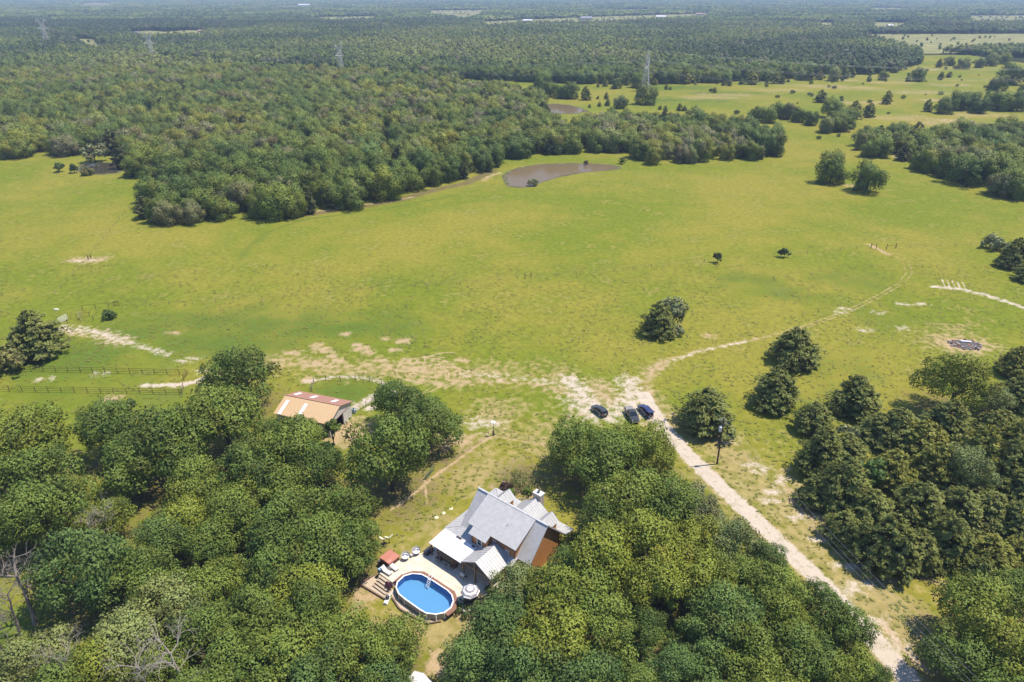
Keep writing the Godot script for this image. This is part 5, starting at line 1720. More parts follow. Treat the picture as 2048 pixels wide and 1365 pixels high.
func build_fences() -> void:
	var rust := worn(mat(0.13, 0.065, 0.04, 0.9), 0.1, 0.6, Vector3(2, 2, 2), 65)
	var grey := mat(0.22, 0.19, 0.16, 0.9)
	var white := mat(0.62, 0.62, 0.60, 0.6)
	fence("pipe_fence", "upper rusty pipe fence of the narrow grass lane at the left", "fence", pts([-125.08, -137, -114.51, -136.54, -74.08, -134.82]), 1.45, 2.9, [0.5, 0.95, 1.4], 0.055, 0.035, rust)
	fence("pipe_fence", "lower rusty pipe fence of the narrow grass lane at the left", "fence", pts([-118.53, -127.73, -111.9, -127.63, -71.54, -126.28]), 1.45, 2.9, [0.5, 0.95, 1.4], 0.055, 0.035, rust)
	gate("pipe_gate", "rusty pipe gate at the end of the upper lane fence", Vector3(-74.08, 0, -134.82), Vector3(-73.87, 0, -132.46), 1.4, 2, 0, rust)
	gate("pipe_gate", "rusty pipe gate standing open at the end of the lower lane fence", Vector3(-71.54, 0, -126.28), Vector3(-72.38, 0, -128.99), 1.4, 2, 0, rust)
	fence("pen_fence", "front rail of the small rusty pen at the left edge of the pasture", "fence", pts([-117, -161.79, -115.48, -162, -112.89, -163.13, -110.02, -164.08]), 1.3, 3.1, [1.2], 0.06, 0.03, rust)
	fence("pen_fence", "middle rail of the small rusty pen at the left edge of the pasture", "fence", pts([-116.62, -165.39, -115.09, -166.02, -113.38, -166.81]), 1.2, 3.0, [0.9, 1.15], 0.06, 0.03, rust)
	fence("pen_fence", "back rail of the small rusty pen at the left edge of the pasture", "fence", pts([-117.93, -170.6, -115.19, -171.13, -112.77, -172.26, -109.81, -172.7]), 1.3, 3.3, [1.25], 0.06, 0.03, rust)
	gate("metal_gate", "white barred metal gate leaning open beside the dark spreading cedar", Vector3(-119.01, 0, -161.39), Vector3(-118.3, 0, -164.14), 1.7, 8, 0, white)
	gate("metal_gate", "dark slatted gate at the far corner of the rusty pen", Vector3(-110.37, 0, -172.7), Vector3(-109.15, 0, -173.04), 1.5, 0, 6, rust)
	gate("metal_gate", "dark green pipe gate in the yard fence beside the oak", Vector3(-14.25, 0, -100.11), Vector3(-15.41, 0, -97.39), 1.3, 4, 0, mat(0.05, 0.10, 0.06))
	fence("pen_fence", "wire and post fence curving round the green pen behind the barn", "fence", pts([-43.79, -127.73, -44.32, -132.02, -40.7, -132.46, -37.07, -131.8, -33.5, -132.46, -30.05, -131.36, -27.53, -128.89, -29.27, -125.66, -30.13, -122.17, -32.8, -118.72]), 1.5, 3.4, [0.4, 0.75, 1.1, 1.4], 0.08, 0.018, grey)
	fence("yard_fence", "thin wire fence running down the lawn from the lamp post", "fence", pts([-3.84, -110.97, -7.02, -107.49, -11.46, -101.74, -13.15, -100.11]), 1.2, 3.2, [0.5, 1.0], 0.035, 0.012, grey)
	fence("yard_fence", "thin wire fence running from the yard gate down into the oaks", "fence", pts([-15.41, -97.39, -16.95, -93.97, -20.59, -89.45]), 1.2, 3.2, [0.5, 1.0], 0.035, 0.012, grey)
	fence("yard_fence", "thin wire fence running right from the lamp post to the oaks", "fence", pts([-3.64, -110.97, -1.77, -111.14, 0.69, -110.21, 4.56, -108.71, 6.57, -108.3]), 1.3, 3.6, [0.5, 1.1], 0.045, 0.012, grey)
	fence("pasture_fence", "long wire fence across the pasture from the pen to the right gate", "fence", pts([-107.92, -172.53, -87.42, -174.91, -70.21, -178.05, -47.04, -182.74, -25.03, -187.26, 3.95, -193.17, 35.39, -200.25, 65.69, -208.23, 90.17, -213.37, 121.69, -220.74]), 1.25, 6.2, [0.6, 1.15], 0.05, 0.014, grey)
	fence("pasture_fence", "wire fence right of the pasture gate running to the big cedar", "fence", pts([130.18, -220.74, 146.33, -222.27, 165.57, -224.33]), 1.25, 5.5, [0.6, 1.15], 0.05, 0.014, grey)
	fence("pasture_fence", "faint wire fence running up the left of the pasture to the wood", "fence", pts([-131.62, -180.91, -137.97, -209.61, -142.53, -225.37, -152.87, -263.04, -158.15, -290.59]), 1.2, 5.0, [1.1], 0.05, 0.014, grey)
	for q in [["dark gate posts in the pasture gateway by the bare track, left pair", Vector3(122.03, 0, -220.74), Vector3(123.25, 0, -219.73)], ["dark gate posts in the pasture gateway by the bare track, right pair", Vector3(126.8, 0, -219.73), Vector3(130.52, 0, -220.74)], ["two dark posts standing in the long pasture fence", Vector3(3.95, 0, -193.17), Vector3(5.79, 0, -193.57)], ["two dark posts by the pale bare patch at the left of the pasture", Vector3(-137.97, 0, -209.61), Vector3(-137.25, 0, -210.08)]]:
		var o := thing("gate_posts", q[0], "gate posts")
		for p in [q[1], q[2]]:
			var s := Shape.new()
			s.tube(p - Vector3(0, 0.2, 0), p + Vector3(0, 1.9, 0), 0.11, 0.1, 7)
			part("post", s, rust, o)
		var s := Shape.new()
		s.tube(q[1] + Vector3(0, 1.2, 0), q[2] + Vector3(0, 1.2, 0), 0.04, 0.04, 5)
		part("rail", s, rust, o)
	var lp := thing("lamp_post", "short post with a pale square lamp at the corner of the yard fence", "lamp post", Vector3(-3.64, 0, -110.97))
	var s := Shape.new()
	s.tube(Vector3(0, -0.2, 0), Vector3(0, 1.3, 0), 0.14, 0.12, 8)
	s.tube(Vector3(0, 1.3, 0), Vector3(0, 3.1, 0), 0.05, 0.05, 8)
	part("post", s, mat(0.10, 0.08, 0.07), lp)
	s = Shape.new()
	s.box(Vector3(0, 3.2, 0), Vector3(0.75, 0.12, 0.55), Basis(Vector3.RIGHT, 0.5))
	part("panel", s, mat(0.72, 0.70, 0.72, 0.4), lp)

# ------------------------------------------------------------------ vehicles
func shell(s: Shape, rows: Array, capped := true) -> void:   # rows of points across the car, nose to tail, mirrored
	for i in rows.size() - 1:
		var a: Array = rows[i]
		var b: Array = rows[i + 1]
		for j in a.size() - 1:
			for sg in [-1.0, 1.0]:
				var m := Vector3(1, 1, sg)
				var c: Vector3 = (a[j] + b[j] + a[j + 1] + b[j + 1]) / 4
				s.quad(a[j] * m, b[j] * m, b[j + 1] * m, a[j + 1] * m, Vector3(0, c.y - 0.7, c.z) * m)
	if capped:
		for e in [[rows[0], 1.0], [rows[-1], -1.0]]:
			var a: Array = e[0]
			for j in a.size() - 1:
				s.quad(a[j], a[j + 1], a[j + 1] * Vector3(1, 1, -1), a[j] * Vector3(1, 1, -1), Vector3(e[1], 0, 0))

func wheel(o: Node3D, at: Vector3, r: float, side: float) -> void:
	var s := Shape.new()
	s.at = Transform3D(Basis(Vector3.RIGHT, PI / 2), at)
	s.lathe([Vector2(r * 0.62, -0.1), Vector2(r * 0.95, -0.1), Vector2(r, -0.06), Vector2(r, 0.06), Vector2(r * 0.95, 0.1), Vector2(r * 0.62, 0.1)], 18)
	var w := part("wheel", s, mat(0.02, 0.02, 0.022, 0.9), o)
	s = Shape.new()
	s.at = Transform3D(Basis(Vector3.RIGHT, PI / 2 * side), at + Vector3(0, 0, 0.0))
	s.lathe([Vector2(r * 0.62, 0.085), Vector2(r * 0.5, 0.07), Vector2(r * 0.16, 0.06), Vector2(0.0, 0.09)], 10)
	part("rim", s, mat(0.62, 0.62, 0.63, 0.35, 0.4), w)

func build_car(called: String, label: String, at: Vector3, turn: float, paint: Color, open_hatch: bool) -> Node3D:
	var o := thing(called, label, "car", at, turn)
	var p := mat(paint.r, paint.g, paint.b, 0.28, 0.25)
	p.clearcoat_enabled = true
	p.clearcoat = 0.8
	p.clearcoat_roughness = 0.06
	var glass := mat(0.012, 0.014, 0.018, 0.05)
	var black := mat(0.02, 0.02, 0.022, 0.6)
	# lower body: nose to tail at x 2.05 .. -2.05
	var rows := []
	for q in [[2.05, 0.60, 0.42, 0.66], [1.98, 0.76, 0.30, 0.80], [1.6, 0.84, 0.26, 0.92], [0.95, 0.86, 0.26, 0.99], [0.0, 0.87, 0.26, 0.99], [-1.2, 0.87, 0.26, 1.0], [-1.85, 0.84, 0.28, 1.0], [-2.05, 0.76, 0.36, 0.95]]:
		rows.append([Vector3(q[0], q[2], q[1] * 0.93), Vector3(q[0], lerpf(q[2], q[3], 0.45), q[1]), Vector3(q[0], lerpf(q[2], q[3], 0.85), q[1] * 0.98), Vector3(q[0], q[3], q[1] * 0.90), Vector3(q[0], q[3] + 0.03, 0)])
	var s := Shape.new()
	shell(s, rows)
	var body := part("body", s, p, o)
	# cabin in glass, roof and pillars over it
	s = Shape.new()
	rows = []
	var cabin := [[1.0, 0.76, 0.99, 0.74, 1.0], [0.25, 0.79, 0.99, 0.63, 1.48], [-0.2, 0.80, 0.99, 0.64, 1.54], [-1.3, 0.79, 0.99, 0.63, 1.53], [-1.72, 0.77, 0.99, 0.60, 1.46], [-1.98, 0.73, 0.98, 0.68, 1.02]]
	for q in cabin:
		rows.append([Vector3(q[0], q[2], q[1]), Vector3(q[0], q[4], q[3]), Vector3(q[0], q[4] + 0.02, 0)])
	shell(s, rows)
	part("windows", s, glass, o)
	s = Shape.new()
	rows = []
	for q in [[0.30, 1.475, 0.64], [-0.2, 1.555, 0.66], [-1.3, 1.545, 0.65], [-1.74, 1.475, 0.62]]:
		rows.append([Vector3(q[0], q[1] - 0.035, q[2] + 0.02), Vector3(q[0], q[1] + 0.012, q[2] - 0.05), Vector3(q[0], q[1] + 0.045, 0)])
	shell(s, rows)
	part("roof", s, p, o)
	s = Shape.new()
	for sg in [-1.0, 1.0]:
		for q in [[Vector3(1.0, 0.99, 0.765), Vector3(0.26, 1.49, 0.645)], [Vector3(-0.22, 0.99, 0.81), Vector3(-0.25, 1.54, 0.655)], [Vector3(-1.15, 0.99, 0.805), Vector3(-1.25, 1.53, 0.65)], [Vector3(-1.93, 0.98, 0.75), Vector3(-1.72, 1.47, 0.62)]]:
			s.bar(q[0] * Vector3(1, 1, sg), q[1] * Vector3(1, 1, sg), 0.07, 0.07)
	part("pillars", s, p, body)
	s = Shape.new()
	for sg in [-1.0, 1.0]:
		s.bar(Vector3(0.0, 1.6, sg * 0.56), Vector3(-1.4, 1.6, sg * 0.55), 0.035, 0.035)
	part("roof_rails", s, black, o)
	for sg in [-1.0, 1.0]:
		for x in [1.27, -1.2]:
			wheel(o, Vector3(x, 0.34, sg * 0.79), 0.34, sg)
		s = Shape.new()
		s.box(Vector3(0.72, 1.05, sg * 0.93), Vector3(0.12, 0.13, 0.2))
		part("mirror", s, p, o)
		s = Shape.new()
		s.box(Vector3(1.95, 0.72, sg * 0.6), Vector3(0.14, 0.14, 0.26))
		part("headlight", s, mat(0.7, 0.7, 0.7, 0.15), o)
		s = Shape.new()
		s.box(Vector3(-2.0, 0.86, sg * 0.68), Vector3(0.12, 0.22, 0.16))
		part("tail_light", s, mat(0.42, 0.015, 0.02, 0.2), o)
		s = Shape.new()
		s.bar(Vector3(0.9, 0.98, sg * 0.79), Vector3(-1.9, 0.99, sg * 0.775), 0.03, 0.03)
		part("trim", s, black, body)
	s = Shape.new()
	s.box(Vector3(-2.06, 0.5, 0), Vector3(0.14, 0.2, 1.5))
	part("rear_bumper", s, mat(paint.r * 0.8, paint.g * 0.8, paint.b * 0.8, 0.5), o)
	s = Shape.new()
	s.box(Vector3(2.03, 0.48, 0), Vector3(0.12, 0.2, 1.3))
	part("front_bumper", s, p, o)
	s = Shape.new()
	s.box(Vector3(-2.075, 0.74, 0), Vector3(0.03, 0.12, 0.3))
	part("number_plate", s, mat(0.7, 0.7, 0.7), o)
	if open_hatch:
		s = Shape.new()
		s.box(Vector3(-2.2, 1.62, 0), Vector3(1.0, 0.06, 1.28), Basis(Vector3.BACK, -0.12))
		var hatch := part("tailgate", s, p, o)
		s = Shape.new()
		s.box(Vector3(-2.15, 1.575, 0), Vector3(0.7, 0.03, 1.0), Basis(Vector3.BACK, -0.12))
		part("pane", s, glass, hatch)
		s = Shape.new()
		s.box(Vector3(-1.97, 0.98, 0), Vector3(0.2, 0.82, 1.25))
		part("boot_opening", s, mat(0.01, 0.01, 0.012), o)
	else:
		s = Shape.new()
		s.box(Vector3(-1.80, 1.49, 0), Vector3(0.22, 0.04, 1.1))
		part("spoiler", s, p, o)
	return o

func person(label: String, at: Vector3, turn: float, shirt: Color, trousers: Color, hair: Color, lean: float, reach: float) -> void:
	# one smooth body round a skeleton, standing, leaning a little forward (+x), arms held out
	var hip := Vector3(0, 0.92, 0)
	var neck := Vector3(0.5 * sin(lean), 0.92 + 0.5 * cos(lean), 0)
	var head := neck + Vector3(0.06 + 0.2 * sin(lean), 0.19, 0)
	var skin := Color(0.42, 0.26, 0.19)
	var bones := [[hip, neck, 0.135, 0.13, shirt], [neck, head, 0.055, 0.06, skin], [head - Vector3(0, 0.02, 0), head + Vector3(0, 0.05, 0), 0.09, 0.092, skin], [head + Vector3(0.09, 0.0, 0), head + Vector3(0.105, -0.02, 0), 0.018, 0.02, skin]]
	for sg in [-1.0, 1.0]:
		var sh := neck + Vector3(0, -0.04, sg * 0.17)
		var el := sh + Vector3(0.10 + reach * 0.16, -0.25 + reach * 0.06, sg * 0.05)
		var wr := el + Vector3(0.16 + reach * 0.08, -0.14 + reach * 0.12, -sg * 0.02)
		bones.append_array([[neck - Vector3(0, 0.05, 0), sh, 0.09, 0.065, shirt], [sh, el, 0.055, 0.045, shirt], [el, wr, 0.042, 0.032, skin], [wr, wr + Vector3(0.08, -0.02, 0), 0.034, 0.03, skin]])
		for f in 4:
			bones.append([wr + Vector3(0.08, -0.02, (f - 1.5) * 0.02), wr + Vector3(0.145 - absf(f - 1.4) * 0.012, -0.045, (f - 1.5) * 0.022), 0.0095, 0.008, skin])
		bones.append([wr + Vector3(0.03, 0, -sg * 0.03), wr + Vector3(0.085, -0.02, -sg * 0.055), 0.011, 0.009, skin])
		var kn := Vector3(0.03, 0.5, sg * 0.105)
		var an := Vector3(-0.02, 0.09, sg * 0.11)
		bones.append_array([[hip + Vector3(0, -0.02, sg * 0.075), kn, 0.095, 0.062, trousers], [kn, an, 0.062, 0.045, trousers], [an + Vector3(-0.03, -0.045, 0), an + Vector3(0.16, -0.055, sg * 0.02), 0.045, 0.035, Color(0.05, 0.045, 0.04)]])
	var s := Shape.new()
	body_of(s, bones, 0.022)
	var o := thing("person", label, "person", at, turn)
	var m := mat(1, 1, 1, 0.8)
	m.vertex_color_use_as_albedo = true
	part("body", s, m, o)
	s = Shape.new()
	s.at = Transform3D(Basis(Vector3.BACK, 0.35), head + Vector3(-0.02, 0.035, 0))
	s.lathe([Vector2(0.098, -0.05), Vector2(0.107, 0.02), Vector2(0.085, 0.075), Vector2(0.0, 0.105)], 12)
	part("hair", s, mat(hair.r, hair.g, hair.b), o)

func body_of(s: Shape, bones: Array, cell: float) -> void:   # surface nets over the smooth union of tapered capsules
	var field := {}
	for b in bones:
		var pad: float = maxf(b[2], b[3]) + cell * 3.0
		var lo: Vector3 = (b[0].min(b[1]) - Vector3.ONE * pad) / cell
		var hi: Vector3 = (b[0].max(b[1]) + Vector3.ONE * pad) / cell
		for x in range(int(floor(lo.x)), int(ceil(hi.x)) + 1):
			for y in range(int(floor(lo.y)), int(ceil(hi.y)) + 1):
				for z in range(int(floor(lo.z)), int(ceil(hi.z)) + 1):
					var p := Vector3(x, y, z) * cell
					var ab: Vector3 = b[1] - b[0]
					var t := clampf((p - b[0]).dot(ab) / maxf(ab.length_squared(), 1e-8), 0.0, 1.0)
					var d: float = (p - b[0] - ab * t).length() - lerpf(b[2], b[3], t)
					var key := Vector3i(x, y, z)
					if field.has(key):
						var f: Array = field[key]
						var k := 0.022
						var h := clampf(0.5 + 0.5 * (f[0] - d) / k, 0.0, 1.0)
						var v: float = lerpf(f[0], d, h) - k * h * (1.0 - h)
						field[key] = [v, b[4] if d < f[2] else f[1], minf(d, f[2])]
					else:
						field[key] = [d, b[4], d]
	var spot := {}
	for key in field:
		var sum := Vector3.ZERO
		var n := 0
		var whole := true
		var vals := []
		for i in 8:
			var k: Vector3i = key + Vector3i(i & 1, (i >> 1) & 1, i >> 2)
			if not field.has(k):
				whole = false
				break
			vals.append(field[k][0])
		if not whole:
			continue
		for e in [[0, 1], [2, 3], [4, 5], [6, 7], [0, 2], [1, 3], [4, 6], [5, 7], [0, 4], [1, 5], [2, 6], [3, 7]]:
			var a: float = vals[e[0]]
			var b: float = vals[e[1]]
			if (a < 0) != (b < 0):
				var t := a / (a - b)
				sum += Vector3(e[0] & 1, (e[0] >> 1) & 1, e[0] >> 2).lerp(Vector3(e[1] & 1, (e[1] >> 1) & 1, e[1] >> 2), t)
				n += 1
		if n:
			spot[key] = (Vector3(key) + sum / n) * cell
	for key in field:
		for ax in 3:
			var step := Vector3i.ZERO
			step[ax] = 1
			var other: Vector3i = key + step
			if not field.has(other) or (field[key][0] < 0) == (field[other][0] < 0):
				continue
			var u := Vector3i.ZERO
			u[(ax + 1) % 3] = 1
			var w := Vector3i.ZERO
			w[(ax + 2) % 3] = 1
			var q := [key, key - u, key - u - w, key - w]
			if not (spot.has(q[0]) and spot.has(q[1]) and spot.has(q[2]) and spot.has(q[3])):
				continue
			s.ink = field[key][1]
			var face := Vector3(step) * (1.0 if field[key][0] < 0 else -1.0)
			s.quad(spot[q[0]], spot[q[1]], spot[q[2]], spot[q[3]], face)

func build_vehicles() -> void:
	build_car("parked_car", "dark grey compact car parked on the pale gravel, tail to the house", Vector3(18.1, 0.02, -119.1), 2.09, Color(0.055, 0.06, 0.062), false)
	build_car("parked_car", "dark blue car with its tailgate raised beside the pickup", Vector3(27.6, 0.02, -119.2), 1.92, Color(0.035, 0.045, 0.14), true)
	person("person in light blue jeans standing at the raised tailgate of the blue car", Vector3(28.05, 0.02, -116.75), 1.92, Color(0.05, 0.04, 0.06), Color(0.30, 0.36, 0.42), Color(0.03, 0.02, 0.015), 0.45, 0.8)
	person("person in pinkish trousers standing at the right of the raised tailgate", Vector3(28.8, 0.02, -116.95), 2.1, Color(0.06, 0.03, 0.05), Color(0.48, 0.36, 0.34), Color(0.06, 0.035, 0.02), 0.4, 0.6)
	# the pickup, nose to the viewer under the oaks
	var o := thing("pickup_truck", "dark pickup with a ribbed grey bed cover half under the oaks", "pickup truck", Vector3(24.55, 0.02, -117.4), -1.4)
	var p := mat(0.05, 0.052, 0.05, 0.3, 0.25)
	p.clearcoat_enabled = true
	p.clearcoat = 0.8
	p.clearcoat_roughness = 0.06
	var glass := mat(0.015, 0.02, 0.03, 0.05)
	var s := Shape.new()
	var rows := []
	for q in [[2.5, 0.70, 0.48, 0.86], [2.4, 0.84, 0.40, 1.0], [1.2, 0.90, 0.36, 1.10], [0.6, 0.90, 0.36, 1.12], [-0.45, 0.90, 0.36, 1.12], [-2.4, 0.90, 0.40, 1.14], [-2.5, 0.86, 0.5, 1.12]]:
		rows.append([Vector3(q[0], q[2], q[1] * 0.94), Vector3(q[0], lerpf(q[2], q[3], 0.5), q[1]), Vector3(q[0], q[3] - 0.05, q[1]), Vector3(q[0], q[3], q[1] * 0.93), Vector3(q[0], q[3] + 0.02, 0)])
	shell(s, rows)
	var body := part("body", s, p, o)
	s = Shape.new()
	rows = []
	for q in [[1.2, 0.82, 1.10, 0.80, 1.12], [0.45, 0.84, 1.10, 0.68, 1.66], [-0.35, 0.84, 1.10, 0.69, 1.70], [-0.62, 0.83, 1.10, 0.70, 1.60]]:
		rows.append([Vector3(q[0], q[2], q[1]), Vector3(q[0], q[4], q[3]), Vector3(q[0], q[4] + 0.02, 0)])
	shell(s, rows)
	part("windows", s, glass, o)
	s = Shape.new()
	rows = []
	for q in [[0.50, 1.655, 0.69], [0.1, 1.715, 0.71], [-0.4, 1.715, 0.71], [-0.64, 1.64, 0.70]]:
		rows.append([Vector3(q[0], q[1] - 0.035, q[2] + 0.02), Vector3(q[0], q[1] + 0.012, q[2] - 0.05), Vector3(q[0], q[1] + 0.04, 0)])
	shell(s, rows)
	part("roof", s, p, o)
	s = Shape.new()
	for sg in [-1.0, 1.0]:
		for q in [[Vector3(1.2, 1.1, 0.825), Vector3(0.45, 1.665, 0.69)], [Vector3(-0.6, 1.1, 0.84), Vector3(-0.62, 1.62, 0.71)], [Vector3(0.15, 1.1, 0.855), Vector3(0.1, 1.7, 0.71)]]:
			s.bar(q[0] * Vector3(1, 1, sg), q[1] * Vector3(1, 1, sg), 0.08, 0.08)
	part("pillars", s, p, body)
	s = Shape.new()
	s.box(Vector3(-1.58, 1.19, 0), Vector3(1.8, 0.06, 1.6))
	for i in 5:
		s.box(Vector3(-2.3 + i * 0.36, 1.225, 0), Vector3(0.05, 0.03, 1.58))
	part("bed_cover", s, mat(0.24, 0.225, 0.23, 0.55), o)
	for sg in [-1.0, 1.0]:
		for x in [1.62, -1.5]:
			wheel(o, Vector3(x, 0.38, sg * 0.82), 0.38, sg)
		s = Shape.new()
		s.box(Vector3(0.92, 1.18, sg * 0.98), Vector3(0.14, 0.18, 0.24))
		part("mirror", s, p, o)
		s = Shape.new()
		s.box(Vector3(2.44, 0.85, sg * 0.66), Vector3(0.12, 0.18, 0.3))
		part("headlight", s, mat(0.7, 0.7, 0.7, 0.15), o)
		s = Shape.new()
		s.box(Vector3(-2.46, 0.9, sg * 0.8), Vector3(0.1, 0.3, 0.12))
		part("tail_light", s, mat(0.4, 0.015, 0.02, 0.2), o)
	s = Shape.new()
	s.box(Vector3(2.5, 0.55, 0), Vector3(0.18, 0.2, 1.6))
	part("front_bumper", s, mat(0.5, 0.5, 0.5, 0.25, 0.7), o)
	s = Shape.new()
	s.box(Vector3(2.5, 0.82, 0), Vector3(0.06, 0.2, 0.9))
	part("grille", s, mat(0.03, 0.03, 0.03, 0.5), o)

# ------------------------------------------------------------------ power lines
func cable(s: Shape, a: Vector3, b: Vector3, sag: float, r: float) -> void:
	var last := a
	for i in 16:
		var t := (i + 1) / 16.0
		var p := a.lerp(b, t) - Vector3(0, sag * 4.0 * t * (1.0 - t), 0)
		s.tube(last, p, r, r, 4, false)
		last = p

func pylon(at: Vector2, turn: float, k: float, label: String) -> Array:
	var o := thing("transmission_tower", label, "transmission tower", Vector3(at.x, -0.3, at.y), turn, "transmission towers crossing the wood")
	var steel := mat(0.46, 0.46, 0.47, 0.6, 0.2)
	var levels := [[0.0, 3.9], [5.2, 3.1], [9.8, 2.45], [13.6, 1.95], [16.6, 1.6], [19.0, 1.4], [22.0, 1.55]]
	var s := Shape.new()
	var t := 0.13 * k
	for i in levels.size():
		var y: float = levels[i][0] * k
		var w: float = levels[i][1] * k
		var c := [Vector3(w, y, w), Vector3(-w, y, w), Vector3(-w, y, -w), Vector3(w, y, -w)]
		if i + 1 < levels.size():
			var y2: float = levels[i + 1][0] * k
			var w2: float = levels[i + 1][1] * k
			var d := [Vector3(w2, y2, w2), Vector3(-w2, y2, w2), Vector3(-w2, y2, -w2), Vector3(w2, y2, -w2)]
			for j in 4:
				s.tube(c[j], d[j], t * 1.25, t * 1.25, 4, false)
				s.tube(c[j], d[(j + 1) % 4], t * 0.75, t * 0.75, 4, false)
				s.tube(c[(j + 1) % 4], d[j], t * 0.75, t * 0.75, 4, false)
				s.tube(d[j], d[(j + 1) % 4], t * 0.75, t * 0.75, 4, false)
	var body := part("lattice_body", s, steel, o)
	var hang := []
	for sg in [-1.0, 1.0]:
		s = Shape.new()
		var tip := Vector3(sg * 6.3, 19.1, 0) * k
		for z in [-1.4, 1.4]:
			s.tube(Vector3(sg * 1.4, 19.0, z) * k, tip, t, t, 4, false)
			s.tube(Vector3(sg * 1.5, 21.6, z) * k, tip, t, t, 4, false)
			for f in [0.35, 0.7]:
				var a := (Vector3(sg * 1.4, 19.0, z) * k).lerp(tip, f)
				s.tube(a, (Vector3(sg * 1.5, 21.6, z) * k).lerp(tip, f), t * 0.7, t * 0.7, 4, false)
		part("lower_arm", s, steel, o)
		s = Shape.new()
		var root := [Vector3(sg * 1.5, 22.0, 1.5), Vector3(sg * 1.5, 22.0, -1.5), Vector3(sg * 0.2, 22.0, 1.5), Vector3(sg * 0.2, 22.0, -1.5)]
		var head := [Vector3(sg * 3.4, 28.0, 0.6), Vector3(sg * 3.4, 28.0, -0.6), Vector3(sg * 2.1, 28.0, 0.6), Vector3(sg * 2.1, 28.0, -0.6)]
		for j in 4:
			s.tube(root[j] * k, head[j] * k, t, t, 4, false)
			s.tube(root[j] * k, head[(j + 1) % 4].lerp(root[(j + 1) % 4], 0.5) * k, t * 0.7, t * 0.7, 4, false)
			s.tube(root[(j + 1) % 4].lerp(head[(j + 1) % 4], 0.5) * k, head[j] * k, t * 0.7, t * 0.7, 4, false)
			s.tube(head[j] * k, Vector3(sg * 4.3, 33.4, 0) * k, t * 0.85, t * 0.5, 4, false)
		part("horn", s, steel, o)
		s = Shape.new()
		var up := Vector3(sg * 5.9, 28.0, 0) * k
		for j in [0, 1]:
			s.tube(head[j] * k, up, t, t, 4, false)
		s.tube(Vector3(sg * 3.7, 29.6, 0) * k, up, t * 0.9, t * 0.9, 4, false)
		part("upper_arm", s, steel, o)
		for e in [tip, up]:
			s = Shape.new()
			s.tube(e, e - Vector3(0, 2.2 * k, 0), 0.14 * k, 0.14 * k, 5)
			part("insulator", s, mat(0.5, 0.5, 0.48, 0.4), body)
			hang.append(o.transform * (e - Vector3(0, 2.2 * k, 0)))
		hang.append(o.transform * (Vector3(sg * 4.3, 33.4, 0) * k))
	return hang

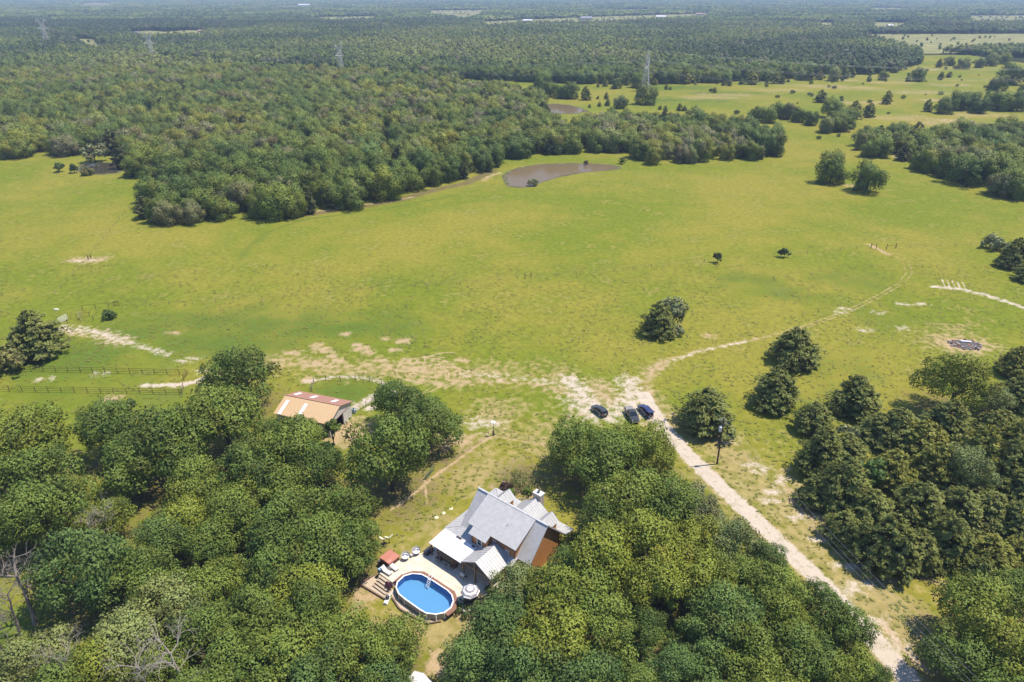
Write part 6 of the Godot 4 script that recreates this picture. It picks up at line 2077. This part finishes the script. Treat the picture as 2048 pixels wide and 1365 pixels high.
func build_power_lines() -> void:
	var wire := mat(0.34, 0.34, 0.36, 0.5, 0.3)
	var spots := [Vector2(501.72, -511.48), Vector2(116.05, -629.47), Vector2(-176.94, -756.24), Vector2(-460.2, -942.23), Vector2(-740.55, -1183.31)]
	var words := ["", "grey lattice transmission tower in the meadow by the far pond", "pale lattice transmission tower before the dark wood edge", "lattice transmission tower in the wood behind the left field", "farthest lattice transmission tower at the far left"]
	var ends := []
	for i in 5:
		var a: Vector2 = spots[maxi(i - 1, 0)]
		var b: Vector2 = spots[mini(i + 1, 4)]
		var d := (b - a).normalized()
		var turn := atan2(d.x, d.y)
		if i == 0:
			ends.append([])
			continue
		ends.append(pylon(spots[i], turn, [1.0, 1.0, 1.0, 1.0, 1.3][i], words[i]))
	var first := []
	for p in ends[1]:
		var d: Vector2 = spots[0] - spots[1]
		first.append(p + Vector3(d.x, 0, d.y))
	ends[0] = first
	var names := ["the towers' cables running right from the meadow tower", "cables between the meadow tower and the pale tower", "cables between the pale tower and the tower in the wood", "cables between the two farthest towers"]
	for i in 4:
		var o := thing("overhead_cables", names[i], "power line")
		for j in 6:
			var s := Shape.new()
			cable(s, ends[i][j], ends[i + 1][j], 9.0, 0.035)
			part("cable", s, wire, o)
	# the wooden pole by the drive
	var at: Vector3 = Vector3(37.97, 0, -101.95)
	var pole := thing("utility_pole", "wooden utility pole with a pale transformer beside the gravel drive", "utility pole", at)
	var timber := worn(mat(0.10, 0.065, 0.045, 0.9), 0.1, 0.6, Vector3(2, 0.3, 2), 68)
	var grey := mat(0.60, 0.61, 0.63, 0.4)
	var s := Shape.new()
	s.tube(Vector3(0, -0.5, 0), Vector3(-0.15, 10.1, 0), 0.17, 0.115, 10)
	part("pole", s, timber, pole)
	s = Shape.new()
	s.tube(Vector3(-0.52, 7.4, 0.12), Vector3(-0.53, 8.35, 0.12), 0.27, 0.27, 14)
	s.tube(Vector3(-0.53, 8.35, 0.12), Vector3(-0.53, 8.42, 0.12), 0.29, 0.2, 14)
	s.tube(Vector3(-0.5, 8.4, 0.12), Vector3(-0.45, 8.75, 0.12), 0.05, 0.03, 6)
	part("transformer", s, grey, pole)
	s = Shape.new()
	s.bar(Vector3(-0.95, 9.75, 0.02), Vector3(0.1, 9.75, 0.02), 0.09, 0.1)
	s.bar(Vector3(-0.1, 9.65, 0.0), Vector3(0.7, 8.95, 0.35), 0.06, 0.06)
	part("bracket", s, mat(0.4, 0.38, 0.36), pole)
	s = Shape.new()
	for q in [Vector3(-0.9, 9.85, 0.02), Vector3(-0.55, 9.85, 0.02), Vector3(-0.15, 10.15, 0)]:
		s.tube(q, q + Vector3(0, 0.2, 0), 0.07, 0.05, 8)
	part("insulators", s, mat(0.7, 0.7, 0.68, 0.3), pole)
	s = Shape.new()
	s.bar(Vector3(0.0, 5.3, 0.08), Vector3(0.75, 4.85, 0.5), 0.05, 0.05)
	s.bar(Vector3(0.75, 4.85, 0.5), Vector3(1.05, 4.8, 0.6), 0.16, 0.12)
	part("lamp_arm", s, mat(0.2, 0.19, 0.18), pole)
	var far: Vector2 = Vector2(54.39, -43.97)
	var o := thing("service_wires", "thin overhead wires running from the utility pole along the drive", "power line")
	for q in [[0.0, 10.2, 9.4], [0.0, 8.0, 7.6], [-0.9, 9.95, 9.3]]:
		s = Shape.new()
		cable(s, at + Vector3(-0.15 + q[0], q[1], 0), Vector3(far.x + q[0], q[2], far.y), 0.9, 0.014)
		part("wire", s, wire, o)

func build_far_houses() -> void:
	var wall := mat(0.62, 0.60, 0.56, 0.8)
	var roofs := [mat(0.62, 0.62, 0.64, 0.5), mat(0.22, 0.22, 0.26, 0.7), mat(0.30, 0.19, 0.14, 0.8)]
	var dark := mat(0.03, 0.035, 0.045, 0.2)
	for q in [[Vector3(223.72, 0, -2279.86), 34.0, 14.0, 1, "far grey roofed house in the pale field at the top of the scene", 0.2], [Vector3(475.04, 0, -2406.37), 30.0, 13.0, 0, "far white house with a pale roof beside the round tree in the field", -0.3], [Vector3(920.64, 0, -1828.86), 18.0, 9.0, 0, "white roofed building in the far field at the right", 0.5], [Vector3(-772.01, 0, -1506.68), 10.0, 6.0, 0, "small white shed in the far clearing behind the left tower", 0.1], [Vector3(-763.66, 0, -1524.66), 11.0, 7.0, 1, "small grey roofed house in the far clearing behind the left tower", -0.3], [Vector3(-665.1, 0, -1600.98), 12.0, 7.0, 2, "far red brown roofed house at the right of the left clearing", 0.3], [Vector3(-291.89, 0, -1730.51), 16.0, 9.0, 1, "lone far blue-grey roofed house among the trees", 0.1], [Vector3(43.84, 0, -2130.23), 26.0, 10.0, 0, "long low pale building at the left of the far field", 0.0], [Vector3(-1139.55, 0, -4163.96), 60.0, 20.0, 0, "very far pale building on the horizon wood", 0.0], [Vector3(672.75, 0, -2705.85), 30.0, 12.0, 2, "far low brown roofed building at the right end of the pale field", 0.0]]:
		var at: Vector3 = q[0]
		at.y = -1.4
		var o := thing("far_house", q[4], "house", at, q[5])
		var l: float = q[1]
		var d: float = q[2]
		var h := d * 0.42
		var s := Shape.new()
		s.extrude([Vector2(-d / 2, -1), Vector2(-d / 2, h), Vector2(0, h + d * 0.30), Vector2(d / 2, h), Vector2(d / 2, -1)], -l / 2, l / 2)
		var w := part("wall", s, wall, o)
		s = Shape.new()
		for sg in [-1.0, 1.0]:
			s.panel(Vector3(-l / 2 - 0.6, h + d * 0.32, sg * 0.01), Vector3(l / 2 + 0.6, h + d * 0.32, sg * 0.01), Vector3(l / 2 + 0.6, h - 0.1, sg * (d / 2 + 0.6)), Vector3(-l / 2 - 0.6, h - 0.1, sg * (d / 2 + 0.6)), 0.25)
		part("roof", s, roofs[q[3]], o)
		for i in 4:
			s = Shape.new()
			s.box(Vector3(-l * 0.36 + l * 0.24 * i, h * 0.5, d / 2 + 0.03), Vector3(l * 0.09, h * 0.45, 0.1))
			part("window", s, dark, w)

# ------------------------------------------------------------------ smaller growth and litter
func dead_tree(sd: int, at: Vector3, high: float, thick: float, label: String, pale: float, turn := 0.0, depth := 3) -> void:
	var o := thing("dead_tree", label, "dead tree", at, turn)
	var m := snag(sd, high, thick, 1.1, depth)
	var b := worn(mat(0.40 * pale, 0.345 * pale, 0.31 * pale, 0.95), 0.1, 0.55, Vector3(1.5, 0.4, 1.5), sd)
	put("trunk", m[0], b, o)
	put("branches", m[1], b, o)

func small_tree(called: String, label: String, category: String, at: Vector3, r: float, low: float, high: float, paint: Material, sd: int, group := "") -> void:
	var o := thing(called, label, category, at, 0.0, group)
	put("foliage", crown(sd, r, low, high, 20, 110, 0.09 * r + 0.08), paint, o)
	var s := Shape.new()
	s.tube(Vector3(0, -0.2, 0), Vector3(0, lerpf(low, high, 0.7), 0), 0.05 * r + 0.04, 0.02, 6, false)
	for i in 5:
		s.tube(Vector3(0, lerpf(0, high, 0.2), 0), Vector3(cos(i * 1.3) * r * 0.6, lerpf(low, high, 0.6), sin(i * 1.3) * r * 0.6), 0.03 * r + 0.02, 0.01, 5, false)
	part("stem", s, bark, o)

func scatter_small_things() -> void:
	# leafless trees
	dead_tree(901, Vector3(Vector2(-65.86, -65.97).x, 0, Vector2(-65.86, -65.97).y), 12.5, 0.36, "thick leafless grey tree leaning at the left edge", 1.0, 2.4)
	dead_tree(902, Vector3(Vector2(-66.98, -64.17).x, 0, Vector2(-66.98, -64.17).y), 11.0, 0.22, "thin leafless grey tree beside the thick one at the left edge", 0.95, 0.8)
	dead_tree(903, Vector3(Vector2(-67.41, -61.34).x, 0, Vector2(-67.41, -61.34).y), 8.0, 0.28, "broken leafless trunk at the very left edge", 0.9, 0.3)
	dead_tree(904, Vector3(Vector2(-38.9, -53.94).x, 0, Vector2(-38.9, -53.94).y), 12.5, 0.24, "pale leafless tree reaching out of the oaks at the bottom edge", 1.35, 1.0)
	dead_tree(905, Vector3(Vector2(-43.33, -53.24).x, 0, Vector2(-43.33, -53.24).y), 10.5, 0.18, "lower pale leafless tree left of the bottom edge one", 1.3, 2.0)
	dead_tree(906, Vector3(Vector2(-65.79, -79.77).x, 0, Vector2(-65.79, -79.77).y), 7.5, 0.16, "pale pink leafless tree in the gap of the left wood, left one", 1.35, 0.5, 4)
	dead_tree(907, Vector3(Vector2(-63.16, -80.86).x, 0, Vector2(-63.16, -80.86).y), 8.0, 0.16, "pale pink leafless tree in the gap of the left wood, right one", 1.4, 2.6, 4)
	dead_tree(908, Vector3(Vector2(-54.27, -54.37).x, 0, Vector2(-54.27, -54.37).y), 10.0, 0.16, "grey leafless branches over the pale oak in the bottom left corner", 1.3, 4.0, 4)
	dead_tree(909, Vector3(-114.84, 0, -164.14), 2.6, 0.05, "small white leafless bush in the rusty pen", 1.7, 0.0, 4)
	dead_tree(910, Vector3(-24.87, 0, -185.73), 2.2, 0.05, "small grey leafless bush on the long pasture fence", 1.2, 0.0, 4)
	dead_tree(911, Vector3(-69.4, 0, -174.23), 1.8, 0.05, "low grey leafless bush on the pasture fence left of the middle", 1.2, 1.0, 4)
	for q in [[Vector2(-165.29, -354.9), 921], [Vector2(-453.69, -774.6), 922], [Vector2(-426.18, -748.28), 923], [Vector2(-379.35, -738.23), 924], [Vector2(-106.11, -459.02), 925], [Vector2(-145.55, -430.36), 926], [Vector2(-19.83, -439.54), 927], [Vector2(-58.59, -404.83), 928]]:
		dead_tree(q[1], Vector3(q[0].x, 0, q[0].y), 13.0, 0.2, "leafless grey tree in the wood across the pasture, %s" % {921: "behind the small pond", 922: "far left one of a pair", 923: "far left of the pair, right one", 924: "far off by the left clearing", 925: "above the middle of the wood", 926: "left of the wood's middle", 927: "toward the brown pond", 928: "nearer the brown pond"}[q[1]], 1.25, 0.0, 4)
	# shrubs and small trees in the open
	var pale := leafy(0.24, 0.265, 0.12)
	var green := leafy(0.10, 0.15, 0.035)
	var gold := leafy(0.20, 0.20, 0.06)
	var dark := leafy(0.06, 0.085, 0.03)
	small_tree("shrub", "pale airy shrub growing round the pointed cedar in the pasture", "shrub", Vector3(41.95, 0, -161.09), 4.0, 0.2, 8.4, pale, 701)
	small_tree("shrub", "low pale shrub at the foot of the pointed cedar in the pasture", "shrub", Vector3(41.87, 0, -155.82), 1.9, 0.0, 2.6, pale, 702)
	small_tree("small_tree", "small dark tree on the pasture fence right of the middle", "tree", Vector3(66.13, 0, -206.86), 1.4, 0.5, 3.4, dark, 703)
	small_tree("small_tree", "small dark bush on the pasture fence near the right gate", "tree", Vector3(89.34, 0, -211.95), 1.5, 0.2, 3.2, dark, 704)
	small_tree("shrub", "dark green bush in the rusty pen at the left", "shrub", Vector3(-107.45, 0, -164.77), 1.7, 0.1, 2.8, green, 705)
	small_tree("small_tree", "thin young tree among the oaks left of the barn", "tree", Vector3(-77.98, 0, -116.96), 1.6, 1.0, 4.5, green, 706)
	small_tree("oak_tree", "thin oak in front of the barn's left corner", "tree", Vector3(-34.27, 0, -107.65), 1.7, 2.4, 6.0, oak_paint[1], 707)
	small_tree("willow", "pale willow standing behind the small dark pond", "tree", Vector3(-213.23, 0, -352.29), 6.0, 0.3, 9.5, pale, 708)
	small_tree("shrub", "small green tree left of the small dark pond, farther one", "shrub", Vector3(-218.63, 0, -330.67), 2.6, 0.2, 4.4, green, 709)
	small_tree("shrub", "small green tree left of the small dark pond, nearer one", "shrub", Vector3(-210.23, 0, -328.64), 2.6, 0.2, 4.4, green, 710)
	small_tree("shrub", "yellowish shrub on the near bank of the small dark pond", "shrub", Vector3(-201.77, 0, -324.64), 3.2, 0.0, 3.0, gold, 711)
	small_tree("shrub", "green shrub at the right end of the brown pond", "shrub", Vector3(55.85, 0, -347.77), 1.8, 0.0, 3.4, green, 712)
	small_tree("shrub", "pale shrub on the near bank of the brown pond", "shrub", Vector3(9.89, 0, -305.01), 2.4, 0.0, 3.0, pale, 713)
	small_tree("shrub", "brown reedy shrub on the far bank of the brown pond", "shrub", Vector3(37.19, 0, -345.55), 1.4, 0.0, 2.2, leafy(0.16, 0.11, 0.06), 714)
	small_tree("shrub", "silvery shrub beside the big cedar on the right fence", "shrub", Vector3(163.23, 0, -219.23), 4.2, 0.0, 4.5, pale, 715)
	small_tree("small_tree", "yellow-green small tree below the dark spreading cedar at the left edge", "tree", Vector3(-116.16, 0, -136.08), 5.0, 0.2, 6.0, gold, 716)
	small_tree("shrub", "light green shrub among the cedars right of the drive", "shrub", Vector3(65.94, 0, -109.62), 2.0, 0.2, 3.0, pale, 717)
	small_tree("small_tree", "bright green vine covered tree among the cedars", "tree", Vector3(62.41, 0, -94.64), 2.2, 0.5, 6.5, leafy(0.11, 0.19, 0.045), 718)
	# two round oaks alone in the pasture
	for q in [[Vector3(144.87, 0, -309.49), 6.6, 14.0, "left one of the two round oaks alone in the pasture", 1], [Vector3(155.05, 0, -295.54), 6.6, 13.0, "right one of the two round oaks alone in the pasture", 4]]:
		var o := thing("oak_tree", q[3], "tree", q[0], q[4])
		o.scale = Vector3(q[1] / 5.0, q[2] / 9.6, q[1] / 5.0)
		put("trunk", oak_stem[q[4]], bark, o)
		put("crown", oak_mid[q[4]], oak_paint[1], o)
	# strips and single trees of the rough meadow
	var k := 0
	for t in [[164.72, -476.99, 5.37, 1], [170.5, -469.2, 5.29, 0], [182.67, -489.14, 5.49, 1], [188.77, -483.34, 5.77, 5], [192.03, -472.74, 4.99, 0], [193.87, -459.47, 4.86, 1], [194.03, -434.1, 5.53, 4], [200.38, -436.26, 4.33, 0], [219.76, -489.17, 7.54, 0], [102.72, -551.62, 8.43, 0], [30.82, -593.3, 6.58, 0], [40.49, -583.6, 5.67, 0], [46.07, -583.46, 8.08, 1], [24.8, -609.27, 10.09, 1], [-0.74, -527.66, 6.63, 2], [-46.84, -647.05, 6.24, 1], [-20.27, -584.97, 6.89, 1], [80.06, -530.89, 5.19, 4], [282.88, -710.85, 5.85, 4], [311.95, -703.81, 6.76, 4], [308.99, -506.99, 6.39, 1], [325.57, -523.71, 7.31, 1], [334.71, -523.71, 7.31, 1], [333.27, -508.84, 6.05, 1], [354.75, -526.84, 8.08, 1], [358.03, -519.05, 7.25, 0], [368.49, -519.81, 7.98, 1], [423.09, -628.23, 7.37, 0], [467.78, -678.13, 11.16, 1], [392.1, -700.34, 7.21, 1], [362.47, -709.61, 4.87, 0], [113.99, -651.64, 7.18, 0], [126.54, -678.86, 5.6, 0], [93.53, -645.45, 4.9, 0], [503.49, -815.53, 6.67, 4], [529.89, -831.32, 6.23, 4], [512.12, -859.54, 5.85, 4], [555.9, -851.01, 8.1, 4], [585.02, -873.42, 7.12, 2]]:
		oak(Vector2(t[0], t[1]), t[2], t[2] * 1.5 + 2.0, t[3], k, false)
		k += 1
	for t in [[233.09, -484.03, 6.46, 0], [247.06, -490.87, 5.17, 0], [289.11, -552.62, 4.62, 0], [241.8, -561.82, 5.86, 0], [300.74, -515.63, 3.97, 0], [417.61, -628.98, 5.21, 0], [381.94, -699.55, 3.37, 0], [424.86, -720.41, 3.46, 0], [440.73, -733.49, 3.52, 0], [343.75, -698.94, 2.88, 0], [174.18, -619.4, 2.57, 0], [253.9, -680.38, 3.75, 0], [156.46, -680.38, 3.75, 0], [170.2, -685.42, 4.71, 0], [162.67, -680.01, 6.54, 0], [176.62, -691.12, 6.17, 0], [186.13, -698.52, 5.76, 0], [194.72, -667.33, 2.3, 0], [199.86, -664.75, 3.21, 0], [214.11, -675.41, 2.79, 0], [223.77, -676.77, 6.98, 0], [238.99, -678.65, 2.34, 0], [248.48, -683.29, 6.11, 0], [264.13, -693.72, 1.91, 0], [59.08, -574.64, 5.19, 0], [69.32, -579.07, 1.61, 0], [76.24, -579.97, 2.42, 0], [57.94, -534.2, 1.5, 0], [66.01, -539.55, 1.89, 0], [72.79, -542.87, 2.65, 0], [85.32, -661.64, 3.65, 0], [77.91, -655.82, 1.81, 0], [109.2, -524.96, 1.84, 0], [110.61, -513.74, 2.16, 0], [122.16, -519.09, 2.91, 0], [125.69, -518.33, 2.18, 0], [136.51, -638.82, 2.21, 0], [139.97, -638.3, 1.77, 0], [-32.32, -606.07, 4.62, 0], [-10.25, -567.23, 5.91, 0], [19.42, -513.73, 4.32, 0], [14.67, -538.68, 3.39, 0], [209.38, -422.23, 1.5, 0], [288.92, -706.08, 5.33, 0], [301.78, -713.8, 4.9, 0], [330.15, -722.95, 5.45, 0], [343.01, -734.8, 4.53, 0], [371.53, -758.4, 5.19, 0], [390.98, -771.41, 4.22, 0], [406.86, -777.04, 4.78, 0], [486.8, -834.56, 4.55, 0], [510.96, -851.91, 4.64, 0], [424.38, -598.34, 5.8, 0], [106.56, -669.59, 4.15, 0], [132.56, -672.77, 3.71, 0]]:
		cedar(Vector2(t[0], t[1]), maxf(t[2], 1.2), maxf(t[2], 1.2) * 1.9, k % 2, k, false)
		k += 1
	var low := crown(720, 1.6, 0.0, 1.9, 9, 40, 0.24)
	var dots := RandomNumberGenerator.new()
	dots.seed = 44
	for i in 110:
		var p := Vector2(dots.randf_range(150.0, 520.0), dots.randf_range(-860.0, -400.0))
		if not open_land(p, false) or not in_view(p, -8.0):
			continue
		var o := thing("bush", "small green bush scattered in the rough meadow behind the wood", "bush", Vector3(p.x, -0.05, p.y), dots.randf() * TAU, "bushes scattered in the rough meadow")
		o.scale = Vector3.ONE * dots.randf_range(0.5, 1.5)
		put("foliage", low, [green, dark, pale, oak_paint[0]][i % 4], o)
	# the burn pile
	var pile := thing("burn_pile", "grey heap of burnt scrap and ash on bare ground at the right", "burn pile", Vector3(112.31, 0, -149.74))
	var g := RandomNumberGenerator.new()
	g.seed = 5
	var s := Shape.new()
	s.lathe([Vector2(3.4, -0.05), Vector2(2.2, 0.14), Vector2(1.0, 0.3), Vector2(0.0, 0.36)], 18, Vector3(1.2, 1, 0.9))
	part("ash", s, worn(mat(0.26, 0.24, 0.24, 0.95), 0.12, 0.2, Vector3(0.7, 0.7, 0.7), 72), pile)
	var char_paint := [mat(0.05, 0.045, 0.045), mat(0.22, 0.19, 0.18), mat(0.40, 0.36, 0.36), mat(0.26, 0.13, 0.08)]
	for i in 70:
		s = Shape.new()
		var a := g.randf() * TAU
		var r := sqrt(g.randf()) * 3.4
		s.box(Vector3(cos(a) * r * 1.2, 0.3 * (1.0 - r / 4.0) + g.randf() * 0.16, sin(a) * r * 0.9), Vector3(g.randf_range(0.2, 1.1), g.randf_range(0.06, 0.25), g.randf_range(0.1, 0.4)), Basis.from_euler(Vector3(g.randfn() * 0.3, g.randf() * TAU, g.randfn() * 0.3)))
		part("scrap", s, char_paint[g.randi() % 4], pile)
	s = Shape.new()
	s.box(Vector3(0.5, 0.55, -0.9), Vector3(2.4, 0.04, 0.7), Basis(Vector3.UP, -0.2))
	part("metal_sheet", s, mat(0.62, 0.63, 0.72, 0.4), pile)
	var rk := thing("white_rock", "long white boulder on the grass behind the dark spreading cedar", "boulder", Vector3(-125.16, 0, -170.54))
	s = Shape.new()
	s.lathe([Vector2(0.8, -0.1), Vector2(0.7, 0.35), Vector2(0.3, 0.55), Vector2(0.0, 0.58)], 7, Vector3(1.1, 0.7, 0.5))
	part("rock", s, mat(0.6, 0.56, 0.5), rk)
	# grass and weeds standing up from the sheets of turf
	var tuft := Shape.new()
	var clump := Shape.new()
	for i in 9:
		tuft.ink = Color.WHITE * g.randf_range(0.8, 1.2)
		var up := (Vector3.UP + Vector3(g.randfn(), 0, g.randfn()) * 0.3).normalized()
		tuft.leaf(Vector3(g.randfn() * 0.13, g.randf_range(0.08, 0.2), g.randfn() * 0.13), up, up.cross(Vector3(g.randfn(), 0, g.randfn())).normalized(), 0.11, 0.5, (up + Vector3.UP).normalized())
	for i in 40:
		clump.ink = Color.WHITE * g.randf_range(0.7, 1.25)
		var up := (Vector3.UP + Vector3(g.randfn(), 0, g.randfn()) * 0.4).normalized()
		var r := absf(g.randfn()) * 0.38
		var d := g.randf() * TAU
		clump.leaf(Vector3(cos(d) * r, g.randf_range(0.1, 0.42) * maxf(0.2, 1.0 - r), sin(d) * r), up, up.cross(Vector3(g.randfn(), 0, g.randfn())).normalized(), 0.13, 0.55, (up + Vector3.UP * 0.5).normalized())
	var turf := Flock.new()
	var weeds := Flock.new()
	var patch := noise(0.05, 3, 55)
	var m := leafy(1, 1, 1)
	while turf.count() < 16000:
		var z := -g.randf_range(58.0, 205.0)
		var x := g.randf_range(-1.0, 1.0) * (0.70 * -z + 34.0)
		var n := patch.get_noise_2d(x, z)
		if n < g.randf_range(-0.5, 0.35) or on_bare(Vector2(x, z)):
			continue
		var c := Color(0.22, 0.215, 0.05).lerp(Color(0.16, 0.19, 0.036), clampf(n * 1.5 + g.randfn() * 0.3, 0.0, 1.0))
		var k2 := g.randf_range(0.7, 1.5)
		turf.add(Vector3(x, fall(x, z) - 0.01, z), g.randf() * TAU, k2, k2 * g.randf_range(0.7, 1.2), c)
	while weeds.count() < 800:
		var z := -g.randf_range(95.0, 420.0)
		var x := g.randf_range(-1.0, 1.0) * (0.70 * -z + 34.0)
		var n := patch.get_noise_2d(x * 0.5, z * 0.5)
		if n < g.randf_range(-0.3, 0.5) or on_bare(Vector2(x, z)) or not open_land(Vector2(x, z), false):
			continue
		var k2 := g.randf_range(0.35, 1.0)
		weeds.add(Vector3(x, -0.05, z), g.randf() * TAU, k2, k2 * g.randf_range(0.4, 0.9), Color(0.13, 0.17, 0.03).lerp(Color(0.19, 0.20, 0.045), g.randf()))
	flock("grass", turf, tuft.mesh(), m, self)
	flock("weeds", weeds, clump.mesh(), m, self)

func on_bare(p: Vector2) -> bool:
	var d := Vector2(p.x - HOUSE.x, p.y - HOUSE.z)
	var u := d.x * 0.778 + d.y * 0.628
	var w := -d.x * 0.628 + d.y * 0.778
	if u > -13.6 and u < 8.0 and w > -6.8 and w < 19.8 and not (u > 3.0 and w > 12.0):
		return true
	for s in strokes:
		if s[0] != CHALK and s[0] != BARE:
			continue
		var l: PackedVector2Array = s[1]
		for i in l.size() - 1:
			if Geometry2D.get_closest_point_to_segment(p, l[i], l[i + 1]).distance_to(p) < s[2] * 0.55:
				return true
	return false
